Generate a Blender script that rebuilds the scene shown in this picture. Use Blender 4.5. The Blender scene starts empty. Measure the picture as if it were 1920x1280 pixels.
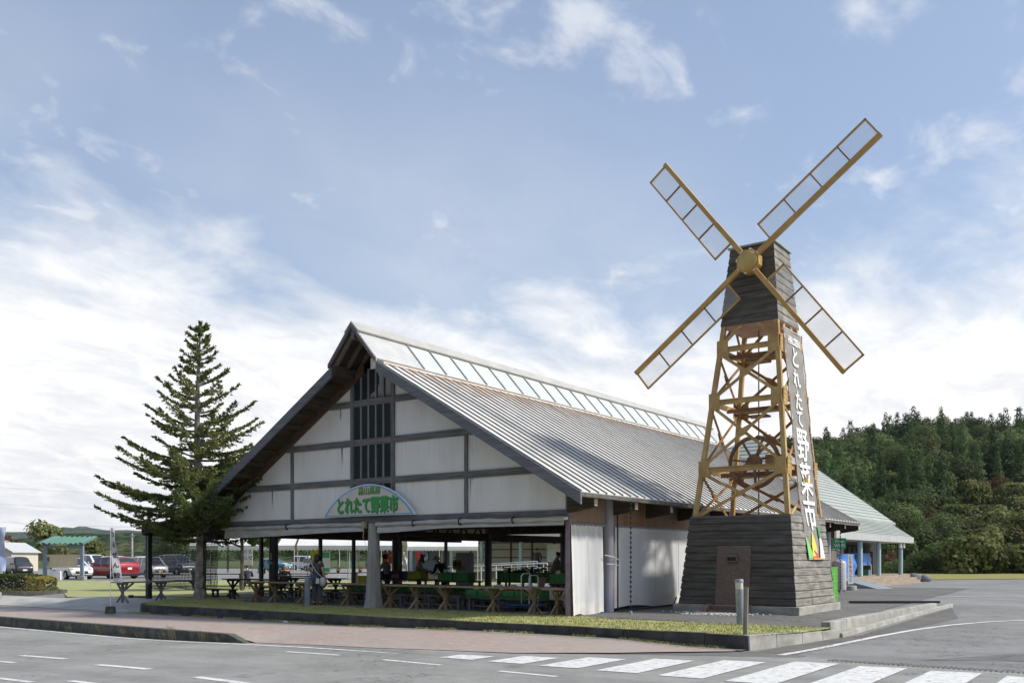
import bpy, bmesh, math, random
from mathutils import Vector, Matrix, noise
R=math.radians
D=bpy.data; SC=bpy.context.scene; COL=SC.collection
random.seed(7)
# ---------------------------------------------------------------- camera / sun / sky / exposure
FPX=1728.16; YAW=.6269; CX,CY,CZ=12.583,-19.804,1.45
cam=D.objects.new('camera',D.cameras.new('camera')); COL.objects.link(cam); SC.camera=cam
cam.location=(CX,CY,CZ); cam.rotation_euler=(R(90),0,YAW)
cam.data.sensor_width=36; cam.data.lens=FPX/1920*36; cam.data.shift_y=407.3/1920
cam.data.clip_start=.1; cam.data.clip_end=20000
SUNDIR=Vector((.80,.50,0)).normalized()*math.cos(R(43)); SUNDIR.z=math.sin(R(43))
sun=D.objects.new('sun',D.lights.new('sun','SUN')); COL.objects.link(sun)
sun.data.energy=2.3; sun.data.angle=R(6); sun.data.color=(1,.95,.87)
sun.rotation_euler=SUNDIR.to_track_quat('Z','Y').to_euler(); sun.location=(40,-40,60)
SC.view_settings.view_transform='Standard'; SC.view_settings.look='None'; SC.view_settings.gamma=1
SC.view_settings.exposure=1.02
W=D.worlds.new('World'); SC.world=W; W.use_nodes=True
def world():
    nt=W.node_tree; N=nt.nodes; N.clear(); k=nt.links.new
    def nd(t,**a):
        n=N.new(t)
        for x,v in a.items(): setattr(n,x,v)
        return n
    out=nd('ShaderNodeOutputWorld'); bg=nd('ShaderNodeBackground'); bg.inputs[1].default_value=.118
    sky=nd('ShaderNodeTexSky',sky_type='NISHITA'); sky.sun_disc=False; sky.sun_elevation=R(43)
    sky.sun_rotation=math.atan2(SUNDIR.x,SUNDIR.y); sky.dust_density=1.5; sky.air_density=1.0; sky.ozone_density=1.6
    tc=nd('ShaderNodeTexCoord'); sp=nd('ShaderNodeSeparateXYZ'); k(tc.outputs['Generated'],sp.inputs[0])
    def mth(op,a,b=None,c=None,clamp=False):
        n=nd('ShaderNodeMath',operation=op); n.use_clamp=clamp
        for i,x in enumerate((a,b,c)):
            if x is None: continue
            if isinstance(x,(int,float)): n.inputs[i].default_value=x
            else: k(x,n.inputs[i])
        return n.outputs[0]
    def ramp(x,a,b): 
        n=nd('ShaderNodeMapRange',interpolation_type='SMOOTHSTEP'); k(x,n.inputs[0]); n.inputs[1].default_value=a; n.inputs[2].default_value=b
        return n.outputs[0]
    zc=mth('MAXIMUM',sp.outputs[2],.0); zz=mth('ADD',zc,.22)
    cb=nd('ShaderNodeCombineXYZ'); k(mth('DIVIDE',sp.outputs[0],zz),cb.inputs[0]); k(mth('DIVIDE',sp.outputs[1],zz),cb.inputs[1])
    def nz(scale,det,rough,loc,dist=0,sc=(1,1,1),rot=0):
        m=nd('ShaderNodeMapping'); k(cb.outputs[0],m.inputs[0]); m.inputs[1].default_value=loc; m.inputs[3].default_value=sc; m.inputs[2].default_value=(0,0,rot)
        n=nd('ShaderNodeTexNoise'); k(m.outputs[0],n.inputs[0]); n.inputs['Scale'].default_value=scale; n.inputs['Detail'].default_value=det
        n.inputs['Roughness'].default_value=rough; n.inputs['Distortion'].default_value=dist; return n.outputs[0]
    big=nz(1.15,3,.5,(3.1,1.7,0),.3)
    wisp=nz(4.1,9,.58,(4.2,2.1,0),.35,(1.0,.75,1),R(25))
    fine=nz(7.5,7,.66,(9,2,0),.5,(1,.6,1),R(-20))
    veil=nz(.8,4,.5,(7,3.3,0),.4)
    # bank of cloud low over the horizon
    low=mth('ADD',zc,mth('MULTIPLY',mth('SUBTRACT',mth('ADD',mth('MULTIPLY',wisp,.65),mth('MULTIPLY',big,.35)),.5),-.55))
    bank=mth('SUBTRACT',1.0,ramp(low,.17,.37))
    mid=nz(8.5,8,.58,(2.2,7.1,0),.4,(1.0,.75,1),R(30)); w=mth('ADD',mth('MULTIPLY',wisp,.42),mth('ADD',mth('MULTIPLY',mid,.50),mth('MULTIPLY',big,.26)))
    puffs=mth('MULTIPLY',ramp(w,.585,.74),.62)
    vl=mth('MULTIPLY',ramp(veil,.40,.72),mth('MULTIPLY',ramp(zc,.75,.25),.34))
    c=mth('MAXIMUM',mth('MULTIPLY',bank,.96),mth('MAXIMUM',puffs,vl))
    hz=mth('SUBTRACT',1.0,ramp(zc,-.02,.20)); c=mth('MAXIMUM',c,mth('MULTIPLY',hz,.9))
    ccol=nd('ShaderNodeMix',data_type='RGBA'); k(mth('MULTIPLY',ramp(fine,.35,.65),ramp(zc,.6,.1)),ccol.inputs[0])
    ccol.inputs[6].default_value=(3.95,3.98,4.1,1); ccol.inputs[7].default_value=(5.2,5.1,4.95,1)
    # lift and grey the clear sky a little, it is seen through thin high cloud
    base=nd('ShaderNodeMix',data_type='RGBA'); base.inputs[0].default_value=.58; k(sky.outputs[0],base.inputs[6]); base.inputs[7].default_value=(1.30,1.60,2.15,1)
    mx=nd('ShaderNodeMix',data_type='RGBA'); k(c,mx.inputs[0]); k(base.outputs[2],mx.inputs[6]); k(ccol.outputs[2],mx.inputs[7])
    k(mx.outputs[2],bg.inputs[0]); k(bg.outputs[0],out.inputs[0])
world()
# ---------------------------------------------------------------- layout helpers
_ca,_sa=math.cos(YAW),math.sin(YAW)
def view(X,Y): return (CX+X*_ca-Y*_sa, CY+X*_sa+Y*_ca)          # metres right of / in front of the camera -> scene
def sm(x,a,b):
    t=min(1,max(0,(x-a)/(b-a))); return t*t*(3-2*t)
def lerp(a,b,t): return a+(b-a)*t
def zr(x): return -.5+.2*sm(x,-9,1.5)
def zg(x,y):                                                     # terrain height
    yb=lerp(1.0,12.0,sm(x,3,7)); return lerp(zr(x),0,sm(y,-6.4,yb))
def zs(x,y):                                                     # pavement height
    r=sm(x,-5.0,-4.1)*sm(-y,4.3,6.5); g=zg(x,y)+.008
    return max(lerp(-.25,g,r),g)
# ---------------------------------------------------------------- materials
MATS={}
def nodes(name):
    m=D.materials.new(name); m.use_nodes=True; nt=m.node_tree; b=nt.nodes['Principled BSDF']; return m,nt,b
def mat(name,c1,c2=None,rough=.7,scale=(5,5,5),det=5,lo=.35,hi=.65,bump=0,metal=0,c3=None,s3=(.7,.7,.7),a3=.5,r3_=(.5,.68),bs=None,dist=0,spec=None,coat=0):
    """two tones mixed by noise, a third large scale stain, optional bump"""
    if name in MATS: return MATS[name]
    m,nt,b=nodes(name); k=nt.links.new; N=nt.nodes
    b.inputs['Roughness'].default_value=rough; b.inputs['Metallic'].default_value=metal
    if spec is not None: b.inputs['Specular IOR Level'].default_value=spec
    if coat: b.inputs['Coat Weight'].default_value=coat; b.inputs['Coat Roughness'].default_value=.06
    tc=N.new('ShaderNodeTexCoord')
    def nz(sc,det,dist=0):
        mp=N.new('ShaderNodeMapping'); mp.inputs[3].default_value=sc; k(tc.outputs['Object'],mp.inputs[0])
        n=N.new('ShaderNodeTexNoise'); n.inputs['Scale'].default_value=1; n.inputs['Detail'].default_value=det; n.inputs['Distortion'].default_value=dist
        k(mp.outputs[0],n.inputs[0]); return n.outputs[0]
    if c2 is None: b.inputs['Base Color'].default_value=(*c1,1)
    else:
        n=nz(scale,det,dist); mr=N.new('ShaderNodeMapRange'); mr.inputs[1].default_value=lo; mr.inputs[2].default_value=hi; k(n,mr.inputs[0])
        mx=N.new('ShaderNodeMix'); mx.data_type='RGBA'; k(mr.outputs[0],mx.inputs[0]); mx.inputs[6].default_value=(*c1,1); mx.inputs[7].default_value=(*c2,1)
        o=mx.outputs[2]
        if c3 is not None:
            n3=nz(s3,4); r3=N.new('ShaderNodeMapRange'); r3.inputs[1].default_value=r3_[0]; r3.inputs[2].default_value=r3_[1]; r3.inputs[4].default_value=a3; k(n3,r3.inputs[0])
            m3=N.new('ShaderNodeMix'); m3.data_type='RGBA'; k(r3.outputs[0],m3.inputs[0]); k(o,m3.inputs[6]); m3.inputs[7].default_value=(*c3,1); o=m3.outputs[2]
        k(o,b.inputs['Base Color'])
    if bump:
        nb=nz(bs or scale,6); bp=N.new('ShaderNodeBump'); bp.inputs['Strength'].default_value=bump; bp.inputs['Distance'].default_value=.02
        k(nb,bp.inputs['Height']); k(bp.outputs[0],b.inputs['Normal'])
    MATS[name]=m; return m
def col(name,c,rough=.6,metal=0,coat=0):
    k=tuple(x*.82 for x in c)
    return mat(name,c,k,rough,(9,9,9),4,.3,.7,0,metal,coat=coat)
def timber(name,c1,c2,axis,c3=None,a3=.4,rough=.85):
    s=[26,26,26]; s[axis]=1.3
    return mat(name,c1,c2,rough,tuple(s),6,.3,.7,.35,c3=c3,s3=(1.2,1.2,1.2),a3=a3,spec=.2)
GREYW=[timber('grey timber %d'%i,(.10,.098,.100),(.20,.195,.192),i,(.30,.29,.28),.25) for i in range(3)]
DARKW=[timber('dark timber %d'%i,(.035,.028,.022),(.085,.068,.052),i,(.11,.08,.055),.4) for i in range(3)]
PLASTER=mat('plaster',(.74,.73,.70),(.79,.78,.755),.8,(1.5,1.5,.35),5,c3=(.60,.585,.55),s3=(1.1,1.1,.4),a3=.45)
ROOFM=mat('galvanised roof',(.60,.585,.55),(.69,.675,.64),.45,(.6,3,3),5,c3=(.48,.475,.46),s3=(.5,.7,.7),a3=.6)
RIBM=mat('roof ribs',(.15,.148,.145),(.23,.228,.22),.6,(3,3,3))
RUSTM=mat('rusted metal',(.38,.20,.10),(.60,.50,.40),.8,(1.6,5,1.6),5,.4,.62,c3=(.25,.11,.05),s3=(3,6,3),a3=.6)
CONC=mat('concrete',(.27,.265,.24),(.42,.41,.375),.85,(3,3,3),7,c3=(.2,.2,.18),s3=(1.5,1.5,4),a3=.5,bump=.2,bs=(40,40,40))
MOSSC=mat('mossy concrete',(.055,.056,.046),(.13,.128,.11),.9,(4,4,4),7,c3=(.06,.065,.055),s3=(1.6,1.6,5),a3=.6,bump=.3,bs=(40,40,40))
OCHRE=mat('ochre paint',(.42,.245,.06),(.50,.30,.085),.5,(3,3,3),5,c3=(.33,.17,.05),s3=(2,2,2),a3=.4,coat=.1)
OCHRE2=mat('ochre steel',(.39,.25,.085),(.50,.34,.13),.6,(4,4,4),6,c3=(.30,.135,.045),s3=(1.5,1.5,1.5),a3=.55)
RUSTB=mat('rust brown steel',(.17,.085,.045),(.28,.145,.07),.7,(4,4,4),6)
BLACK=col('black',(.025,.025,.027),.5); WHITE=mat('white paint',(.78,.78,.77),(.70,.70,.69),.55,(2,2,2))
GLASSD=mat('dark glass',(.022,.032,.042),None,.04,spec=.6)
STEEL=mat('grey steel',(.20,.23,.27),(.26,.29,.33),.5,(6,6,6),c3=(.33,.35,.37),s3=(3,3,3),a3=.5)
# ---------------------------------------------------------------- mesh builder
class M:
    def __init__(s): s.v=[]; s.f=[]; s.mi=[]; s.m=0
    def face(s,pts):
        i=len(s.v); s.v+= [tuple(p) for p in pts]; s.f.append(tuple(range(i,i+len(pts)))); s.mi.append(s.m)
    def add(s,vs,fs):
        i=len(s.v); s.v+=[tuple(p) for p in vs]
        for f in fs: s.f.append(tuple(j+i for j in f)); s.mi.append(s.m)
        return s
    def box(s,x0,x1,y0,y1,z0,z1):
        return s.add([(x0,y0,z0),(x1,y0,z0),(x1,y1,z0),(x0,y1,z0),(x0,y0,z1),(x1,y0,z1),(x1,y1,z1),(x0,y1,z1)],
              [(0,3,2,1),(4,5,6,7),(0,1,5,4),(1,2,6,5),(2,3,7,6),(3,0,4,7)])
    def beam(s,p,q,w,h,up=(0,0,1)):
        p=Vector(p);q=Vector(q);d=(q-p).normalized();u=Vector(up)
        r=d.cross(u)
        if r.length<1e-4: r=d.cross(Vector((0,1,0)))
        r.normalize(); u=r.cross(d).normalized(); r=r*w/2; u=u*h/2
        vs=[p-r-u,p+r-u,p+r+u,p-r+u,q-r-u,q+r-u,q+r+u,q-r+u]
        return s.add(vs,[(0,1,2,3),(7,6,5,4),(0,4,5,1),(1,5,6,2),(2,6,7,3),(3,7,4,0)])
    def tube(s,pts,r,n=8,cap=True):
        P=[Vector(p) for p in pts]; rs=r if isinstance(r,(list,tuple)) else [r]*len(P); rings=[];vs=[];fs=[]
        ref=None
        for i,p in enumerate(P):
            d=(P[min(i+1,len(P)-1)]-P[max(i-1,0)]).normalized()
            if ref is None: ref=Vector((0,0,1)) if abs(d.z)<.9 else Vector((1,0,0))
            a=d.cross(ref).normalized(); b=d.cross(a).normalized(); ref=b.cross(d) if False else ref
            for k in range(n):
                t=2*math.pi*k/n; vs.append(p+(a*math.cos(t)+b*math.sin(t))*rs[i])
        for i in range(len(P)-1):
            for k in range(n):
                k2=(k+1)%n; fs.append((i*n+k,i*n+k2,(i+1)*n+k2,(i+1)*n+k))
        if cap: fs.append(tuple(range(n-1,-1,-1))); fs.append(tuple((len(P)-1)*n+k for k in range(n)))
        return s.add(vs,fs)
    def cyl(s,x,y,z0,z1,r0,r1=None,n=20): return s.tube([(x,y,z0),(x,y,z1)],[r0,r0 if r1 is None else r1],n)
    def prism(s,poly,a,b):
        """poly moved by a, extruded to poly moved by b"""
        a=Vector(a); b=Vector(b); n=len(poly); vs=[Vector(p)+a for p in poly]+[Vector(p)+b for p in poly]
        fs=[tuple(range(n-1,-1,-1)),tuple(range(n,2*n))]+[(i,(i+1)%n,n+(i+1)%n,n+i) for i in range(n)]
        return s.add(vs,fs)
    def grid(s,P):
        """P[i][j] points"""
        a=len(P);b=len(P[0]); vs=[p for r in P for p in r]
        return s.add(vs,[(i*b+j,(i+1)*b+j,(i+1)*b+j+1,i*b+j+1) for i in range(a-1) for j in range(b-1)])
    def ball(s,c,r,n=10,m=7,sq=(1,1,1)):
        P=[[(c[0]+r*sq[0]*math.sin(math.pi*i/m)*math.cos(2*math.pi*j/n),c[1]+r*sq[1]*math.sin(math.pi*i/m)*math.sin(2*math.pi*j/n),c[2]+r*sq[2]*math.cos(math.pi*i/m)) for j in range(n+1)] for i in range(m+1)]
        return s.grid(P)
    def mesh(s,name,mats,smooth=False,merge=False,shift=None,bevel=0):
        me=D.meshes.new(name); vs=s.v if shift is None else [(a-shift[0],b-shift[1],c-shift[2]) for a,b,c in s.v]
        me.from_pydata(vs,[],s.f)
        for m_ in (mats if isinstance(mats,(list,tuple)) else [mats]): me.materials.append(m_)
        if isinstance(mats,(list,tuple)): me.polygons.foreach_set('material_index',s.mi)
        bm=bmesh.new(); bm.from_mesh(me)
        if merge: bmesh.ops.remove_doubles(bm,verts=bm.verts,dist=1e-4)
        if not s.__dict__.get('open'): bmesh.ops.recalc_face_normals(bm,faces=bm.faces)
        if bevel: bmesh.ops.bevel(bm,geom=[e for e in bm.edges if len(e.link_faces)==2 and e.calc_face_angle(0)>.6],offset=bevel,segments=2,affect='EDGES',profile=.5)
        bm.to_mesh(me); bm.free()
        if smooth:
            me.polygons.foreach_set('use_smooth',[True]*len(me.polygons))
            if smooth!='all':
                try: me.set_sharp_from_angle(angle=R(40))
                except Exception: pass
        me.update(); return me
def tag(o,label=None,cat=None,group=None,kind=None):
    if label: o['label']=label
    if cat: o['category']=cat
    if group: o['group']=group
    if kind: o['kind']=kind
    return o
def link(name,me,parent=None,loc=(0,0,0)):
    o=D.objects.new(name,me); COL.objects.link(o); o.parent=parent; o.location=loc; return o
def thing(name,label,cat,loc=(0,0,0),rz=0,group=None):
    o=D.objects.new(name,None); COL.objects.link(o); o.location=loc; o.rotation_euler=(0,0,rz); o.empty_display_size=.2
    return tag(o,label,cat,group)
def part(name,m,mt,parent,smooth=False,bevel=0,label=None,world=False,merge=False):
    """world=True: m is in scene coordinates, the parent's base is taken off"""
    sh=None
    if world:
        q=parent; sh=Vector((0,0,0))
        while q: sh+=q.location; q=q.parent
    o=link(name,m.mesh(name,mt,smooth,merge,sh,bevel),parent); 
    if label:o['label']=label
    return o
def solo(name,m,mt,label,cat,loc=(0,0,0),rz=0,group=None,smooth=False,bevel=0,kind=None,world=False,merge=False):
    o=link(name,m.mesh(name,mt,smooth,merge,Vector(loc) if world else None,bevel),None,loc); o.rotation_euler=(0,0,rz)
    return tag(o,label,cat,group,kind)
def struct(name,m,mt,**k): return tag(link(name,m.mesh(name,mt,**k)),kind='structure')
def copy_tree(o,parent=None):
    c=o.copy(); COL.objects.link(c); c.parent=parent
    for ch in list(o.children): copy_tree(ch,c)
    return c
def txt(body,size,bold=0,spacing=1.0,align='CENTER',line=1.0):
    """verts, faces of a text outline, flat in xy"""
    cu=D.curves.new('lettering','FONT'); cu.body=body; cu.size=size; cu.offset=bold; cu.space_character=spacing; cu.space_line=line
    cu.align_x=align; cu.resolution_u=3; cu.fill_mode='BOTH'
    o=D.objects.new('lettering',cu); COL.objects.link(o); bpy.context.view_layer.update()
    me=D.meshes.new_from_object(o.evaluated_get(bpy.context.evaluated_depsgraph_get()))
    v=[tuple(p.co) for p in me.vertices]; f=[tuple(p.vertices) for p in me.polygons]
    D.objects.remove(o); D.curves.remove(cu); D.meshes.remove(me); return v,f
def lettering(m,body,size,fn,bold=0,**k):
    v,f=txt(body,size,0,**k); m.open=True
    o=Vector(fn(0,0)); nr=(Vector(fn(.01,0))-o).cross(Vector(fn(0,.01))-o).normalized()
    for i,(a,b) in enumerate([(0,0)] if not bold else [(0,0),(bold,0),(-bold,0),(0,bold*.7),(0,-bold*.7)]):
        m.add([Vector(fn(p[0]+a,p[1]+b))+nr*.0007*i for p in v],f)
# ================================================================ SETTING
def asphalt(name,base,patch=None):
    m,nt,b=nodes(name); k=nt.links.new; N=nt.nodes
    tc=N.new('ShaderNodeTexCoord')
    def nz(s,d,r=.6):
        n=N.new('ShaderNodeTexNoise'); n.inputs['Scale'].default_value=s; n.inputs['Detail'].default_value=d; n.inputs['Roughness'].default_value=r; k(tc.outputs['Object'],n.inputs[0]); return n.outputs[0]
    def mr(x,a,c,lo,hi):
        n=N.new('ShaderNodeMapRange'); k(x,n.inputs[0]); n.inputs[1].default_value=a; n.inputs[2].default_value=c; n.inputs[3].default_value=lo; n.inputs[4].default_value=hi; return n.outputs[0]
    f=mr(nz(60,6,.8),.3,.7,.62,1.4); g=mr(nz(.35,6,.7),.35,.65,.80,1.14); h=mr(nz(3,7,.75),.3,.7,.88,1.12)
    mpp=N.new('ShaderNodeMapping'); mpp.inputs[3].default_value=(.10,1.3,1); k(tc.outputs['Object'],mpp.inputs[0]); tn=N.new('ShaderNodeTexNoise'); tn.inputs['Scale'].default_value=.8; tn.inputs['Detail'].default_value=6; k(mpp.outputs[0],tn.inputs[0])
    tr_=mr(tn.outputs[0],.35,.65,.86,1.08); g0=g; gg=N.new('ShaderNodeMath'); gg.operation='MULTIPLY'; k(g0,gg.inputs[0]); k(tr_,gg.inputs[1]); g=gg.outputs[0]
    ol=mr(nz(1.1,3,.5),.70,.76,1,.72); g2=N.new('ShaderNodeMath'); g2.operation='MULTIPLY'; k(g,g2.inputs[0]); k(ol,g2.inputs[1]); g=g2.outputs[0]
    mu=N.new('ShaderNodeMath'); mu.operation='MULTIPLY'; k(f,mu.inputs[0]); k(g,mu.inputs[1])
    mu2=N.new('ShaderNodeMath'); mu2.operation='MULTIPLY'; k(mu.outputs[0],mu2.inputs[0]); k(h,mu2.inputs[1])
    # cracks
    v=N.new('ShaderNodeTexVoronoi'); v.feature='DISTANCE_TO_EDGE'; v.inputs['Scale'].default_value=.22
    dn=N.new('ShaderNodeTexNoise'); dn.inputs['Scale'].default_value=1.3; dn.inputs['Detail'].default_value=6; k(tc.outputs['Object'],dn.inputs[0])
    mx0=N.new('ShaderNodeMix'); mx0.data_type='VECTOR'; mx0.inputs[0].default_value=.45; k(tc.outputs['Object'],mx0.inputs[4]); 
    sc=N.new('ShaderNodeVectorMath'); sc.operation='SCALE'; sc.inputs[3].default_value=9; k(dn.outputs['Color'],sc.inputs[0]); k(sc.outputs[0],mx0.inputs[5]); k(mx0.outputs[1],v.inputs[0])
    cr=mr(v.outputs[0],.0,.009,.42,1)
    mu3=N.new('ShaderNodeMath'); mu3.operation='MULTIPLY'; k(mu2.outputs[0],mu3.inputs[0]); k(cr,mu3.inputs[1])
    vm=N.new('ShaderNodeVectorMath'); vm.operation='SCALE'; vm.inputs[0].default_value=base; k(mu3.outputs[0],vm.inputs[3])
    k(vm.outputs[0],b.inputs['Base Color']); b.inputs['Roughness'].default_value=.85; b.inputs['Specular IOR Level'].default_value=.3
    bp=N.new('ShaderNodeBump'); bp.inputs['Strength'].default_value=.25; bp.inputs['Distance'].default_value=.01; k(nz(90,4,.7),bp.inputs['Height']); k(bp.outputs[0],b.inputs['Normal'])
    return m
ASPH=asphalt('road asphalt',(.25,.248,.234)); ASPH2=asphalt('dark old asphalt',(.145,.142,.134)); ASPH3=asphalt('car park asphalt',(.215,.216,.210))
ROADP=mat('worn road paint',(.66,.66,.645),(.50,.50,.485),.75,(7,7,7),8,.42,.66,c3=(.24,.235,.225),s3=(8,8,8),a3=.75,r3_=(.62,.66))
PAVE=mat('grey paving',(.36,.355,.33),(.45,.44,.41),.85,(2,2,2),6,c3=(.24,.24,.22),s3=(.8,.8,.8),a3=.6)
def brickmat():
    m,nt,b=nodes('pink paving blocks'); k=nt.links.new; N=nt.nodes
    tc=N.new('ShaderNodeTexCoord'); mp=N.new('ShaderNodeMapping'); k(tc.outputs['Object'],mp.inputs[0])
    br=N.new('ShaderNodeTexBrick'); k(mp.outputs[0],br.inputs[0]); br.inputs['Scale'].default_value=1; br.inputs['Brick Width'].default_value=.21; br.inputs['Row Height'].default_value=.105
    br.inputs['Mortar Size'].default_value=.006; br.inputs['Color1'].default_value=(.33,.245,.215,1); br.inputs['Color2'].default_value=(.40,.31,.275,1); br.inputs['Mortar'].default_value=(.27,.22,.20,1); br.inputs['Bias'].default_value=0
    n=N.new('ShaderNodeTexNoise'); n.inputs['Scale'].default_value=.6; n.inputs['Detail'].default_value=7; k(tc.outputs['Object'],n.inputs[0])
    mr=N.new('ShaderNodeMapRange'); mr.inputs[1].default_value=.35; mr.inputs[2].default_value=.7; mr.inputs[4].default_value=.75; k(n.outputs[0],mr.inputs[0])
    mx=N.new('ShaderNodeMix'); mx.data_type='RGBA'; k(mr.outputs[0],mx.inputs[0]); k(br.outputs[0],mx.inputs[6]); mx.inputs[7].default_value=(.31,.29,.26,1)
    k(mx.outputs[2],b.inputs['Base Color']); b.inputs['Roughness'].default_value=.85
    return m
BRICK=brickmat()
def grassmat(name,a,b_,c):
    return mat(name,a,b_,.9,(1.7,1.7,1.7),8,.35,.62,c3=c,s3=(.8,.8,.8),a3=.75,bump=.5,bs=(45,45,45),spec=.1)
TURF=grassmat('lawn turf',(.28,.305,.12),(.38,.385,.17),(.42,.37,.21))
TURF2=grassmat('sunlit lawn turf',(.27,.295,.125),(.335,.35,.165),(.36,.34,.19))
MEAD=grassmat('meadow',(.20,.22,.07),(.27,.26,.09),(.24,.19,.09))
def strip(A,B,off=0,n=1,h=zg,seg=None):
    """sheet between two xy polylines of equal length, laid on the terrain"""
    m=M(); m.open=True
    def dens(P):
        o=[]
        for i in range(len(P)-1):
            k=max(1,int(math.dist(P[i],P[i+1])/.5)) if seg is None else seg
            k=kk[i]
            for j in range(k): t=j/k; o.append((lerp(P[i][0],P[i+1][0],t),lerp(P[i][1],P[i+1][1],t)))
        o.append(P[-1]); return o
    kk=[min(80,max(1,int(max(math.dist(A[i],A[i+1]),math.dist(B[i],B[i+1]))/.6))) for i in range(len(A)-1)]
    a=dens(A);b=dens(B)
    nn=max(1,min(60,int(max(math.dist(p,q) for p,q in zip(a,b))/.6))) if n==0 else n
    P=[[ (lerp(p[0],q[0],j/nn),lerp(p[1],q[1],j/nn),h(lerp(p[0],q[0],j/nn),lerp(p[1],q[1],j/nn))+off) for j in range(nn+1)] for p,q in zip(a,b)]
    m.grid(P); return m
# base ground sheet reaching the horizon
def ground():
    xs=[-6000,-2500,-1200,-600,-300,-150,-90,-60]+[-50+i*2 for i in range(12)]+[-26+i*.75 for i in range(62)]+[22,26,32,40,60,100,200,500,1500,4000]
    ys=[-4000,-1500,-500,-150,-60,-30,-22,-18,-14,-11,-9]+[-8+i*.5 for i in range(52)]+[20,24,30,40,60,90,140,250,500,1000,2500,6000]
    m=M(); m.open=True; m.grid([[(x,y,zg(x,y)) for y in ys] for x in xs]); return m
struct('ground',ground(),ASPH3)
# the road in front and the entrance apron
struct('road',strip([(-90,-6.85),(-30,-6.85),(-4.2,-6.85),(-.3,-6.7),(2.6,-6.05),(4.23,-5.15),(5.67,-3.92),(6.2,-3.3),(7.6,-3.75),(10.7,-3.85),(40,-3.9)],[(-90,-22),(-30,-22),(-4.2,-22),(-.3,-22),(2.6,-22),(4.23,-22),(5.67,-22),(6.2,-22),(7.6,-22),(10.7,-22),(40,-22)],.004,0),ASPH)
struct('asphalt_patch',strip([(4.2,-5.1),(5.6,-3.85),(6.15,-3.3)],[(7.2,-3.75),(7.2,-3.6),(7.2,-3.4)],.007,0),ASPH2)
struct('entrance_apron',strip([(6.2,-3.28),(6.45,-1.4),(7.0,.8),(7.1,10)],[(7.0,-3.3),(7.0,-1.4),(7.4,.8),(8.0,6)],.004,0),ASPH2)
struct('service_yard',strip([(.1,.05),(6.3,.05)],[(.1,30),(4.2,30)],.012,0),ASPH2)
struct('patched_asphalt',strip([(9,-3),(12,-1.6),(20,-1)],[(12.5,2.2),(15,3),(22,2.5)],.004,0),asphalt('newer asphalt',(.160,.160,.156)))
# road markings
def mark(name,pts_a,pts_b,off=.010): struct(name,strip(pts_a,pts_b,off),ROADP)
mark('road_edge_line',[(-60,-6.98),(-12,-6.98),(-4.3,-6.98),(-.7,-7.15),(.9,-7.25)],[(-60,-7.12),(-12,-7.12),(-4.3,-7.12),(-.7,-7.28),(.9,-7.30)])
for i,(a,b,y) in enumerate([(-1.3,.2,-8.02),(1.4,2.75,-8.18),(4.0,5.1,-8.3),(6.4,7.6,-8.4),(8.9,10.0,-8.5)]): mark('road_dash',[(a,y-.06),(b,y-.1)],[(a,y+.06),(b,y+.02)])
for a,b,y in [(-9.2,-7.6,-10.5),(-5.96,-4.2,-10.75),(-2.4,-.8,-11.2),(.8,2.3,-11.5),(3.9,5.5,-11.8)]: mark('centre_dash',[(a,y-.08),(b,y-.12)],[(a,y+.08),(b,y+.04)])
for a,b,y in [(-7.5,-4.35,-11.6),(-2.4,-.75,-13.1),(-.45,2.6,-12.75)]: mark('hatching_line',[(a,y-.06),(b,y-.1)],[(a,y+.06),(b,y+.02)])
for i in range(8):
    x=1.95+i*1.07; ya=-6.75+min(i,5.2)*.47
    if i>5: ya=-4.42
    mark('zebra_stripe',[(x+.02,-7.36),(x+.72,-7.30)],[(x+.02,ya),(x+.72,ya+.12)],.012)
for i in range(8,13):
    x=1.95+i*1.07; mark('zebra_stripe',[(x,-7.36),(x+.62,-7.36)],[(x,-4.45),(x+.62,-4.45)],.012)
L=[(6.70,-3.55),(6.88,-2.6),(7.02,-1.5),(7.30,.59),(7.62,2.3),(8.12,4.0),(8.75,5.3),(9.5,6.3),(10.6,7.2),(13,8.3)]
mark('entrance_line',L,[(x+.15-max(0,(y-2)*.012),y-max(0,(y-1)*.018)) for x,y in L],.010)
mark('parking_line',[(5,18.0),(9,24.2)],[(5.1,17.9),(9.1,24.1)])
mark('parking_line',[(-1,30.0),(8,31.2)],[(-1,29.9),(8,31.1)])
# drain grating across the entrance
gm=M()
for i in range(118):
    x=7.75+i*.075; gm.beam((x,-3.98,zg(x,-3.9)+.012),(x+.07,-3.70,zg(x,-3.9)+.012),.024,.014)
tag(link('drain_grate',gm.mesh('drain_grate',mat('drain iron',(.10,.10,.098),(.2,.198,.19),.8,(9,9,9)))),'long slotted drain grating sunk across the entrance','drain')
# pavement of pink blocks
struct('pavement',strip([(-60,-3.45),(-14,-3.45),(-4.75,-3.45),(-.3,-3.45),(2.6,-3.45),(4.2,-3.45),(5.2,-3.45),(5.9,-3.45)],[(-60,-6.58),(-14,-6.58),(-4.6,-6.60),(-.3,-6.6),(2.6,-5.98),(4.2,-5.1),(5.2,-4.25),(5.9,-3.62)],.0,0,zs),BRICK)
struct('pavement_border',strip([(-60,-3.37),(-14,-3.37),(6.0,-3.37)],[(-60,-3.45),(-14,-3.45),(6.0,-3.45)],.006,1,zs),CONC)
struct('verge',strip([(-14.4,-3.14),(6.0,-3.14)],[(-14.4,-3.37),(6.0,-3.37)],.002,1,zs),mat('verge soil',(.10,.105,.06),(.17,.17,.12),.95,(3,3,3),6))
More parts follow.
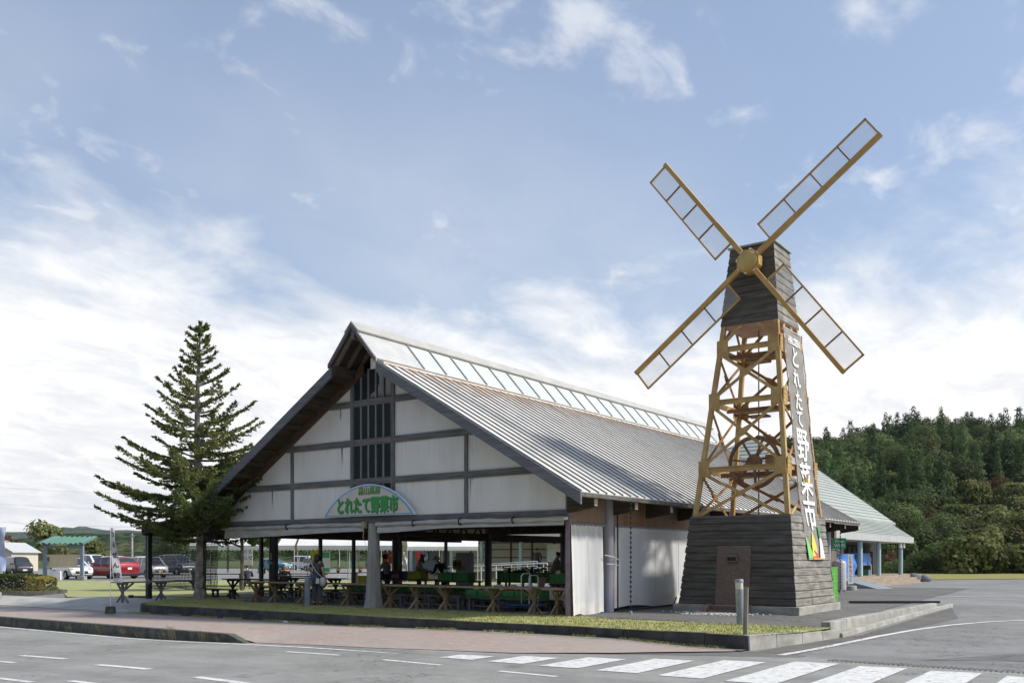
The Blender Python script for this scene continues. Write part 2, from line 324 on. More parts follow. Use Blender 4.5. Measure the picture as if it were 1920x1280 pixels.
# grey paved drive left of the island
struct('paved_drive',strip([(-60,-3.36),(-28,-3.36),(-22,-3.36),(-17,-3.36),(-14.0,-3.36)],[(-60,-1.5),(-28,-1.5),(-21.6,-1.6),(-16.9,1.6),(-14.0,1.6)],.010,0,lambda x,y:max(zg(x,y),-.25*sm(-y,1,3.3))),PAVE)
struct('drive_line',strip([(-17.0,-3.3),(-15.2,-2.4),(-14.4,-1.9)],[(-17.0,-3.2),(-15.2,-2.3),(-14.4,-1.8)],.018,1,lambda x,y:max(zg(x,y),-.25*sm(-y,1,3.3))),CONC)
# road kerb on the left, tapered at its end
m=M()
for i in range(36):
    x0=-4.75-i*.6*2; x1=x0-1.19
    m.add([(x0,-6.80,-.55),(x1,-6.80,-.55),(x1,-6.58,-.55),(x0,-6.58,-.55),(x0,-6.77,-.235),(x1,-6.77,-.235),(x1,-6.58,-.235),(x0,-6.58,-.235)],[(0,3,2,1),(4,5,6,7),(0,1,5,4),(1,2,6,5),(2,3,7,6),(3,0,4,7)])
m.add([(-4.75,-6.80,-.55),(-4.1,-6.78,-.5),(-4.1,-6.58,-.5),(-4.75,-6.58,-.55),(-4.75,-6.77,-.235),(-4.18,-6.77,-.40),(-4.18,-6.58,-.40),(-4.75,-6.58,-.235)],[(0,1,2,3),(4,7,6,5),(0,4,5,1),(1,5,6,2),(2,6,7,3),(3,7,4,0)])
struct('road_kerb',m,MOSSC,bevel=.015)
# raised lawn island before the market
ISL=[(6.05,-3.16),(6.5,-1.5),(6.66,-.4),(6.62,-.05),(4.2,-.10),(1.3,-.25),(1.0,.10),(-12.5,.10),(-13.6,.25),(-15.2,.75),(-15.9,.1),(-15.75,-1.2),(-15.1,-2.2),(-14.35,-2.85),(-13.6,-3.16)]
def mound(x,y): return .13*max(0,1-math.hypot(x+15.0,y+.2)/2.4)**1.3
def island():
    m=M(); m.open=True
    import mathutils.geometry as G
    xs=[-16+i*.3 for i in range(77)]; ys=[-3.16+i*.17 for i in range(25)]
    def inside(x,y):
        c=False
        for i in range(len(ISL)):
            (a,b),(p,q)=ISL[i],ISL[i-1]
            if (b>y)!=(q>y) and x<(p-a)*(y-b)/(q-b)+a: c=not c
        return c
    pts=[(x,y) for x in xs for y in ys if inside(x,y) and min(math.dist((x,y),p) for p in ISL)>.12]
    n=len(ISL); bd=[Vector(p) for p in ISL]
    v,e,f,_,_,_=G.delaunay_2d_cdt(bd+[Vector(p) for p in pts],[(i,(i+1)%n) for i in range(n)],[],1,1e-4)
    m.add([(p.x,p.y,-.008+mound(p.x,p.y)+.02*(noise.noise(Vector((p.x*1.3,p.y*1.3,0)))) if i>=0 else 0) for i,p in enumerate(v)],f)
    return m,inside
im,INS=island(); struct('lawn_strip',im,TURF,smooth='all')
def kerb(path,w,zb,zt,mt,name,seglen=.9,inner=1):
    """row of kerb stones along a path, with open joints"""
    m=M(); acc=0
    for (a,b),(c,d) in zip(path,path[1:]):
        L_=math.dist((a,b),(c,d)); n=max(1,round(L_/seglen)); dx,dy=(c-a)/L_,(d-b)/L_; nx,ny=-dy*inner,dx*inner
        for i in range(n):
            t0,t1=i/n*L_+.004,(i+1)/n*L_-.004
            for_=[]
            P=[(a+dx*t0,b+dy*t0),(a+dx*t1,b+dy*t1)]
            j=random.uniform(-.006,.006)
            vs=[]
            for (x,y) in P:
                b_=zb(x,y) if callable(zb) else zb; t_=zt(x,y) if callable(zt) else zt
                vs+= [(x,y,b_),(x+nx*w,y+ny*w,b_),(x+nx*w,y+ny*w,t_+j),(x+nx*.02,y+ny*.02,t_+j)]
            m.add(vs,[(0,1,2,3),(7,6,5,4),(0,4,5,1),(1,5,6,2),(2,6,7,3),(3,7,4,0)])
    return struct(name,m,mt,bevel=.012)
kerb([(-13.6,-3.19),(6.03,-3.19)],.16,-.42,.015,mat('dark kerb stone',(.038,.038,.035),(.085,.083,.076),.9,(3,3,3),7,c3=(.025,.025,.022),s3=(1.6,3,5),a3=.6,bump=.3,bs=(40,40,40)),'front_kerb')
kerb([(-15.8,-1.2),(-15.2,-2.2),(-14.75,-2.65),(-14.3,-2.95),(-13.9,-3.12),(-13.6,-3.19)],.16,-.42,.015,MATS['dark kerb stone'],'front_kerb',.4)
kerb([(6.06,-3.19),(6.5,-1.5),(6.78,.2)],.16,-.42,lambda x,y:.015-.06*sm(y,-3,.2),CONC,'side_kerb')
kerb([(6.82,.1),(7.05,10.6)],.15,-.3,lambda x,y:zg(x,y)+.10,CONC,'side_kerb')
kerb([(6.55,.15),(6.56,10.8)],.22,-.3,lambda x,y:.10,CONC,'raised_kerb',1.2)
# building floor, lawns behind
m=M(); m.box(-14.2,.25,.16,22.6,-.3,.004); m.box(-18.0,-14.2,-.2,18,-.3,.004)
struct('market_floor',m,mat('concrete floor',(.13,.13,.125),(.2,.195,.185),.8,(1.5,1.5,1.5),6))
struct('side_lawn',strip([(-22.3,-1.0),(-16.9,1.7),(-18.05,4),(-18.05,30)],[(-47,11.2),(-40,18),(-34,24),(-28,34)],.02,0,lambda x,y:max(zg(x,y),-.03)),TURF2)
struct('lawn_edge',strip([(-22.3,-1.15),(-16.8,1.55)],[(-22.35,-1.0),(-16.9,1.7)],.05,1),MATS['verge soil'])
v=lambda X,Y:view(X,Y)
struct('far_verge',strip([v(25,63),v(30,64),v(42,68),v(70,74)],[v(10,88),v(32,90),v(55,93),v(100,96)],.03,0),MEAD)
struct('far_field',strip([v(-900,150),v(0,140),v(250,97),v(900,120)],[v(-2600,900),v(0,900),v(1000,900),v(3000,900)],.05,12),grassmat('far field',(.045,.07,.022),(.075,.095,.035),(.10,.09,.05)))
# gravel at the windmill foot: uncountable
m=M(); m.open=False
for i in range(420):
    x=random.gauss(2.7,.55); y=random.uniform(2.75,3.3)
    if random.random()<.35: y=random.uniform(2.2,3.4); x=random.uniform(2,3.6)
    r=random.uniform(.02,.055); m.ball((x,y,.02),r,5,3,(1,random.uniform(.7,1.2),.6))
tag(link('pebbles',m.mesh('pebbles',mat('pebbles',(.42,.40,.35),(.62,.6,.54),.8,(12,12,12)))),'loose pale pebbles scattered at the windmill steps','pebbles',kind='stuff')
# grass blades
def blades(name,n,fn,h,mt,label,seed):
    rnd=random.Random(seed); m=M(); m.open=True
    for i in range(n):
        p=fn(rnd)
        if not p: continue
        x,y,z=p; a=rnd.uniform(0,6.28); w=rnd.uniform(.006,.014); hh=h*rnd.uniform(.5,1.5); lx,ly=rnd.uniform(-.02,.02),rnd.uniform(-.02,.02)
        m.face([(x-w*math.cos(a),y-w*math.sin(a),z),(x+w*math.cos(a),y+w*math.sin(a),z),(x+lx,y+ly,z+hh)])
    return tag(link(name,m.mesh(name,mt)),label,'grass',kind='stuff')
GB=mat('grass blades',(.31,.335,.115),(.44,.425,.185),.8,(2,2,2),6,.4,.6,c3=(.46,.39,.20),s3=(1,1,1),a3=.8,spec=.1)
def gi(r):
    x=r.uniform(-16,6.7); y=r.uniform(-3.1,.7)
    if not INS(x,y): return None
    return (x,y,-.01+mound(x,y))
blades('grass',42000,gi,.03,GB,'short green grass of the narrow lawn before the market',1)
def ge(r):
    x=r.uniform(-14,6); 
    return (x,r.gauss(-3.0,.03) if r.random()<.5 else r.gauss(-3.24,.035),(.0 if False else -.01)) if r.random()<.5 else (x,-3.22-abs(r.gauss(0,.05)),zs(x,-3.3))
blades('edge_grass',5000,lambda r:(lambda x:(x,-3.21-abs(r.gauss(0,.05)),zs(x,-3.3)) if noise.noise(Vector((x*.9,3,0)))>-.05 else None)(r.uniform(-14.4,5.9)),.045,GB,'thin grass growing along the foot of the dark kerb',2)
# dry weeds in the gutter
wm=mat('dry weed',(.42,.36,.17),(.27,.27,.11),.9,(9,9,9))
for wx,n,hh in [(-11.4,9,.22),(-10.0,16,.34),(-8.75,14,.22),(-8.1,9,.16),(-7.1,12,.26),(-6.75,26,.38),(-5.55,16,.30),(-5.1,8,.14)]:
    m=M(); m.open=True
    for i in range(n):
        a=random.uniform(0,6.28); l=hh*random.uniform(.6,1.15); bx=wx+random.uniform(-.16,.16); dx=random.uniform(-.5,.5)*l; dy=-random.uniform(0,.35)*l
        p=[Vector((bx,-6.83,zr(wx))),Vector((bx+dx*.35,-6.85+dy*.4,zr(wx)+l*.7)),Vector((bx+dx,-6.86+dy,zr(wx)+l*.85))]
        for q,r_ in zip(p,p[1:]): m.add([q+Vector((-.003,0,0)),q+Vector((.003,0,0)),r_+Vector((.002,0,0)),r_+Vector((-.002,0,0))],[(0,1,2,3)])
        for k in range(7):
            c=p[1].lerp(p[2],random.uniform(-.6,1)); d=Vector((random.uniform(-.06,.06),random.uniform(-.03,.03),random.uniform(-.02,.04))); m.face([c,c+d+Vector((.004,0,.003)),c+d*1.3])
    ob=tag(link('dry_weed',m.mesh('dry_weed',wm)),'dry yellow weed growing in the gutter against the road kerb','weed','weeds along the road kerb')
# ---------------------------------------------------------------- hills
def forest_mat(name,c1,c2,c3,s):
    m,nt,b=nodes(name); k=nt.links.new; N=nt.nodes
    tc=N.new('ShaderNodeTexCoord')
    vo=N.new('ShaderNodeTexVoronoi'); vo.inputs['Scale'].default_value=s; k(tc.outputs['Object'],vo.inputs[0])
    n=N.new('ShaderNodeTexNoise'); n.inputs['Scale'].default_value=s*.12; n.inputs['Detail'].default_value=8; k(tc.outputs['Object'],n.inputs[0])
    mx=N.new('ShaderNodeMix'); mx.data_type='RGBA'; mx.inputs[6].default_value=(*c1,1); mx.inputs[7].default_value=(*c2,1)
    mr=N.new('ShaderNodeMapRange'); mr.inputs[1].default_value=.42; mr.inputs[2].default_value=.6; k(n.outputs[0],mr.inputs[0]); k(mr.outputs[0],mx.inputs[0])
    m2=N.new('ShaderNodeMix'); m2.data_type='RGBA'; k(mx.outputs[2],m2.inputs[6]); m2.inputs[7].default_value=(*c3,1)
    sp=N.new('ShaderNodeSeparateColor'); k(vo.outputs['Color'],sp.inputs[0]); mr2=N.new('ShaderNodeMapRange'); mr2.inputs[1].default_value=.4; mr2.inputs[4].default_value=.8; k(sp.outputs[0],mr2.inputs[0]); k(mr2.outputs[0],m2.inputs[0])
    k(m2.outputs[2],b.inputs['Base Color']); b.inputs['Roughness'].default_value=1; b.inputs['Specular IOR Level'].default_value=0
    bp=N.new('ShaderNodeBump'); bp.inputs['Strength'].default_value=1; bp.inputs['Distance'].default_value=.9/s; bp.invert=True; k(vo.outputs['Distance'],bp.inputs['Height']); k(bp.outputs[0],b.inputs['Normal'])
    return m
def ridge(name,D0,D1,D2,prof,mt,bump,bs,nx=220,nd=30,label=None):
    """hill range: prof gives the skyline height at each sideways tangent"""
    m=M(); m.open=True; P=[]
    ks=[p[0] for p in prof]
    def top(k):
        for (a,ha),(b,hb) in zip(prof,prof[1:]):
            if a<=k<=b: return lerp(ha,hb,sm(k,a,b))
        return 0
    for i in range(nx+1):
        k=lerp(ks[0],ks[-1],i/nx); row=[]
        for j in range(nd+1):
            t=j/nd; d=lerp(D0,D2,t); tt=(D1-D0)/(D2-D0)
            s=sm(t,0,tt) if t<tt else 1-sm(t,tt,1)*.5
            X=k*D1*(1+(t-tt)*.35); x,y=view(X,d)
            h=top(k)*D1*s
            h+=bump*s*noise.fractal(Vector((x/bs,y/bs,3)),1,2,5)
            row.append((x,y,max(-3,h) if s>0.02 else -3))
        P.append(row)
    m.grid(P); return struct(name,m,mt,smooth='all')
T_=lambda u:(u-960)/FPX
Hh=lambda v_:(1047.3-v_)/FPX
FG=forest_mat('far forest',(.030,.055,.024),(.085,.085,.042),(.014,.030,.014),.11)
ridge('far_hill',560,900,1500,[(T_(-700),Hh(1030)),(T_(-250),Hh(1015)),(T_(40),Hh(1014)),(T_(85),Hh(1006)),(T_(130),Hh(999)),(T_(170),Hh(997)),(T_(215),Hh(999)),(T_(250),Hh(996)),(T_(300),Hh(1000)),(T_(450),Hh(1003)),(T_(700),Hh(1010)),(T_(1100),Hh(1020)),(T_(1500),Hh(1030)),(T_(1800),0)],FG,1.1,15,520,70)
FB=forest_mat('distant forest',(.030,.058,.024),(.06,.075,.035),(.02,.04,.016),.02)
ridge('distant_mountains',3200,4600,6500,[(T_(-1400),Hh(1010)),(T_(-500),Hh(1000)),(T_(-100),Hh(995)),(T_(0),Hh(996)),(T_(50),Hh(997)),(T_(95),Hh(999)),(T_(115),Hh(996)),(T_(134),Hh(988)),(T_(152),Hh(990)),(T_(166),Hh(986.5)),(T_(182),Hh(990)),(T_(205),Hh(993)),(T_(235),Hh(992)),(T_(320),Hh(1000)),(T_(700),Hh(1005)),(T_(1500),Hh(1005)),(T_(2600),Hh(1005))],FB,9,260,700,30)
# near wooded hill on the right
def hillz(X,Y):
    side=sm(X,18,48); a=lerp(23.6,27.6,sm(X/Y,.31,.46)); base=a*side*sm(Y,88,222)*(1-.35*sm(Y,270,420))
    return base+1.6*side*noise.noise(Vector((X/23,Y/23,1)))*sm(Y,92,120)-.6*(1-sm(Y,88,96))
m=M(); m.open=True
m.grid([[(*view(X,Y),hillz(X,Y)) for Y in [84+i*5 for i in range(68)]] for X in [6+i*5 for i in range(62)]])
struct('wooded_hill',m,forest_mat('hill undergrowth',(.028,.045,.014),(.07,.085,.028),(.022,.035,.012),1.2),smooth='all')
# the wooded hill across the road, behind the viewer: it shows in the gable windows
m=M(); m.open=True
m.grid([[(-520+i*12,-85-j*8,(66+7*math.sin(i*.21)+6*noise.noise(Vector((i*.17,j*.2,5))))*sm(j,1,18)+2.5*noise.noise(Vector((i*1.3,j*1.1,8)))*sm(j,1,4)-.6) for j in range(40)] for i in range(75)])
struct('opposite_hill',m,forest_mat('opposite hill forest',(.022,.042,.016),(.05,.065,.025),(.016,.028,.010),.16),smooth='all')
# ---------------------------------------------------------------- trees of the hill (shared meshes)
LEAFN={}
def leafmat(name,c1,c2,c3=None,s=(1.1,1.1,1.1),a3=.6):
    m=mat(name,c1,c2,.75,s,5,.35,.65,c3=c3,s3=(.5,.5,.5),a3=a3,spec=.15)
    if not m.get('done'):
        nt=m.node_tree; b=nt.nodes['Principled BSDF']; o=nt.nodes['Material Output']
        tr=nt.nodes.new('ShaderNodeBsdfTranslucent'); mx=nt.nodes.new('ShaderNodeMixShader'); mx.inputs[0].default_value=.36
        src=b.inputs['Base Color'].links[0].from_socket
        oi=nt.nodes.new('ShaderNodeObjectInfo'); hs=nt.nodes.new('ShaderNodeHueSaturation'); mr=nt.nodes.new('ShaderNodeMapRange'); mr.inputs[3].default_value=.60; mr.inputs[4].default_value=1.6
        nt.links.new(oi.outputs['Random'],mr.inputs[0]); nt.links.new(mr.outputs[0],hs.inputs['Value']); nt.links.new(src,hs.inputs['Color'])
        nt.links.new(hs.outputs[0],b.inputs['Base Color']); nt.links.new(hs.outputs[0],tr.inputs[0])
        nt.links.new(b.outputs[0],mx.inputs[1]); nt.links.new(tr.outputs[0],mx.inputs[2]); nt.links.new(mx.outputs[0],o.inputs[0]); m['done']=1
    return m
LC=leafmat('cedar foliage',(.044,.080,.030),(.085,.132,.050),(.12,.145,.065))
LB=leafmat('broad foliage',(.062,.100,.034),(.118,.158,.060),(.19,.18,.085))
LY=leafmat('yellowing foliage',(.085,.11,.034),(.15,.16,.058),(.17,.14,.07))
LR=leafmat('reddish foliage',(.10,.06,.035),(.12,.085,.045))
BARK=mat('bark',(.07,.06,.05),(.13,.115,.095),.95,(6,6,2),6,c3=(.10,.10,.08),s3=(2,2,2),a3=.5,bump=.5,bs=(25,25,12))
def leafquad(m,c,n,s,rnd,asp=.6):
    n=Vector(n)+Vector((rnd.uniform(-.6,.6),rnd.uniform(-.6,.6),rnd.uniform(-.6,.6)));
    if n.length<.01: n=Vector((0,0,1))
    n.normalize(); a=n.cross(Vector((rnd.uniform(-1,1),rnd.uniform(-1,1),rnd.uniform(-1,1)))); a.normalize(); b=n.cross(a)
    a=a*s*.5; b=b*s*asp*.5; c=Vector(c)
    m.face([c-a*.9-b*.5,c-b*.95,c+a-b*.2,c+a*.5+b,c-a*.6+b*.8])
def cedar_mesh(h,r,seed):
    rnd=random.Random(seed); m=M(); m.open=True
    n=int(h*88)
    for i in range(n):
        t=1-rnd.random()**.70*.93; z=h*(.07+.90*t)
        rr=r*(1-t)**.55*(.76+.24*math.sin(t*34+rnd.uniform(-.6,.6)))+.12
        a=rnd.uniform(0,6.283); rad=rr*math.sqrt(rnd.uniform(.45,1.0))*(1+.22*math.sin(a*3+seed)+.15*math.sin(a*5+t*9))
        leafquad(m,(rad*math.cos(a),rad*math.sin(a),z-rad*.22),(math.cos(a),math.sin(a),.55),rnd.uniform(.34,.74)*(.62+.5*(1-t)),rnd)
    m2=m; m2.m=1; m2.tube([(0,0,-1.5),(0,0,h*.3)],[.2,.12],6); return m2
def broad_mesh(h,r,seed,dens=1.0):
    rnd=random.Random(seed); m=M(); m.open=True
    lobes=[(rnd.uniform(-.55,.55)*r,rnd.uniform(-.55,.55)*r,h*rnd.uniform(.42,.86),r*rnd.uniform(.36,.62)) for _ in range(9)]+[(0,0,h*.62,r*.7)]
    for (x,y,z,q) in lobes:
        for i in range(int(105*dens*q)):
            a=rnd.uniform(0,6.283); cz=rnd.uniform(-.75,1); s=math.sqrt(max(0,1-cz*cz)); k=q*rnd.uniform(.72,1.06)
            leafquad(m,(x+k*s*math.cos(a),y+k*s*math.sin(a),z+k*cz*.8),(s*math.cos(a),s*math.sin(a),cz+.4),rnd.uniform(.22,.52),rnd,.8)
    m.m=1; m.tube([(0,0,-1.5),(0,0,h*.35),(.1,0,h*.6)],[.05*r,.038*r,.02*r],7)
    for (x,y,z,q) in lobes[:5]: m.tube([(0,0,h*.33),(x*.6,y*.6,z*.8),(x,y,z)],[.03*r,.017*r,.008*r],5)
    return m
CED=[cedar_mesh(h,r,s).mesh('cedar',[LC,BARK]) for h,r,s in [(13,2.7,1),(11,2.3,2),(14.5,2.6,3),(9.5,2.5,4)]]
BRD=[broad_mesh(h,r,s).mesh('broad_tree',[LB,BARK]) for h,r,s in [(8.5,3.6,11),(7,3.1,12),(10,4.0,13)]]
YEL=[broad_mesh(h,r,s).mesh('autumn_tree',[LY,BARK]) for h,r,s in [(5,2.6,21),(3.6,2.4,22)]]
RED=broad_mesh(7.5,3.2,31).mesh('reddish_tree',[LR,BARK])
rnd=random.Random(5); cand=[]
Y=91.0
while Y<232:
    st=lerp(3.4,4.2,sm(Y,91,200)); X=.285*Y
    while X<.60*Y:
        cand.append((X+rnd.uniform(-1.6,1.6),Y+rnd.uniform(-2,2))); X+=st
    Y+=st*1.12
print('hill trees',len(cand))
cand.sort(key=lambda p:p[1]+(0 if p[0]/p[1]>.3 else 30)); FARW=cand[282:]; cand=cand[:282]
for X,Y in cand:
    z=hillz(X,Y); k=X/Y; u=960+FPX*k; vv=1047-FPX*(z+4)/Y
    nn=noise.noise(Vector((X/16,Y/16,7)))
    yellow=(1790<u<1990 and 885<vv<985)
    foot=Y<118
    small=lerp(.55,1,sm(Y,92,135))
    if yellow: me=rnd.choice(YEL); nm,lb='autumn_tree','low yellowing tree in the bright clearing on the wooded hillside'; sc=rnd.uniform(.7,1.25)
    elif foot and rnd.random()<.75: me=rnd.choice(BRD); nm,lb='broadleaf_tree','dark green rounded tree at the foot of the wooded hill'; sc=rnd.uniform(.42,.68)
    elif nn>-.02 or (vv<830 and u<1640): 
        if rnd.random()<.05 or (abs(u-1585)<22 and vv<815): me=RED; nm,lb='reddish_tree','rounded tree with reddish brown leaves on the wooded hillside'
        else: me=rnd.choice(BRD); nm,lb='broadleaf_tree','rounded green tree standing among the cedars on the wooded hillside'
        sc=rnd.uniform(.60,.85)*small
    else: me=rnd.choice(CED); nm,lb='cedar_tree','tall dark conical cedar on the wooded hillside'; sc=rnd.uniform(.52,.86)*small
    o=link(nm,me,None,(*view(X,Y),z-.3)); o.rotation_euler=(0,0,rnd.uniform(0,6.28)); o.scale=(sc*rnd.uniform(.9,1.15),)*2+(sc,)
    tag(o,lb,'tree','trees of the wooded hillside: '+nm.replace('_',' ')+(' at the foot' if 'foot' in lb else ''))
import numpy as np
VV=[];FF=[];off=0
LOW=[cedar_mesh(h,r,s) for h,r,s in [(12,2.6,51),(10.5,2.5,52)]]+[broad_mesh(8,3.5,53),broad_mesh(9,3.8,54)]
LOW=[(np.array(l.v,dtype=float),l.f) for l in LOW]
for X,Y in FARW:
    nn=noise.noise(Vector((X/16,Y/16,7))); q=rnd.choice(LOW[2:]) if (nn>-.05 or rnd.random()<.35) else rnd.choice(LOW[:2]); a=rnd.uniform(0,6.28); s=rnd.uniform(.5,.84)*(1.0 if q is not LOW[0] else .95)
    v_=q[0]*s; c_,s_=math.cos(a),math.sin(a); x,y=view(X,Y)
    w_=np.stack([v_[:,0]*c_-v_[:,1]*s_+x,v_[:,0]*s_+v_[:,1]*c_+y,v_[:,2]+hillz(X,Y)-.3],1); VV.append(w_); FF+=[tuple(i+off for i in f) for f in q[1]]; off+=len(w_)
print('far wood',len(FARW),off)
if VV:
    me=D.meshes.new('hilltop_wood'); me.from_pydata(np.concatenate(VV).tolist(),[],FF); me.materials.append(mat('far wood leaves',(.040,.068,.028),(.115,.145,.06),.8,(.22,.22,.22),4,.35,.65,c3=(.10,.105,.05),s3=(.08,.08,.08),a3=.5,spec=.1)); tag(link('hilltop_wood',me),'dense mixed wood covering the upper slope and skyline of the right hill','wood',kind='stuff')
# undergrowth under the hill trees: uncountable leaf clumps
m=M(); m.open=True; rnd=random.Random(9)
for i in range(26000):
    Y=91+rnd.random()**1.7*120; X=rnd.uniform(.28,.61)*Y; z=hillz(X,Y); n_=1.2+1.5*max(0,noise.noise(Vector((X/5,Y/5,2))))*2
    leafquad(m,(*view(X,Y),z+rnd.random()*n_*1.3),(-.3,-.6,.7),rnd.uniform(.25,.6)*(.6+Y/260),rnd)
tag(link('undergrowth',m.mesh('undergrowth',LB)),'dense dark bushes and ferns covering the ground of the wooded hill','bushes',kind='stuff')
# ================================================================ MARKET HALL
XL,XC=-13.65,-6.82
YB=22.8; YF=-.96
def zroof(x):                                    # top of the main roof
    return 3.08+(.95-x)*.586 if x>XC else 3.03+(x+14.45)*.592
hall=thing('market_hall','open sided timber market hall with white gable and long ribbed metal roof','market hall',(XC,0,0))
def hp(name,m,mt,parent=None,**k): return part(name,m,mt,parent or hall,world=True,**k)
# gable panels
m=M(); zt=lambda x:zroof(x)-.22
xs=[-13.6,-10.44,-7.71,XC,-6.04,-3.30,-.02]
m.prism([(-13.6,0,2.6),(-.02,0,2.6),(-.02,0,zt(-.02)),(XC,0,min(7.2,zt(XC))),(-13.6,0,zt(-13.6))],(0,0,0),(0,.1,0))
gable=hp('gable_wall',m,PLASTER)
m=M(); m.open=True; rnd=random.Random(6)      # rain and dust streaks that run down from beams
for i in range(150):
    x=rnd.uniform(-13.2,-.3); zt_=rnd.choice((3.665,4.845,6.025)); 
    if -7.8<x<-5.95 or zt_>zroof(x)-.35: continue
    L_=rnd.uniform(.15,.75); w_=rnd.uniform(.006,.03); m.face([(x-w_,-.0015,zt_),(x+w_,-.0015,zt_),(x+w_*.5,-.0015,zt_-L_),(x-w_*.3,-.0015,zt_-L_*.9)])
part('streaks',m,mat('plaster streaks',(.66,.645,.61),(.72,.71,.68),.85,(3,3,3)),gable,world=True)
# horizontal beams
def xat(z,right):                                # x where the wall meets the roof at height z
    zz=z+.22
    return .95-(zz-3.08)/.586 if right else -14.45+(zz-3.03)/.592
for z1,h in [(2.71,.22),(3.86,.19),(5.04,.19),(6.22,.19)]:
    a=max(-13.62,xat(z1,False)) ; b=min(-.01,xat(z1,True))
    if z1<3: a,b=-13.62,-.0
    cut=[(a,-7.775),(-7.645,-6.105),(-5.975,b)] if z1>3 else [(a,b)]
    for p,q in cut:
        m=M(); m.box(p,q,-.055,.0,z1-h,z1); hp('beam',m,GREYW[0],bevel=.008)
for x,z0,z1 in [(-10.44,2.72,4.84),(-3.30,2.72,4.84)]:
    m=M(); m.box(x-.055,x+.055,-.05,.0,z0,3.66); m.box(x-.055,x+.055,-.05,0,3.87,min(z1,zroof(x)-.25)); m.box(x-.055,x+.055,-.048,0,5.05,max(5.06,zroof(x)-.25)); hp('post',m,GREYW[2])
for x in (-7.71,-6.04):
    m=M(); m.box(x-.064,x+.064,-.062,.0,2.72,zroof(x)-.2); hp('post',m,GREYW[2])
# windows: four rows of tall narrow panes
for z0,z1 in [(2.72,3.665),(3.862,4.845),(5.042,6.025),(6.222,7.15)]:
    fr=M(); tops=[]
    for i in range(1,5):
        x=-7.645+i*.308; t=min(z1,zroof(x)-.3); fr.box(x-.026,x+.026,-.05,-.004,z0,t)
    w=hp('window',fr,timber('pale window timber',(.17,.165,.16),(.28,.27,.26),2))
    g=M(); P=[(-7.645,-.012,z0),(-6.105,-.012,z0),(-6.105,-.012,min(z1,zroof(-6.1)-.22)),(XC,-.012,min(z1,zroof(XC+.01)-.25)),(-7.645,-.012,min(z1,zroof(-7.64)-.22))]
    g.face(P); g.open=True; part('pane',g,GLASSD,w,world=True)
# main roof: two slopes with standing ribs
def slope(x0,x1,y0,y1,t=.05):
    m=M(); P=[(x0,0,zroof(x0)),(x1,0,zroof(x1)),(x1,0,zroof(x1)-t),(x0,0,zroof(x0)-t)]
    m.prism(P,(0,y0,0),(0,y1,0)); return m
R0=-5.80
roofR=hp('roof',slope(R0,.95,YF,YB),ROOFM,label='right roof slope of white ribbed sheet metal')
m=M(); n=58; ang=math.atan(.586)
for i in range(n+1):
    y=YF+.03+i*(YB-YF-.06)/n
    m.beam((R0,y,zroof(R0)+.016),(.965,y,zroof(.965)+.016),.045,.04,(0,0,1))
part('rib',m,RIBM,roofR,world=True)
m=M(); rnd=random.Random(3)                     # rust bleeding from the top flashing
for i in range(n):
    y=YF+.03+(i+.5)*(YB-YF-.06)/n
    if i<2: continue
    L0=rnd.uniform(.25,1.1); 
    if rnd.random()<.25: L0*=1.6
    w=.13; m.face([(R0+.02,y-w,zroof(R0+.02)+.006),(R0+L0,y-w*.35,zroof(R0+L0)+.006),(R0+L0*1.15,y,zroof(R0+L0*1.15)+.006),(R0+L0,y+w*.2,zroof(R0+L0)+.006),(R0+.02,y+w,zroof(R0+.02)+.006)])
m.open=True; part('rust_stain',m,RUSTM,roofR,world=True)
m=M(); m.prism([(R0-.06,0,zroof(R0)+.07),(R0+.10,0,zroof(R0+.1)+.075),(R0+.10,0,zroof(R0+.1)+.02),(R0-.06,0,zroof(R0)+.02)],(0,YF+.2,0),(0,YB,0))
part('flashing',m,mat('stained flashing',(.62,.50,.38),(.70,.66,.60),.7,(1,1.2,1)),roofR,world=True)
roofL=hp('roof',slope(-13.92,-7.75,YF,YB),ROOFM,label='left roof slope hidden from the road')
m=M()
for i in range(n+1):
    y=YF+.03+i*(YB-YF-.06)/n; m.beam((-13.92,y,zroof(-13.92)+.02),(-7.75,y,zroof(-7.75)+.02),.04,.045)
part('rib',m,RIBM,roofL,world=True)
# boarding and rafters under the roof
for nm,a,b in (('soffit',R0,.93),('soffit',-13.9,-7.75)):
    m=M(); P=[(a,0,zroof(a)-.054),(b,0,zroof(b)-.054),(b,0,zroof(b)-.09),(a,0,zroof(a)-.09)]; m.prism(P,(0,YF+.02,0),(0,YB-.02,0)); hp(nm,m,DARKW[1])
# purlins that carry the overhang (the stepped ends seen from below)
for i in range(11):
    for sgn in (-1,1):
        x=XC+sgn*(1.25+i*.60)
        if x>.5 or x<-13.85: continue
        z=zroof(x)-.09
        m=M(); m.box(x-.05,x+.05,YF+.07,2.2 if i%3 else YB-.1,z-.13,z-.004); hp('purlin',m,DARKW[1],label='roof purlin end under the overhang')
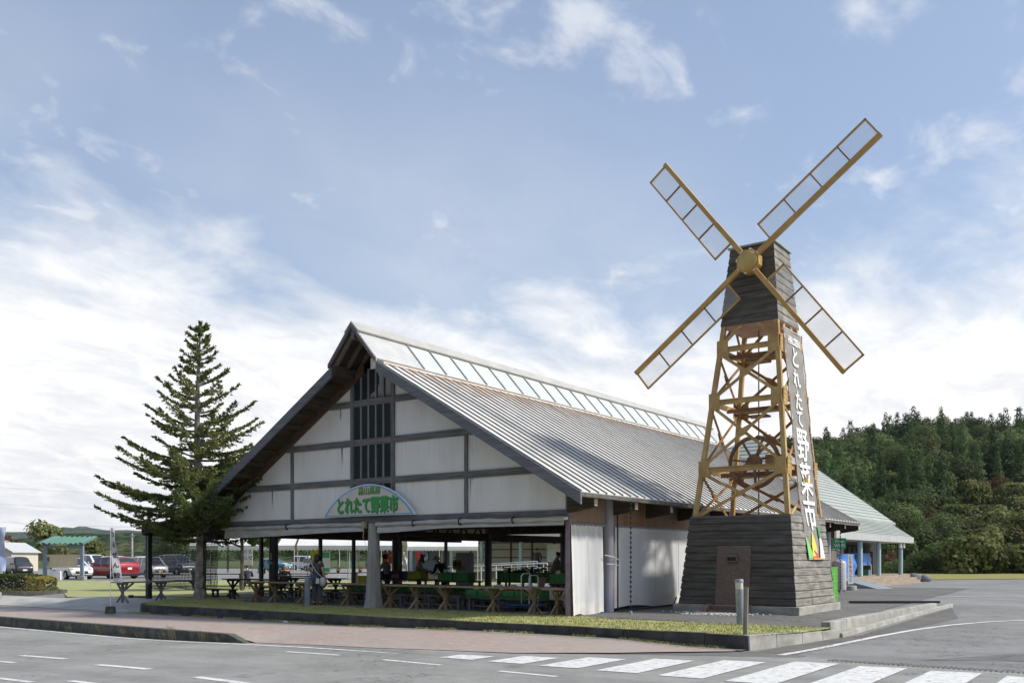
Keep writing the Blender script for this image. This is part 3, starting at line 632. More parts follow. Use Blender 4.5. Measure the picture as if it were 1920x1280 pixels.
# barge boards
for a,b in ((.99,R0+.02),(-13.95,-7.62)):
    m=M(); P=[(a,0,zroof(a)-.0),(b,0,zroof(b)-.0),(b,0,zroof(b)-.30),(a,0,zroof(a)-.30)]
    m.prism(P,(0,YF-.05,0),(0,YF+.02,0)); o=hp('barge_board',m,timber('barge timber',(.105,.11,.125),(.20,.205,.22),0,(.17,.20,.17),.5),bevel=.006)
m=M(); a,b=-13.6,-7.2; P=[(a,0,zroof(a)-.10),(b,0,zroof(b)-.10),(b,0,zroof(b)-.34),(a,0,zroof(a)-.34)]; m.prism(P,(0,-.11,0),(0,-.003,0))
hp('rafter',m,timber('brown rafter',(.07,.045,.03),(.13,.085,.055),0))
m=M(); a,b=-.02,-6.4; P=[(a,0,zroof(a)-.10),(b,0,zroof(b)-.10),(b,0,zroof(b)-.34),(a,0,zroof(a)-.34)]; m.prism(P,(0,-.11,0),(0,-.003,0)); hp('rafter',m,MATS['brown rafter'])
# raised ridge with skylight
ZM,XM0,XM1=8.23,-7.70,-5.86; YM0,YM1=YF,24.0
def zm(x): return ZM-abs(x+6.8)*1.13
for sg,xe,lab in ((1,XM1+.02,'right skylight slope of pale glass'),(-1,XM0-.02,'left skylight slope')):
    m=M(); P=[(-6.8,0,zm(-6.8)),(xe,0,zm(xe)),(xe,0,zm(xe)-.05),(-6.8,0,zm(-6.8)-.05)]
    m.prism(P,(0,YM0+2.1,0),(0,YM1-1.2,0))
    sk=hp('skylight',m,mat('pale glass',(.50,.53,.505),(.56,.585,.56),.4,(.4,.4,.4)),label=lab)
    for i in range(22):
        m=M(); y=YM0+2.1+i*(YM1-YM0-3.3)/21; m.beam((-6.8+sg*.12,y,zm(-6.68)+.02),(xe+sg*.0,y,zm(xe)+.02),.05,.045)
        part('glazing_bar',m,STEEL,sk,world=True)
    for y0,y1 in ((YM0,YM0+2.1),(YM1-1.2,YM1)):
        m=M(); k=9
        for i in range(k):
            a=-6.8+(xe+6.8)*i/k; b=-6.8+(xe+6.8)*(i+1)/k
            m.prism([(a,0,zm(a)-.005),(b,0,zm(b)+.012),(b,0,zm(b)-.03),(a,0,zm(a)-.04)],(0,y0,0),(0,y1,0))
        hp('ridge_cladding',m,mat('white lap cladding',(.47,.475,.47),(.54,.54,.53),.4,(2,2,2)))
    m=M(); m.box(min(xe,xe-sg*.07),max(xe,xe-sg*.07),YM0+.1,YM1,zroof(R0)-.03,zm(xe)-.02); hp('curb_flashing',m,STEEL)
m=M(); m.prism([(-6.8,0,ZM+.09),(-6.52,0,ZM-.20),(-6.55,0,ZM-.24),(-6.8,0,ZM+.0),(-7.05,0,ZM-.24),(-7.08,0,ZM-.20)],(0,YM0-.02,0),(0,YM1+.02,0)); hp('ridge_cap',m,mat('ridge cap',(.38,.375,.35),(.45,.44,.41),.5,(2,2,2)))
for sg,xe in ((1,XM1+.05),(-1,XM0-.05)):
    m=M(); P=[(-6.8,0,zm(-6.8)+.02),(xe,0,zm(xe)+.02),(xe,0,zm(xe)-.10),(-6.8,0,zm(-6.8)-.10)]; m.prism(P,(0,YM0-.04,0),(0,YM0+.03,0)); hp('ridge_barge',m,GREYW[0])
    m=M(); P=[(-6.8,0,zm(-6.8)-.055),(xe,0,zm(xe)-.055),(xe,0,zm(xe)-.09),(-6.8,0,zm(-6.8)-.09)]; m.prism(P,(0,YM0+.05,0),(0,YM1-.05,0)); hp('ridge_soffit',m,DARKW[0])
    for y in (YM0+.16,YM0+.62,YM0+1.08):
        m=M(); m.beam((-6.8,y,zm(-6.8)-.17),(xe-sg*.04,y,zm(xe-sg*.04)-.17),.07,.12); hp('ridge_rafter',m,timber('tan rafter',(.14,.11,.085),(.21,.175,.14),0))
    m=M(); x=XM1-.04 if sg>0 else XM0+.10; m.box(x-.10,x+.10,YM0+.02,1.4,6.84,7.12); hp('plate_beam',m,DARKW[1] if sg<0 else GREYW[1],bevel=.01)
m=M(); m.box(XM1-.145,XM1+.065,YM0-.02,YM0+.018,6.83,7.13); hp('beam_end',m,mat('bleached end grain',(.45,.40,.32),(.6,.55,.47),.8,(9,9,9)))
m=M(); m.box(-6.87,-6.73,YM0+.04,1.4,ZM-.42,ZM-.14); hp('ridge_beam',m,GREYW[1])
m=M(); m.prism([(-7.6,0,6.9),(-6.0,0,6.9),(-6.0,0,7.15),(-6.8,0,8.05),(-7.6,0,7.15)],(0,1.4,0),(0,1.45,0)); hp('ridge_panel',m,DARKW[0])
# eave: fascia, gutter strip, brackets
m=M(); m.box(.90,.985,YF+.02,YB,2.95,3.055); hp('eave_board',m,timber('eave board',(.09,.085,.075),(.17,.16,.145),1))
m=M()
for i in range(70):
    y=YF+.2+i*.335; m.tube([(.99,y,3.06),(1.05,y-.02,2.98)],.006,4)
hp('gutter_hook',m,STEEL)
for i in range(12):
    y=-.02+i*2.11
    m=M(); m.prism([(.02,0,3.02),(.82,0,2.95),(.82,0,2.77),(.70,0,2.72),(.02,0,2.62)],(0,y-.07,0),(0,y+.07,0)); br=hp('bracket',m,DARKW[0])
    m=M(); m.box(.82,.835,y-.07,y+.07,2.77,2.95); part('end_cap',m,MATS['bleached end grain'],br,world=True)
# side wall boards, posts and rail (right side)
PLY=mat('weathered plywood',(.24,.125,.070),(.33,.215,.145),.85,(4,7,.8),7,.3,.7,c3=(.40,.36,.31),s3=(.5,.35,1.1),a3=.45,spec=.2)
for a,b in [(.12,1.78)]+[(2.2+i*6.25-0,2.2+i*6.25+5.9) for i in range(3)]:
    m=M(); m.box(-.04,.035,a,b,2.38,3.08+.5); hp('side_board',m,PLY)
    m=M(); m.box(.0,.065,a-.0,b,2.325,2.372); hp('curtain_rail',m,STEEL)
LILAC=mat('lilac grey steel',(.27,.29,.36),(.34,.34,.39),.55,(2,2,1.2),5,c3=(.36,.29,.31),s3=(1.5,1.5,1.5),a3=.6)
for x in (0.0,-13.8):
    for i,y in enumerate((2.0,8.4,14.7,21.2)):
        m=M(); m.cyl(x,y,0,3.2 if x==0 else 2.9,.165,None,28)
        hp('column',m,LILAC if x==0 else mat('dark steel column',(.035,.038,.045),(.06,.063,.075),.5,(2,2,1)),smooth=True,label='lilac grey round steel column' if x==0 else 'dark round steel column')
m=M(); m.box(-.05,.07,-.05,.11,0,3.3); hp('corner_post',m,mat('mauve paint',(.20,.15,.18),(.25,.20,.23),.6,(5,5,5)))
# the front tree trunk column
rings=[]; P=[]
for i in range(15):
    t=i/14; z=2.5*t; r=.165+.10*(1-t)**2.2+.03*max(0,1-t*9)
    P.append([(XC+r*(1+.05*math.sin(5*a+t*3)+.03*math.sin(9*a))*math.cos(a),-.02+r*(1+.05*math.sin(5*a+t*3))*math.sin(a),z) for a in [2*math.pi*j/36 for j in range(37)]])
m=M(); m.grid(P); hp('trunk_column',m,mat('bare weathered trunk',(.24,.235,.22),(.40,.385,.36),.85,(16,16,1.1),7,.3,.7,.4,c3=(.17,.165,.155),s3=(5,5,.6),a3=.6),smooth='all',label='bare grey tree trunk column at the front')
# rear gable (dark boards), inner beams and trusses
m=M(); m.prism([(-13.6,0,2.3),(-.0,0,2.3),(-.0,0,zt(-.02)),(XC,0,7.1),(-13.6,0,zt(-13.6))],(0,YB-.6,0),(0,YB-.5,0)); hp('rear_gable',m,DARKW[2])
for x,z in ((-13.8,2.28),(-.12,2.42)):
    m=M(); m.box(x-.10,x+.10,.12,YB-.7,z,z+.34); hp('side_beam',m,DARKW[1])
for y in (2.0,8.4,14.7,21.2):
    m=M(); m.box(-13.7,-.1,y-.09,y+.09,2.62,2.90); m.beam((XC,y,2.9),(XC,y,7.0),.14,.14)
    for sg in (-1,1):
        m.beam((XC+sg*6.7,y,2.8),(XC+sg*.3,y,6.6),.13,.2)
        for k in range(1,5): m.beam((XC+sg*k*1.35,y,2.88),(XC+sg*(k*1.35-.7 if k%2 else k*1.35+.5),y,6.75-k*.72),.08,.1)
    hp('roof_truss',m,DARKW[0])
m=M()
for i in range(20):
    x=-13.2+i*.66; m.beam((x,6.2,2.36),(x+.2,6.2,2.68),.05,.06); m.beam((x+.33,6.2,2.36),(x+.13,6.2,2.68),.05,.06)
m.box(-13.5,-.2,6.15,6.25,2.68,2.76); m.box(-13.5,-.2,6.15,6.25,2.30,2.36); hp('lattice_girder',m,DARKW[0])
# rear part of the right side: board wall
m=M()
for i in range(6):
    y=21.35+i*.235; m.box(-.13+.008*(i%2),-.05+.008*(i%2),y,y+.228,.05,3.0)
hp('board_wall',m,timber('weathered boards',(.13,.105,.085),(.27,.235,.20),2,(.34,.31,.28),.5))
# left lean-to
def zl(x): return 2.60+(x+18.0)*.115
m=M(); P=[(-18.05,0,zl(-18.05)),(-14.3,0,zl(-14.3)),(-14.3,0,zl(-14.3)-.07),(-18.05,0,zl(-18.05)-.07)]; m.prism(P,(0,.35,0),(0,17.8,0)); P=[(-18.05,0,zl(-18.05)),(-15.35,0,zl(-15.35)),(-15.35,0,zl(-15.35)-.07),(-18.05,0,zl(-18.05)-.07)]; m.prism(P,(0,-.75,0),(0,.35,0))
hp('lean_to_roof',m,mat('brown boards',(.16,.10,.075),(.24,.16,.12),.8,(3,3,3)))
for i in range(14):
    y=-.55+i*1.35; m=M(); m.box(-17.95,-14.0 if y>.4 else -15.4,y-.045,y+.045,2.40,2.52); m.beam((-17.95,y,2.46),(-14.0,y,2.8),.08,.12) if False else None; hp('lean_to_rafter',m,DARKW[0])
m=M(); m.box(-17.9,-17.75,-.6,17.6,2.30,2.42); hp('lean_to_beam',m,DARKW[1])
for y in (-.38,4.7,7.9,9.9,13.0,16.4):
    m=M(); s=.085 if y<0 else .065; m.box(-17.82-s,-17.82+s,y-s,y+s,0,2.32); hp('lean_to_post',m,mat('dark green post',(.018,.022,.02),(.035,.04,.036),.6,(3,3,3)),bevel=.01)
m=M(); m.box(-18.9,-17.7,-.45,-.38,.03,.09); m.cyl(-18.9,-.42,0,.12,.09); hp('post_foot',m,MATS['dark green post'])
m=M(); m.tube([(-17.70,-.5,2.3),(-17.70,-.5,.7)],.022,8); m.ball((-17.66,-.5,.62),.09,8,6,(1,1,1.2)); hp('downpipe',m,STEEL,smooth=True)
# ---------------------------------------------------------------- things hanging on the hall
CANV=mat('awning canvas',(.36,.355,.345),(.48,.475,.455),.7,(2.5,8,8),6,c3=(.42,.40,.36),s3=(1.2,2,2),a3=.5)
def roll(x0,x1,lab,twist,clamps,drop,end):
    t=thing('rolled_awning',lab,'awning',((x0+x1)/2,-.2,2.45),group=None)
    n=60; P=[]
    for i in range(n+1):
        x=lerp(x0,x1,i/n); c=(x,-.17,2.475+.012*math.sin(x*1.2)); row=[]
        for j in range(13):
            a=2*math.pi*j/12; r=.058+.008*math.sin(a*2+x*twist)+.004*math.sin(a*3-x*9)
            row.append((c[0],c[1]+r*math.cos(a),c[2]+r*math.sin(a)))
        P.append(row)
    m=M(); m.grid(P); part('roll',m,CANV,t,smooth='all',world=True)
    P=[]
    for i in range(n+1):
        x=lerp(x0+.06,x1-.02,i/n); s=.012*math.sin(x*5)+.008*math.sin(x*13+1)
        P.append([(x,-.12+s*.5,2.46),(x,-.165+s,2.37),(x,-.185+s*1.3,2.44-drop(x)*.7),(x,-.18+s,2.44-drop(x))])
    m=M(); m.grid(P); m.open=True; part('valance',m,CANV,t,smooth='all',world=True)
    for x in clamps:
        m=M(); m.tube([(x+.01,-.17+.085*math.cos(a),2.475+.085*math.sin(a)) for a in [i*.3 for i in range(3,20)]],.02,6); part('ring',m,BLACK,t,world=True,smooth=True)
    m=M(); m.tube([(end-.05,-.17,2.475),(end+.06,-.17,2.475)],.04,10); part('end_cap',m,WHITE,t,world=True,smooth=True)
roll(-13.75,-7.05,'rolled grey canvas awning left of the trunk column','1' and 7,[-10.5],lambda x:lerp(.30,.17,sm(x,-13.7,-7)),-13.75)
roll(-6.58,.0,'rolled grey canvas awning right of the trunk column with rust spots',6,[-5.1,-3.4,-1.6],lambda x:lerp(.23,.13,sm(x,-6.6,-3.5)),.02)
m=M(); m.box(-7.12,-7.0,-.25,-.12,2.36,2.56); m.tube([(-7.08,-.2,2.36),(-7.05,-.22,2.2),(-7.09,-.2,2.05)],.014,6); m.tube([(-7.05,-.22,2.12),(-6.98,-.15,1.7)],.006,4)
solo('rope_pulley',m,mat('old wood block',(.3,.25,.15),(.42,.36,.25),.8,(9,9,9)),'small wooden pulley block with rope left of the trunk column head','pulley')
# lean underside lintel seen behind awnings
m=M(); m.box(-13.5,-7.0,.02,.16,2.28,2.47); m.box(-6.6,-.02,.02,.16,2.30,2.47); hp('lintel',m,DARKW[0])
# arched sign
sg=thing('arched_sign','half-round beige sign with blue rim and green Japanese lettering above the trunk column','sign',(-6.9,-.2,2.72))
def arc(xc,z0,hw,hh,n=40,sh=0): return [(xc+hw*math.cos(math.pi*i/n)*(1.0 if True else 1),-.2+sh,z0+hh*(math.sin(math.pi*i/n)**.92)) for i in range(n+1)]
def lens(hw,hh,z0,y,n=48):
    # circular segment
    Rr=(hw*hw+hh*hh)/(2*hh); a=math.asin(hw/Rr); return [( -6.9+Rr*math.sin(a-2*a*i/n), y, z0+Rr*math.cos(a-2*a*i/n)-Rr+hh) for i in range(n+1)]
m=M(); m.prism(lens(1.90,.94,2.725,-.21),(0,0,0),(0,.05,0)); part('rim',m,mat('pale sign rim',(.70,.74,.76),None,.5),sg,world=True)
m=M(); m.face(lens(1.84,.895,2.74,-.216)[::-1]); part('border',m,mat('blue border',(.16,.38,.62),None,.5),sg,world=True)
m=M(); m.face(lens(1.73,.82,2.772,-.220)[::-1]); part('face',m,mat('beige sign face',(.58,.52,.46),(.64,.60,.54),.6,(2,2,2),c3=(.66,.52,.42),s3=(2.5,2.5,2.5),a3=.5),sg,world=True)
GRN=mat('green letters',(.03,.32,.075),None,.5); GRND=mat('dark green letter edge',(.015,.10,.03),None,.5)
m=M(); lettering(m,'とれたて野菜市',.365,lambda u,v:(-6.93+u*1.0+.018,-.223,2.855+v*1.42-.018),bold=.022); part('letter_shadow',m,GRND,sg,world=True)
m=M(); lettering(m,'とれたて野菜市',.365,lambda u,v:(-6.93+u*1.0,-.229,2.855+v*1.42),bold=.020); part('lettering',m,GRN,sg,world=True)
m=M(); lettering(m,'蒜山高原',.23,lambda u,v:(-6.80+u,-.226,3.365+v*1.15),bold=.004); part('small_lettering',m,GRND,sg,world=True)
m=M(); lettering(m,'蒜山高原',.23,lambda u,v:(-6.81+u,-.229,3.37+v*1.15),bold=.003); part('small_lettering',m,mat('light green letters',(.13,.36,.06),None,.5),sg,world=True)
m=M(); lettering(m,'風の家',.13,lambda u,v:(-7.60+u*.9-.35*v,-.226,3.30+v+(u)*.55),bold=.0); part('faded_lettering',m,mat('faded letters',(.62,.63,.68),None,.5),sg,world=True)
# curtains on the right side
VINYL=mat('milky vinyl',(.62,.63,.645),(.68,.685,.69),.28,(.8,.8,.8),5,c3=(.57,.585,.63),s3=(.9,.9,.9),a3=.8)
HEM=mat('curtain hem',(.66,.655,.63),(.73,.72,.70),.6,(4,4,4),5,c3=(.5,.49,.45),s3=(2,2,2),a3=.5)
def curtain(name,lab,y0,y1,yb0,yb1,zt_,zb_,folds,amp,x0,xb,rep):
    t=thing(name,lab,'curtain',(x0,(y0+y1)/2,0))
    nu,nv=90,34
    def pt(u,v):
        y=lerp(lerp(y0,y1,u),lerp(yb0,yb1,u),v**1.3); z=lerp(zt_,zb_,v)+(.05*math.sin(u*9)*v**6)
        x=lerp(x0,xb,v)+amp*(math.sin(u*folds)+.5*math.sin(u*folds*2.3+1+v*1.5)+.35*noise.noise(Vector((u*rep,v*2.5,1))) )*(.45+.55*v)
        z-=.02*abs(math.sin(u*rep*1.9))*(1-v)**8
        return (x,y,z)
    def patch(nm,u0,u1,v0,v1,mt,off=0):
        P=[[tuple(a+b for a,b in zip(pt(lerp(u0,u1,i/ nu),lerp(v0,v1,j/nv)),(off,0,0))) for j in range(nv+1)] for i in range(nu+1)]
        m=M(); m.grid(P); m.open=True; part(nm,m,mt,t,smooth='all',world=True)
    patch('sheet',.06,.96,.055,.86,VINYL); patch('hem',0,1,.86,1,HEM); patch('heading',0,1,0,.055,HEM); patch('edge_band',0,.06,.055,.86,HEM); patch('edge_band',.96,1,.055,.86,HEM)
    return t
curtain('curtain','narrow milky vinyl curtain bunched at the front corner of the hall',-.02,1.58,.0,1.60,2.33,.0,17,.028,.09,.15,14)
c2=curtain('curtain','wide milky vinyl curtain stretched between column and windmill',2.22,8.0,2.22,7.9,2.33,.10,23,.012,.09,.07,60)
m=M()
for y in (3.1,4.55,6.1): m.tube([(.125,y,2.2),(.125,y+.02,1.2),(.12,y,.35)],.007,5)
part('seam',m,HEM,c2,world=True)
m=M(); m.tube([(.19,2.2,2.9),(.20,2.2,1.5),(.20,2.2,.12),(.2,2.25,.05),(.22,3.5,.06),(.25,4.6,.07),(.4,5.2,.1),(.3,5.6,.30)],.022,8); solo('black_hose',m,BLACK,'black cable running down beside the lilac column to the windmill','hose',smooth=True)
m=M(); m.tube([(.2,1.5,1.55),(.25,1.9,1.50),(.24,2.2,1.42),(.2,2.24,1.3)],.011,5); m.tube([(.2,1.6,1.32),(.25,1.9,1.31),(.24,2.24,1.27),(.22,2.3,1.0)],.008,5); solo('tie_rope',m,WHITE,'white rope tying the narrow curtain round the lilac column','rope')
def rainchain(x,y,z1,lab):
    t=thing('rain_chain',lab,'rain chain',(x,y,0)); m=M(); z=z1
    m.tube([(x,y,z1+.05),(x,y,.02)],.006,5)
    while z>.2:
        m.tube([(x,y,z),(x,y,z-.055),(x,y,z-.085)],[.036,.018,.008],8); z-=.127
    part('cups',m,BLACK,t,world=True); m=M(); m.cyl(x,y,.0,.11,.05,.035); part('weight',m,STEEL,t,world=True)
rainchain(1.06,1.35,2.92,'black rain chain of small cups hanging beside the lilac column')
rainchain(1.05,19.6,2.92,'black rain chain hanging at the far roof corner behind the windmill')
# netting on the left side
def netmat():
    m,nt,b=nodes('black net'); k=nt.links.new; N=nt.nodes
    b.inputs['Base Color'].default_value=(.02,.022,.022,1); b.inputs['Roughness'].default_value=.8
    tc=N.new('ShaderNodeTexCoord'); sp=N.new('ShaderNodeSeparateXYZ'); k(tc.outputs['Object'],sp.inputs[0])
    def bar(o,per,th):
        a=N.new('ShaderNodeMath'); a.operation='PINGPONG'; ad=N.new('ShaderNodeMath'); ad.inputs[1].default_value=500; k(o,ad.inputs[0]); k(ad.outputs[0],a.inputs[0]); a.inputs[1].default_value=per/2
        l=N.new('ShaderNodeMath'); l.operation='LESS_THAN'; k(a.outputs[0],l.inputs[0]); l.inputs[1].default_value=th; return l.outputs[0]
    mxx=N.new('ShaderNodeMath'); mxx.operation='MAXIMUM'; k(bar(sp.outputs[0],.062,.0125),mxx.inputs[0]); k(bar(sp.outputs[2],.052,.0085),mxx.inputs[1])
    k(mxx.outputs[0],b.inputs['Alpha']); return m
NET=netmat()
m=M(); m.open=True; P=[]
for i in range(41):
    x=lerp(-17.75,-13.95,i/40); P.append([(x,-.30+.05*math.sin(x*4)+.02*math.sin(j*2+x*7),lerp(2.42,.42+.03*math.sin(x*3),j/10)) for j in range(11)])
m.grid(P); nt_=thing('net','black bird net hanging between the dark post and the fir tree','net',(-15.8,-.3,0)); part('mesh',m,NET,nt_,world=True)
m=M(); m.tube([(lerp(-17.75,-13.9,i/20),-.3,.42+.03*math.sin(lerp(-17.75,-13.95,i/20)*3)-.02) for i in range(21)],.016,5); part('hem_rope',m,BLACK,nt_,world=True)
# heavy chain near the left round column
m=M(); z=2.3; i=0; x=-14.95; y=.9
while z>1.05:
    a=i*1.57
    pts=[(x+.035*math.cos(t)*math.cos(a),y+.035*math.cos(t)*math.sin(a),z-.07+.075*math.sin(t)) for t in [k*math.pi/5 for k in range(11)]]; m.tube(pts,.012,5,False); z-=.118; i+=1
solo('hanging_chain',m,BLACK,'black heavy chain hanging from the eave behind the fir trunk','chain')
# ================================================================ WINDMILL
WX,WY=2.93,5.38
BLK=mat('dark wall boards',(.055,.048,.040),(.135,.122,.104),.85,(1.2,1.2,14),8,.3,.72,.5,c3=(.16,.155,.145),s3=(2.2,2.2,5),a3=.35,bs=(3,3,40),spec=.25)
PALEBRD=mat('pale grey boards',(.13,.122,.108),(.30,.285,.255),.85,(1.4,1.4,18),8,.3,.7,.6,c3=(.42,.40,.36),s3=(2.5,2.5,4),a3=.5,bs=(3,3,40),spec=.2)
wm_=thing('windmill','wooden and ochre steel windmill tower with four mesh sails beside the hall','windmill',(WX,WY,0))
def wp(name,m,mt,parent=None,**k): return part(name,m,mt,parent or wm_,world=True,**k)
m=M(); m.box(WX-1.77,WX+1.77,WY-1.77,WY+1.77,-.05,.21); wp('plinth',m,CONC,bevel=.015)
def boards(name,z0,z1,w0,w1,n,jit,sm_,dark):
    """log-board faces of a tapered box; board courses overlap slightly"""
    rnd=random.Random(n)
    for face in range(4):
        m=M(); 
        for i in range(n):
            za=lerp(z0,z1,i/n); zb=lerp(z0,z1,(i+1)/n); a=lerp(w0,w1,i/n); b=lerp(w0,w1,(i+1)/n)
            segs=1+ (1 if rnd.random()<.35 else 0); cuts=[-1,1] if segs==1 else [-1,rnd.uniform(-.4,.4),1]
            for c0,c1 in zip(cuts,cuts[1:]):
                o=rnd.uniform(0,jit); g=.006
                dz=rnd.uniform(-.006,.006); N=10
                F=[];Bk=[]
                for kx in range(N+1):
                    c=lerp(c0,c1,kx/N); wob=.007*noise.noise(Vector((c*3,i*7.3,face*5)))
                    F.append([( c*(a+o),-(a+o),za+g+wob),( c*(a+o+.012),-(a+o+.012),za+.03+wob),( c*(b+o+.012),-(b+o+.012),zb-.035+wob),( c*(b+o),-(b+o),zb-g+wob)])
                fl=[]
                ca_,sa_=math.cos(face*math.pi/2),math.sin(face*math.pi/2)
                P=[[(WX+x*ca_-y*sa_,WY+x*sa_+y*ca_,z) for x,y,z in r] for r in F]; m.grid(P)
        # backing
        P=[(-w0+.002,-w0+.004,z0),(w0-.002,-w0+.004,z0),(w1-.002,-w1+.004,z1),(-w1+.002,-w1+.004,z1)]
        m.face([(WX+x*ca_-y*sa_,WY+x*sa_+y*ca_,z) for x,y,z in P]); m.open=True
        wp(name,m,PALEBRD if face==1 else dark,label='sun-bleached grey board face' if face==1 else 'dark stained board face')  # right face takes the paler board colour, the other three the dark one
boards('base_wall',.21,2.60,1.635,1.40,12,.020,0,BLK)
m=M(); m.box(WX-1.42,WX+1.42,WY-1.42,WY+1.42,2.585,2.63); wp('base_top',m,GREYW[0])
# door panel of brown granite, letter box, steps
GRAN=mat('brown granite',(.12,.078,.060),(.20,.145,.115),.55,(38,38,38),3,.4,.6,c3=(.10,.06,.05),s3=(3,3,3),a3=.4)
def fy(z): return WY-(1.635+(1.40-1.635)*(z-.21)/2.39)-.03
m=M(); P=[(2.36,fy(.0)-.02,0.02),(3.32,fy(0)-.02,.02),(3.32,fy(1.81)-.02,1.81),(2.36,fy(1.81)-.02,1.81)]; m.prism(P,(0,0,0),(0,.10,0)); dr=wp('door',m,GRAN,bevel=.008)
m=M(); y=fy(1.45)-.10; m.box(2.66,2.98,y-.02,y+.16,1.37,1.40); m.box(2.66,2.70,y,y+.16,1.40,1.50); m.box(2.94,2.98,y,y+.16,1.40,1.50); m.prism([(2.65,y-.02,1.50),(2.99,y-.02,1.50),(2.96,y-.0,1.57),(2.68,y,1.57)],(0,0,0),(0,.16,0)); part('letter_box',m,GRAN,dr,world=True); m=M(); m.box(2.701,2.939,y+.05,y+.09,1.401,1.499); part('letter_slot',m,BLACK,dr,world=True)
m=M(); y=fy(0)-.02; m.box(2.30,3.36,y-.42,y-.005,.0,.10); m.box(2.34,3.32,y-.24,y-.006,.10,.20)
wp('step',m,GRAN,bevel=.01)
for x in (2.20,3.30): m=M(); m.prism([(x,y-.50,0),(x,y-.50,.13),(x,y-.28,.22),(x,y-.02,.24),(x,y-.02,0)],(0,0,0),(.11,0,0)); wp('step_cheek',m,mat('warm granite',(.24,.14,.11),(.34,.22,.18),.6,(30,30,30),3),bevel=.01)
# steel tower
LB_,LT_,Z0,Z1=1.315,.745,2.62,7.98
SX=.055                                           # the head sits a touch to the right of the base
def leg(sx,sy,z):
    t=(z-Z0)/(Z1-Z0); w=lerp(LB_,LT_,t); return Vector((WX+sx*w+SX*max(0,t),WY+sy*w,z))
for sx in (-1,1):
    for sy in (-1,1):
        m=M(); a,b=leg(sx,sy,Z0),leg(sx,sy,Z1); s=.055
        m.beam(a+Vector((0,-sy*0,0)),b,.125,.125,(0,1,0))
        wp('leg',m,OCHRE2,bevel=.006)
LV=[7.28,5.80,3.92]
def sidept(f,u,z):                                # f: face 0 front,1 right,2 back,3 left; u -1..1 across
    a={0:(-1,-1,1,-1),1:(1,-1,1,1),2:(1,1,-1,1),3:(-1,1,-1,-1)}[f]
    return leg(a[0],a[1],z).lerp(leg(a[2],a[3],z),(u+1)/2)
NRM=[(0,-1,0),(1,0,0),(0,1,0),(-1,0,0)]
for f in range(4):
    nrm=Vector(NRM[f]); gus=M(); rv=M()
    for z in LV:
        m=M(); m.beam(sidept(f,-.94,z)+nrm*.035,sidept(f,.94,z)+nrm*.035,.05,.15); m.beam(sidept(f,-.94,z+.06)+nrm*.06,sidept(f,.94,z+.06)+nrm*.06,.09,.014); wp('girt',m,OCHRE2,label=None)
        for s in (-1,1):
            t=(z-Z0)/(Z1-Z0); w=lerp(LB_,LT_,t); c=sidept(f,s*(1-.13/w*.75),z+.02)+nrm*.075
            ux=(sidept(f,1,z)-sidept(f,-1,z)).normalized(); hw,hh=.15,.235
            lx=leg(1,1,z+.2)-leg(1,1,z); k=(lx.length and 0)
            gus=M(); rv=M(); gus.prism([c-ux*hw-Vector((0,0,hh)),c+ux*hw-Vector((0,0,hh)),c+ux*hw+Vector((0,0,hh)),c-ux*hw+Vector((0,0,hh))],(0,0,0),nrm*.02)
            for i in range(4):
                for j in (-1,1): rv.ball(c+ux*j*.095+Vector((0,0,-.17+i*.113))+nrm*.022,.018,6,4)
            part('rivets',rv,OCHRE2,wp('gusset_plate',gus,OCHRE2),world=True)
    zz=[Z0+.0]+LV[::-1]
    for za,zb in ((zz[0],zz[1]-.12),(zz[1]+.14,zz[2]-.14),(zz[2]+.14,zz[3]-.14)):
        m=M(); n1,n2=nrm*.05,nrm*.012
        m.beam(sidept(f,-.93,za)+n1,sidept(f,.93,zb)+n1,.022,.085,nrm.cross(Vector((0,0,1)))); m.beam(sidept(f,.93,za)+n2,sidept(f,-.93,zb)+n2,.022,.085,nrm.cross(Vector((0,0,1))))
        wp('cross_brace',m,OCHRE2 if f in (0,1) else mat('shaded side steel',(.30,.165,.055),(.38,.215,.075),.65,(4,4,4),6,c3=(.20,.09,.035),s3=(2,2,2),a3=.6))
        # centre plate where the braces cross
        la,lb=(leg(1,1,za)-leg(-1,1,za)).length,(leg(1,1,zb)-leg(-1,1,zb)).length; tc_=la/(la+lb); zc=lerp(za,zb,tc_)
        c=sidept(f,0,zc)+nrm*.065; ux=(sidept(f,1,zc)-sidept(f,-1,zc)).normalized(); m=M()
        d1=(sidept(f,.93,zb)-sidept(f,-.93,za)).normalized(); d2=(sidept(f,-.93,zb)-sidept(f,.93,za)).normalized()
        p=[c+d1*.22-Vector((0,0,.05)),c+d1*.22+Vector((0,0,.04)),c+d2*.07+d1*.07,c+d2*.1,c-d1*.22+Vector((0,0,.05)),c-d1*.22-Vector((0,0,.04)),c-d2*.1]
        p=[c+d1*.24+d2*.05,c+d2*.10+d1*.05,c-d1*.24+d2*.05,c-d1*.24-d2*.05,c-d2*.10-d1*.05,c+d1*.24-d2*.05]; m.prism(p,(0,0,0),nrm*.018)
        for s in (-.18,-.1,0,.1,.18): m.ball(c+d1*s+nrm*.02,.016,6,4)
        wp('centre_plate',m,OCHRE2)
    for s in (-1,1): m=M(); m.beam(sidept(f,s*.92,7.45)+nrm*.03,sidept(f,s*.3,7.93)+nrm*.03,.03,.09,nrm.cross(Vector((0,0,1)))); wp('knee_brace',m,OCHRE2)
m=M(); m.tube([(WX+.02,WY,7.9),(WX+.02,WY,2.62)],.018,6); wp('drive_rod',m,RUSTB)
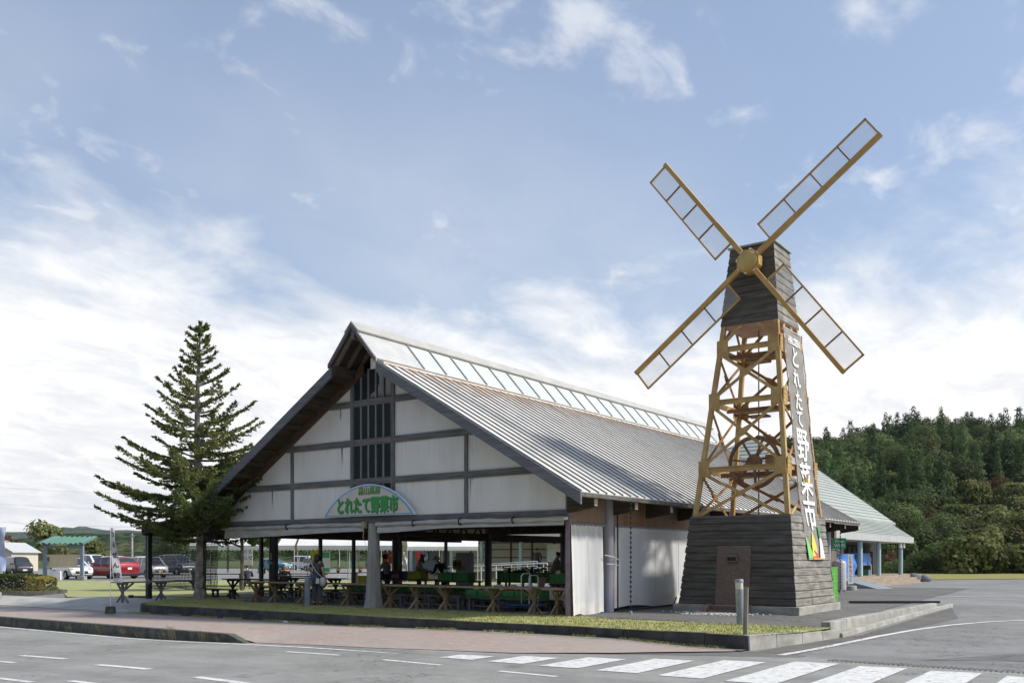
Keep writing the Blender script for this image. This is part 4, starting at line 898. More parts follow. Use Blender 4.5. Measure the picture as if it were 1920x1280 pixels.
for g_ in (lambda m:m.box(WX-.3,WX+.3,WY-.25,WY+.25,7.0,7.06),lambda m:m.box(WX-.25,WX+.3,WY-.2,WY+.2,5.45,5.5),lambda m:m.beam((WX-1,WY+.2,5.72),(WX+1,WY+.2,5.72),.1,.1),lambda m:m.beam((WX-.8,WY-.1,7.2),(WX+.8,WY-.1,7.2),.1,.12),lambda m:m.beam((WX-1.1,WY,3.85),(WX+1.1,WY,3.85),.1,.12)): m=M(); g_(m); wp('cross_member',m,RUSTB)
# flywheel
wc=Vector((WX-.02,WY-.25,4.16)); wh=wp('flywheel',M().add([],[]) if False else (lambda m:(m.tube([(wc.x+.70*math.cos(a),wc.y,wc.z+.70*math.sin(a)) for a in [i*math.pi/24 for i in range(49)]],.062,8,False),m)[1])(M()),RUSTB,smooth=True)
m=M(); m.tube([wc+Vector((0,-.07,0)),wc+Vector((0,.09,0))],.21,20); part('hub',m,RUSTB,wh,world=True)
for i in range(7):
    a=i*2*math.pi/7+.3; m=M(); m.beam(wc+Vector((.18*math.cos(a),0,.18*math.sin(a))),wc+Vector((.67*math.cos(a),0,.67*math.sin(a))),.05,.075,(0,1,0)); part('spoke',m,RUSTB,wh,world=True)
m=M(); m.box(WX+.15,WX+.55,WY+.15,WY+.5,3.98,4.4); wp('gear_box',m,timber('pale crate timber',(.42,.28,.14),(.52,.37,.2),2))
# head
WXs=WX; WX=WX+SX
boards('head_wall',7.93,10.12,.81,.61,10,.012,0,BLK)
m=M(); m.box(WX-.80,WX+.80,WY-.80,WY+.80,7.915,7.94); wp('head_floor',m,mat('ply floor',(.40,.24,.17),(.5,.32,.24),.8,(3,3,3)))
m=M(); m.prism([(WX-.68,WY-.68,10.11),(WX+.68,WY-.68,10.11),(WX+.68,WY+.68,10.11),(WX-.68,WY+.68,10.11)],(0,0,0),(0,0,.045)); wp('head_roof',m,mat('verdigris roof',(.22,.27,.25),(.32,.37,.34),.6,(4,4,4)))
WX=WXs
# sails
sr=thing('windmill_sails','four ochre steel lattice sails crossing on a round hub at the windmill head','windmill sails',(3.05,WY-1.0,9.56))
HB=Vector((3.05,WY-1.0,9.56))
def ngon(r,y,n,ph=0): return [(HB.x+r*math.cos(ph+2*math.pi*i/n),HB.y+y,HB.z+r*math.sin(ph+2*math.pi*i/n)) for i in range(n)]
m=M(); m.prism(ngon(.335,-.10,8,.39),(0,0,0),(0,.30,0)); m.tube([HB+Vector((0,.2,0)),HB+Vector((0,.9,0))],.1,10); hb=part('hub',m,OCHRE,sr,world=True,bevel=.012)
m=M(); m.tube([HB+Vector((0,-.10,0)),HB+Vector((0,-.13,0)),HB+Vector((0,-.15,0)),HB+Vector((0,-.215,0))],[.275,.27,.25,.015],36); part('hub_cap',m,mat('worn gold paint',(.40,.27,.07),(.48,.34,.10),.5,(3,3,3)),hb,world=True,smooth=True)
m=M()
for i in range(16):
    a=i*math.pi/8+.39+(-.14 if i%2 else .14); m.ball(HB+Vector((.325*math.cos(a),-.08,.325*math.sin(a))),.022,6,4)
part('bolt',m,WHITE,hb,world=True)
def meshmat():
    m,nt,b=nodes('expanded metal'); k=nt.links.new; N=nt.nodes
    b.inputs['Base Color'].default_value=(.60,.61,.63,1); b.inputs['Roughness'].default_value=.5
    tc=N.new('ShaderNodeTexCoord'); sp=N.new('ShaderNodeSeparateXYZ'); k(tc.outputs['Object'],sp.inputs[0])
    def bar(sx,sz,per,th):
        a=N.new('ShaderNodeMath'); a.operation='MULTIPLY'; k(sp.outputs[0],a.inputs[0]); a.inputs[1].default_value=sx
        c=N.new('ShaderNodeMath'); c.operation='MULTIPLY_ADD'; k(sp.outputs[2],c.inputs[0]); c.inputs[1].default_value=sz; k(a.outputs[0],c.inputs[2])
        p=N.new('ShaderNodeMath'); p.operation='PINGPONG'; ad=N.new('ShaderNodeMath'); ad.inputs[1].default_value=500; k(c.outputs[0],ad.inputs[0]); k(ad.outputs[0],p.inputs[0]); p.inputs[1].default_value=per/2
        l=N.new('ShaderNodeMath'); l.operation='LESS_THAN'; k(p.outputs[0],l.inputs[0]); l.inputs[1].default_value=th; return l.outputs[0]
    x=N.new('ShaderNodeMath'); x.operation='MAXIMUM'; k(bar(.45,.9,.036,.0027),x.inputs[0]); k(bar(.45,-.9,.036,.0027),x.inputs[1]); k(x.outputs[0],b.inputs['Alpha']); return m
EXM=meshmat()
A0=math.atan2(2.52,3.50)
for q in range(4):
    a=A0+.03+q*math.pi/2-(0 if q!=0 else .02); dx,dz=math.cos(a),math.sin(a); px_,pz=-dz,dx; Ls=[4.30,4.12,4.36,4.20][q]
    P=lambda u,v,y=0:Vector((HB.x+dx*u+px_*v,HB.y-.02+y,HB.z+dz*u+pz*v))
    m=M(); m.beam(P(.28,-.01),P(1.5,0),.13,.12,(0,1,0)); m.beam(P(1.45,0),P(Ls,.0),.115,.13,(0,1,0)); sail=part('sail',m,OCHRE,sr,world=True,bevel=.006,label=['upper right','upper left','lower left','lower right'][q]+' sail')
    r0=.79; lat=M(); us=[r0+(Ls-.03-r0)*i/4 for i in range(5)]
    for u in us[1:4]: lat=M(); lat.beam(P(u,.05,.02),P(u,.60,.02),.035,.045,(0,1,0)); part('rung',lat,RUSTB,sail,world=True)
    lat=M(); lat.beam(P(us[0],.05,.02),P(us[0],.62,.02),.045,.05,(0,1,0)); lat.beam(P(us[4],.05,.02),P(us[4],.62,.02),.045,.05,(0,1,0)); lat.beam(P(us[0]-.02,.62,.02),P(us[4]+.02,.62,.02),.045,.05,(0,1,0)); part('frame',lat,OCHRE,sail,world=True)
    g=M(); g.open=True
    g.face([P(us[0]+.02,.05,.01),P(us[4]-.02,.05,.01),P(us[4]-.02,.61,.01),P(us[0]+.02,.61,.01)])
    o=link('mesh_panel',None,sail) if False else None
    # the panel gets its own turned axes so the mesh pattern follows the sail
    me=M(); me.open=True; w=(us[4]-us[0]); me.face([(0,0,0),(w,0,0),(w,0,.56),(0,0,.56)])
    po=link('mesh_panel',me.mesh('mesh_panel',EXM),sail); b=P(us[0],.055,.02); po.location=b-Vector(sr.location); po.rotation_euler=(0,-a,0)
# long banner down the sunny side
def bpt(u,z):                                      # u metres across, z height
    if z>2.62: t=(z-Z0)/(Z1-Z0); x=WX+lerp(LB_,LT_,t)+.115+SX*t
    else: x=WX+LB_+.115+(2.62-z)*.11
    sag=.05*math.sin((z-1.4)/6.3*math.pi)*(1-(u/.72)**2)+.012*math.sin(z*5+u*3)+.01*math.sin(z*11-u*6)
    tw=-.30*max(0,(2.3-z))*0
    return (x-sag*.7,5.50+u+lerp(.14,0,sm(z,1.4,3.0))-(.02*(7.8-z)*0),z)
bn=thing('long_banner','long grey-brown banner with white Japanese lettering hung down the windmill','banner',(WX+1.2,5.45,1.4))
BG=mat('banner cloth',(.21,.20,.185),(.26,.25,.232),.75,(3,3,3),6,c3=(.25,.245,.235),s3=(1.5,1.5,.8),a3=.5)
m=M(); m.open=True; m.grid([[bpt(lerp(-.68,.68,i/14),lerp(7.74,1.46,j/120)) for j in range(121)] for i in range(15)]); part('cloth',m,BG,bn,world=True,smooth='all')
def bl(uo,zo,ku=1,kz=1,off=.02):
    def f(u,v):
        x,y,z=bpt(uo+u*ku,zo+v*kz); return (x+off,y,z)
    return f
WL=mat('white banner print',(.82,.82,.80),None,.6)
m=M(); lettering(m,'HIRUZEN',.25,bl(0,7.36,.98,1.2),bold=.012)
for ch,sz,z,ku,kz in [('と',.62,6.80,.95,1.0),('れ',.60,6.22,.95,.95),('た',.60,5.60,.95,.98),('て',.58,5.12,.95,.95),('野',.98,4.24,1.0,1.0),('菜',.98,3.27,1.0,1.0),('市',1.0,2.33,1.0,1.0)]:
    lettering(m,ch,sz,bl(0,z,ku,kz),bold=.022)
part('lettering',m,WL,bn,world=True)
def blob(pts,c,nm,off=.03):
    m=M(); m.open=True; m.face([bl(0,0,1,1,off)(u,z) for u,z in pts]); part(nm,m,c,bn,world=True)
RED_=mat('red print',(.62,.06,.04),None,.6); YEL_=mat('yellow print',(.75,.62,.10),None,.6); GRP=mat('green print',(.22,.55,.13),None,.6); DGP=mat('dark green print',(.05,.30,.09),None,.6); ORP=mat('orange print',(.72,.33,.05),None,.6)
blob([(-.68,1.47),(-.68,2.08),(-.58,1.98),(-.42,1.80),(-.30,1.60),(-.22,1.47)],GRP,'leaf_print')
blob([(-.30,1.47),(-.26,1.85),(-.12,2.22),(.02,2.0),(.12,1.75),(.10,1.47)],YEL_,'corn_print')
blob([(.34,1.47),(.36,1.8),(.44,2.05),(.52,2.10),(.60,1.9),(.68,1.47)],WL,'radish_print')
blob([(.42,2.02),(.40,2.34),(.50,2.38),(.58,2.30),(.56,2.04)],DGP,'stalk_print',.032)
blob([(-.36,1.47),(-.30,1.66),(-.12,1.70),(.04,1.62),(.16,1.50),(.16,1.47)],RED_,'tomato_print',.035)
blob([(-.34,1.44),(-.34,1.475),(.66,1.475),(.66,1.44)],ORP,'rail_print',.036)
for c,u,z in ((RED_,-.06,3.62),(YEL_,.16,3.58),(GRP,-.26,3.56)): blob([(u-.07,z+.02),(u,z+.10),(u+.08,z+.03),(u+.05,z-.07),(u-.05,z-.07)],c,'vegetable_print',.034)
m=M(); m.tube([bpt(-.72,7.8),bpt(-.72,1.46)],.013,5) if False else None
for u in (-.76,.76):
    m=M(); m.tube([Vector(bpt(u,z))+Vector((.0,0,0)) for z in [7.78-i*.3 for i in range(18)]],.016,6); part('side_pole',m,mat('copper pole',(.45,.28,.19),(.52,.36,.27),.5,(5,5,5)),bn,world=True)
for u in (-.70,.70):
    for i in range(20):
        m=M(); c=Vector(bpt(u,7.6-i*.26)); m.ball(c+Vector((.02,0,0)),.016,5,4); part('eyelet',m,WHITE,bn,world=True)
m=M(); m.tube([bpt(-.70,7.76),bpt(.70,7.76)],.014,6); m.tube([bpt(-.62,1.45),bpt(.70,1.45)],.02,6); part('cross_rail',m,WHITE,bn,world=True)
# ================================================================ THE FIR
def fir():
    t=thing('fir_tree','tall fir with open tiered branches on the lawn at the left corner of the hall','tree',(-14.86,-.35,.10))
    H=9.42; rnd=random.Random(21)
    P=[]; n=26
    def tr(z): return Vector((.05*math.sin(z*.8),.05*math.sin(z*.6+1),z))
    def rad(z): return .185*(1-z/H)**.85+.012+.09*max(0,1-z/.35)**2
    for i in range(n+1):
        z=-.1+(H+.1)*i/n; c=tr(max(0,z)); r=rad(max(z,0)); P.append([(c.x+r*(1+.08*math.sin(3*a+i)+.05*math.sin(7*a))*math.cos(a),c.y+r*(1+.08*math.sin(3*a+i))*math.sin(a),z) for a in [2*math.pi*j/14 for j in range(15)]])
    m=M(); m.grid(P); part('trunk',m,mat('fir bark',(.17,.155,.13),(.36,.335,.29),.95,(9,9,4),7,.35,.65,c3=(.10,.095,.08),s3=(5,5,3),a3=.8,bump=.6,bs=(30,30,14)),t,smooth='all')
    FO=leafmat('fir needles',(.080,.12,.040),(.165,.195,.065),(.27,.24,.075),(3,3,3),.6)
    wood=M(); lv=M(); lv.open=True
    def tuft(c,d,s):
        d=d.normalized()
        for k in range(5):
            q=Vector((rnd.gauss(0,1),rnd.gauss(0,1),rnd.gauss(0,.7)+.35)); q=(q-d*q.dot(d))
            if q.length<.05: continue
            q.normalize(); e=(d*.75+q*.75).normalized()*s; w=d.cross(q).normalized()*s*.24; b=c+d*rnd.uniform(-.5,.5)*s
            lv.face([b-w*.5,b+e*.45-w,b+e,b+e*.45+w,b+w*.5])
    def branch(z,a,L,rise,dens=1):
        base=tr(z); dirv=Vector((math.cos(a),math.sin(a),0)); pts=[]; N=max(6,int(L/.09)); side=Vector((-dirv.y,dirv.x,0)); bend=rnd.uniform(-.12,.12)
        for i in range(N+1):
            s=i/N; pts.append(base+dirv*(L*s)+side*(bend*L*s*s)+Vector((0,0,rise*L*s - .10*L*s*(1-s)*2+ .10*L*s**3)))
        wood.tube(pts[::2]+([pts[-1]] if N%2 else []),[lerp(.028+.010*L,.006,i/max(1,len(pts[::2])-1)) for i in range(len(pts[::2])+(1 if N%2 else 0))],5,False)
        for i in range(1,N+1):
            s=i/N
            if s<rnd.uniform(.10,.34) : continue
            fw=(pts[i]-pts[i-1]).normalized(); tw=L*.30*(1-s)**.8*rnd.uniform(.5,1.1)+.10
            for sg in (-1,1):
                if rnd.random()<.28: continue
                d=(fw*.75+side*sg*.8+Vector((0,0,rnd.uniform(-.08,.22)))).normalized(); k=max(2,int(tw/.075*dens))
                for j in range(k):
                    tuft(pts[i]+d*(tw*(j+.6)/k)+Vector((0,0,-.02*j)),d,rnd.uniform(.065,.115))
            tuft(pts[i],fw,.10)
        tuft(pts[-1],fw,.14)
    def reach(z):
        K=[(1.95,1.5),(2.2,2.6),(2.6,3.25),(3.1,3.15),(3.7,3.25),(4.3,2.85),(4.9,2.25),(5.4,2.35),(6.0,1.75),(6.6,1.35),(7.2,1.05),(7.9,.62),(8.5,.50),(9.0,.34),(9.45,.12)]
        for (a,b),(c,d) in zip(K,K[1:]):
            if a<=z<=c: return lerp(b,d,(z-a)/(c-a))
        return .1
    z=2.0
    while z<9.3:
        k=5; a0=rnd.uniform(0,6.28)
        for i in range(k):
            a=a0+i*6.283/k+rnd.uniform(-.3,.3); zz=z+rnd.uniform(-.10,.12); L=reach(min(9.44,zz))*rnd.uniform(.66,1.08)
            branch(zz,a,L,lerp(-.03,.34,sm(zz,2.4,7.5))+rnd.uniform(-.05,.08),1)
        # short shoots between the whorls
        for i in range(3 if z<4.5 else (1 if z<7.5 else 0)): branch(z+rnd.uniform(.1,.3),rnd.uniform(0,6.28),reach(min(9.4,z))*rnd.uniform(.25,.5),rnd.uniform(.0,.35))
        z+=lerp(.31,.46,sm(z,3.2,5)) if z<7 else .30
    # a few named long limbs that stand out against the sky (left and right in the picture)
    cr=(_ca,_sa); ar=math.atan2(_sa,_ca)
    for zz,da,L,r in [(3.35,0.05,3.3,.10),(3.0,-.15,2.75,.02),(2.55,math.pi+.05,3.35,.06),(3.55,math.pi-.1,3.35,.03),(4.25,math.pi+.12,2.6,.10),(4.75,math.pi,2.45,.20),(5.0,.05,2.4,.10),(5.35,-.1,2.3,.18),(5.75,math.pi-.1,1.75,.22),(6.6,math.pi+.1,1.25,.62),(6.0,.1,1.95,.28),(6.7,.0,1.4,.35),(7.3,-.05,1.0,.45)]: branch(zz,ar+da,L,r)
    for zz,an,L in [(3.0,-55,2.9),(3.4,-48,2.9),(2.7,-62,2.6),(4.0,-45,2.4),(2.85,-38,3.1),(3.15,-30,3.1),(2.5,-50,2.8),(2.75,-22,3.1),(3.3,12,3.0),(3.6,-12,2.8),(2.45,25,2.8)]: branch(zz,R(an),L,rnd.uniform(.02,.14))
    for k in range(26): tuft(tr(9.0+rnd.random()*.5),Vector((rnd.gauss(0,.4),rnd.gauss(0,.4),1)),.13)
    part('branches',wood,MATS['fir bark'],t); part('needles',lv,FO,t)
fir()
t=thing('garden_tree','small bushy green tree on the side lawn seen between fir and roof edge','tree',(*view(-12.3,42),0))
b=broad_mesh(6.0,1.9,44,2.4); 
o=link('crown',b.mesh('crown',[leafmat('garden foliage',(.06,.10,.03),(.11,.15,.05)),BARK]),t)
# ================================================================ PEOPLE
SKIN=mat('skin',(.48,.30,.21),(.52,.335,.24),.55,(6,6,6)); HAIR=mat('black hair',(.010,.009,.009),(.022,.018,.016),.45,(30,30,6))
def skinned(name,V,E,mt,parent,sub=1):
    me=D.meshes.new(name); me.from_pydata([v[0] for v in V],E,[]); o=D.objects.new(name,me); COL.objects.link(o)
    md=o.modifiers.new('s','SKIN'); md.use_smooth_shade=True; md.branch_smoothing=.6
    for i,v in enumerate(V):
        r=v[1]; me.skin_vertices[0].data[i].radius=(r,r) if not isinstance(r,tuple) else r; me.skin_vertices[0].data[i].use_root=(i==0)
    sb=o.modifiers.new('u','SUBSURF'); sb.levels=sub; sb.render_levels=sub
    bpy.context.view_layer.update(); m2=D.meshes.new_from_object(o.evaluated_get(bpy.context.evaluated_depsgraph_get())); D.objects.remove(o); D.meshes.remove(me)
    m2.name=name; m2.materials.clear(); m2.materials.append(mt); m2.polygons.foreach_set('use_smooth',[True]*len(m2.polygons)); return link(name,m2,parent)
def person(label,loc,rz,top,bot,S=1.0,lean=0.0,twist=0,hands=((.24,.02,.80),(-.24,.02,.80)),elbows=None,sit=0,coat=0,sleeve='long',hair='short',skirt=0,step=.0,headtilt=0,tunic=0,group=None):
    """local +y is where the person faces; hands right, left"""
    p=thing('person',label,'person',loc,rz,group)
    def s(x,y,z): return (x*S,y*S,z*S)
    hip=.90 if not sit else .47
    def T(x,y,z):                              # torso point height above the hip, leaned forward
        return s(x,y+z*math.sin(lean),hip+z*math.cos(lean))
    pel=T(0,0,0); waist=T(0,0,.16); chest=T(0,-.01,.36); nk=T(0,0,.50); hd0=T(0,.02+.05*headtilt,.575); hd=T(0,.035+.09*headtilt,.655-.02*headtilt)
    sh=[T(.165,0,.455),T(-.165,0,.455)]
    hn=[s(*h) for h in hands]
    el=[]
    for i in (0,1):
        a,b=Vector(sh[i]),Vector(hn[i]); m_=(a+b)/2; d=(b-a).length; bend=math.sqrt(max(0,(.285*S)**2-(d/2)**2)) if d<.57*S else 0
        out=Vector(((.5 if i==0 else -.5),-.6,-.5)); out=(out-(b-a).normalized()*out.dot((b-a).normalized())); out.normalize(); el.append(tuple(m_+out*bend))
    kn=[];ft=[];toe=[]
    for i,sx in ((0,1),(1,-1)):
        if sit: kn.append(s(sx*.11,.40,.47)); ft.append(s(sx*.11,.40,.07)); toe.append(s(sx*.12,.54,.035))
        else:
            st=step*sx; kn.append(s(sx*.095,st*.5+.02,.48)); ft.append(s(sx*.10,st,.075)); toe.append(s(sx*.12,st+.14,.03))
    V=[(pel,.13*S),(waist,.115*S),(chest,.125*S),(nk,.05*S),(hd0,.062*S),(hd,.088*S),(T(0,.045+.1*headtilt,.72),.07*S),(T(0,.125+.1*headtilt,.645),.016*S)]
    E=[(0,1),(1,2),(2,3),(3,4),(4,5),(5,6),(5,7)]
    hand_idx=[]
    for i in (0,1):
        b=len(V); V+=[(sh[i],.058*S),(el[i],.042*S),(tuple(Vector(hn[i])),.028*S)]; E+=[(2,b),(b,b+1),(b+1,b+2)]
        dv=(Vector(hn[i])-Vector(el[i])).normalized(); pm=Vector(hn[i])+dv*.075*S; V.append((tuple(pm),(.034*S,.02*S))); E.append((b+2,b+3))
        sd=dv.cross(Vector((1,0,0)) if abs(dv.x)<.8 else Vector((0,1,0))).normalized()
        for k,(o_,l_) in enumerate(((-.027,.062),(-.009,.075),(.009,.07),(.027,.055))):
            c=len(V); V+=[(tuple(pm+sd*o_*S+dv*l_*.55*S),.0085*S),(tuple(pm+sd*o_*1.1*S+dv*l_*.95*S+Vector((0,.012*S,-.006*S))),.0075*S)]; E+=[(b+3,c),(c,c+1)]
        c=len(V); V+=[(tuple(Vector(hn[i])+sd*-.04*S+dv*.055*S+Vector((0,.012,0))),.009*S)]; E+=[(b+2,c)]
    for i in (0,1):
        b=len(V); hx=T((.09 if i==0 else -.09),0,-.04); V+=[(hx,.092*S),(kn[i],.058*S),(ft[i],.04*S),(toe[i],.032*S)]; E+=[(0,b),(b,b+1),(b+1,b+2),(b+2,b+3)]
    skinned('body',V,E,SKIN,p)
    # upper garment
    g=1.14; bot_z=-.08 if not tunic else -.36
    V=[(T(0,0,.1),.15*S),(T(0,0,-.02),.158*S),(chest,.150*S),(T(0,0,.455),.10*S)]; E=[(0,1),(0,2),(2,3)]
    if coat or tunic: V.append((s(0,-.02,hip-(.42 if coat else .34)),(.215*S if coat else .19*S))); E.append((1,4))
    for i in (0,1):
        b=len(V); e=Vector(el[i]); a=Vector(sh[i]); h_=Vector(hn[i])
        if sleeve=='long': V+=[(sh[i],.072*S),(el[i],.056*S),(tuple(e.lerp(h_,.9)),.040*S)]; E+=[(2,b),(b,b+1),(b+1,b+2)]
        else: V+=[(sh[i],.072*S),(tuple(a.lerp(e,.75)),.066*S)]; E+=[(2,b),(b,b+1)]
    skinned('coat' if coat else 'top',V,E,top,p)
    # trousers or skirt
    V=[(T(0,0,.0),.142*S)]; E=[]
    for i in (0,1):
        b=len(V); V+=[(T((.09 if i==0 else -.09),0,-.05),.100*S),(kn[i],.076*S),(tuple(Vector(ft[i])+Vector((0,0,.03))),.058*S)]; E+=[(0,b),(b,b+1),(b+1,b+2)]
    skinned('trousers',V,E,bot,p)
    V=[(toe[0],.04*S),(tuple(Vector(ft[0])+Vector((0,-.03,-.03))),.045*S)]; skinned('shoe',V,[(0,1)],BLACK,p); V=[(toe[1],.04*S),(tuple(Vector(ft[1])+Vector((0,-.03,-.03))),.045*S)]; skinned('shoe',V,[(0,1)],BLACK,p)
    h=Vector(hd); hv=Vector((0,-.022*S,.028*S))
    if hair=='short': V=[(tuple(h+hv),.100*S),(tuple(h+Vector((0,-.05,.01))*S),.088*S),(tuple(h+Vector((0,-.055,-.06))*S),.06*S)]; E=[(0,1),(1,2)]
    elif hair=='long': V=[(tuple(h+hv),.108*S),(tuple(h+Vector((0,-.05,-.02))*S),.112*S),(tuple(h+Vector((0,-.075,-.14))*S),.108*S),(tuple(h+Vector((0,-.085,-.25))*S),.085*S)]; E=[(0,1),(1,2),(2,3)]
    elif hair=='ponytail': V=[(tuple(h+hv),.102*S),(tuple(h+Vector((0,-.05,0))*S),.09*S),(tuple(h+Vector((.05,-.03,-.12))*S),.055*S),(tuple(h+Vector((.09,.03,-.27))*S),.042*S)]; E=[(0,1),(1,2),(2,3)]
    else: V=None
    if V: skinned('hair',V,E,HAIR,p)
    if hair=='hat':
        m=M(); c=h+Vector((0,-.01,.03))*S; m.tube([c+Vector((0,0,-.035)),c+Vector((0,0,.02)),c+Vector((0,0,.085)),c+Vector((0,0,.11))],[.175*S,.112*S,.10*S,.055*S],18); part('sun_hat',m,mat('beige hat',(.50,.44,.34),(.58,.52,.42),.8,(9,9,9)),p,smooth=True)
    if hair=='cap':
        m=M(); m.ball(h+Vector((0,-.01,.03))*S,.108*S,14,9,(1,1,.92)); m.ball(h+Vector((0,.11,.045))*S,.07*S,10,5,(1,1,.18)); part('cap',m,HAIR,p,smooth=True)
    return p,s
GRYT=col('charcoal cloth',(.085,.085,.09),.9); DEN=col('denim',(.09,.11,.17),.9); LAV=col('lavender cloth',(.38,.34,.50),.9); BLKC=col('black cloth',(.02,.02,.023),.9)
TAUPE=col('taupe coat cloth',(.26,.245,.22),.9); PALEB=col('pale blouse',(.52,.49,.52),.9); NAVY=col('navy cloth',(.03,.04,.08),.9)
w,s_=person('person with long black hair and charcoal tunic standing back turned behind the grey bollard',(-9.40,.08,.0),.10,GRYT,DEN,1.0,lean=.05,hands=((.30,.05,.83),(-.27,.18,.98)),hair='long',tunic=1,sleeve='short',step=.04)
m=M(); m.tube([(-.17,-.10,1.40),(-.05,-.165,1.28),(.12,-.175,1.06),(.25,-.08,.90),(.28,.0,.84)],.014,6); m.tube([(-.16,-.08,1.41),(-.15,.1,1.36)],.014,6); bagg=solo('shoulder_bag',m.ball((.28,-.06,.74),.13,12,9,(.95,.55,1.15)),mat('white bag',(.55,.55,.56),(.62,.62,.63),.6,(5,5,5)),'white shoulder bag slung from the left shoulder of the person in charcoal','bag',(-9.40,.08,.0),.10,smooth=True)
m=M(); m.prism([(.16,-.20,.86),(.26,-.20,.84),(.24,-.20,.68),(.12,-.20,.69)],(0,0,0),(0,.03,0)); solo('white_towel',m,WHITE,'white cloth tied to the strap of the shoulder bag','towel',(-9.40,.08,.0),.10)
m=M(); m.ball((-.30,.20,.86),.12,10,8,(1.1,.8,1.1)); m.tube([(-.30,.2,.97),(-.28,.19,1.02)],.02,6); solo('plastic_bag',m,mat('thin plastic bag',(.50,.51,.52),(.62,.63,.64),.25,(9,9,9)),'thin white plastic bag held beside the grey bollard','bag',(-9.40,.08,.0),.10,smooth=True)
person('person in a lavender top with black cap lifting a yellow crate behind the trunk column',(-10.0,3.9,0),1.75,LAV,NAVY,.97,lean=.12,hands=((.17,.42,.92),(-.17,.42,.92)),hair='cap',step=.12)
person('person with long dark hair in a pale blouse looking down at the produce',(-9.25,4.7,0),-.9,PALEB,GRYT,1.02,lean=.10,hands=((.10,.36,1.0),(-.14,.34,.98)),hair='ponytail',headtilt=.7)
person('person in a beige sun hat and black top bending over the yellow crate',(-7.85,4.5,0),1.45,BLKC,BLKC,1.0,lean=.62,hands=((.13,.55,.92),(-.12,.55,.95)),hair='hat',headtilt=.6)
person('person in a long taupe coat with short dark hair standing by the vinyl curtain',(-2.95,3.95,0),-.75,TAUPE,BLKC,1.04,lean=.04,hands=((.22,.30,.98),(-.18,.36,1.02)),coat=1,hair='short',headtilt=.5)
person('dark seated person in navy on the bench beyond the net',(-23.2,8.2,0),.9,NAVY,BLKC,1.0,lean=.35,sit=1,hands=((.14,.45,.66),(-.14,.45,.66)),hair='short')
person('dark seated person hunched forward beside the thin post',(-22.2,9.6,0),-2.2,BLKC,BLKC,1.02,lean=.42,sit=1,hands=((.14,.42,.60),(-.14,.42,.60)),hair='short')
person('person in dark clothes standing by the white notice under the tent',(-23.6,9.4,0),2.6,NAVY,NAVY,1.03,hands=((.22,.1,.86),(-.22,.1,.86)),hair='short')
person('person in grey shirt standing on the porch beside the poster panel',(-21.2,29.6,.45),.6,GRYT,NAVY,1.05,hands=((.25,.05,.84),(-.2,.2,1.0)),hair='short')
# ================================================================ TABLES, BENCHES, CRATES
TW=timber('table timber',(.27,.185,.115),(.42,.31,.215),0,(.36,.33,.29),.6); TWL=timber('table leg timber',(.29,.185,.105),(.43,.30,.185),2,(.34,.29,.23),.4)
OLDW=timber('bench timber',(.13,.125,.125),(.25,.245,.25),0,(.32,.31,.30),.5); OLDL=timber('bench leg timber',(.15,.145,.15),(.27,.265,.27),2)
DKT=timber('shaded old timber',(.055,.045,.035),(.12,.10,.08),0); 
def trestle(x0,y0,L,rz,label,sup,top=TW,leg=TWL,z=.69,w=.60,group=None,diag=True):
    t=thing('trestle_table',label,'table',(x0,y0,0),rz,group)
    m=M()
    for i in range(4): yy=-w/2+i*w/4; m.box(0,L,yy+.004,yy+w/4-.004,z-.04+.002*(i%2),z)
    part('tabletop',m,top,t)
    for u in sup:
        m=M(); m.box(u-.035,u+.035,-.035,.035,0,z-.05)
        for sg in (-1,1): m.beam((u+.001,sg*.02,.26),(u+.001,sg*.30,.0),.06,.045,(1,0,0)); m.beam((u,sg*.02,.34),(u,sg*.25,z-.07),.055,.045,(1,0,0))
        m.box(u-.04,u+.04,-w/2+.04,w/2-.04,z-.10,z-.041)
        part('trestle',m,leg,t)
    if diag:
        for u,sg in ((sup[0],1),(sup[-1],-1)): m=M(); m.beam((u,0,.36),(u+sg*.42,0,z-.05),.05,.05); part('brace',m,leg,t)
    return t
trestle(-13.25,.58,3.0,0,'long trestle table of brown timber at the left end of the hall front',[.25,1.25,2.7],group=None)
trestle(-10.15,.60,3.05,0,'trestle table between the grey bollard and the trunk column',[.2,1.6,2.8])
trestle(-6.85,.40,2.68,0,'trestle table just right of the trunk column',[.28,1.35,2.45])
trestle(-4.14,.40,2.92,0,'trestle table standing before the green crates and blue trolley',[1.45,2.82])
trestle(-.95,.46,1.05,0,'short trestle table beside the vinyl curtain with papers on it',[.32,.98])
trestle(-15.95,-2.75,3.7,R(95),'weathered grey trestle table on the paved drive behind the fir tree',[.22,1.75,3.4],OLDW,OLDL)
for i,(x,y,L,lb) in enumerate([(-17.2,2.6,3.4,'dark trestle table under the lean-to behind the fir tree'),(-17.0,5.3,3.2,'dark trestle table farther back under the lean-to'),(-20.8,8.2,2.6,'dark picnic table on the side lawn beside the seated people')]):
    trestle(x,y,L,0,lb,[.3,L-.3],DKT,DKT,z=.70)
m=M(); m.box(0,.28,0,.20,0,.004); m.box(.03,.2,-.02,.19,.004,.01); solo('paper_sheets',m,WHITE,'white paper sheets lying on the short trestle table','paper',(-.72,.22,.692))
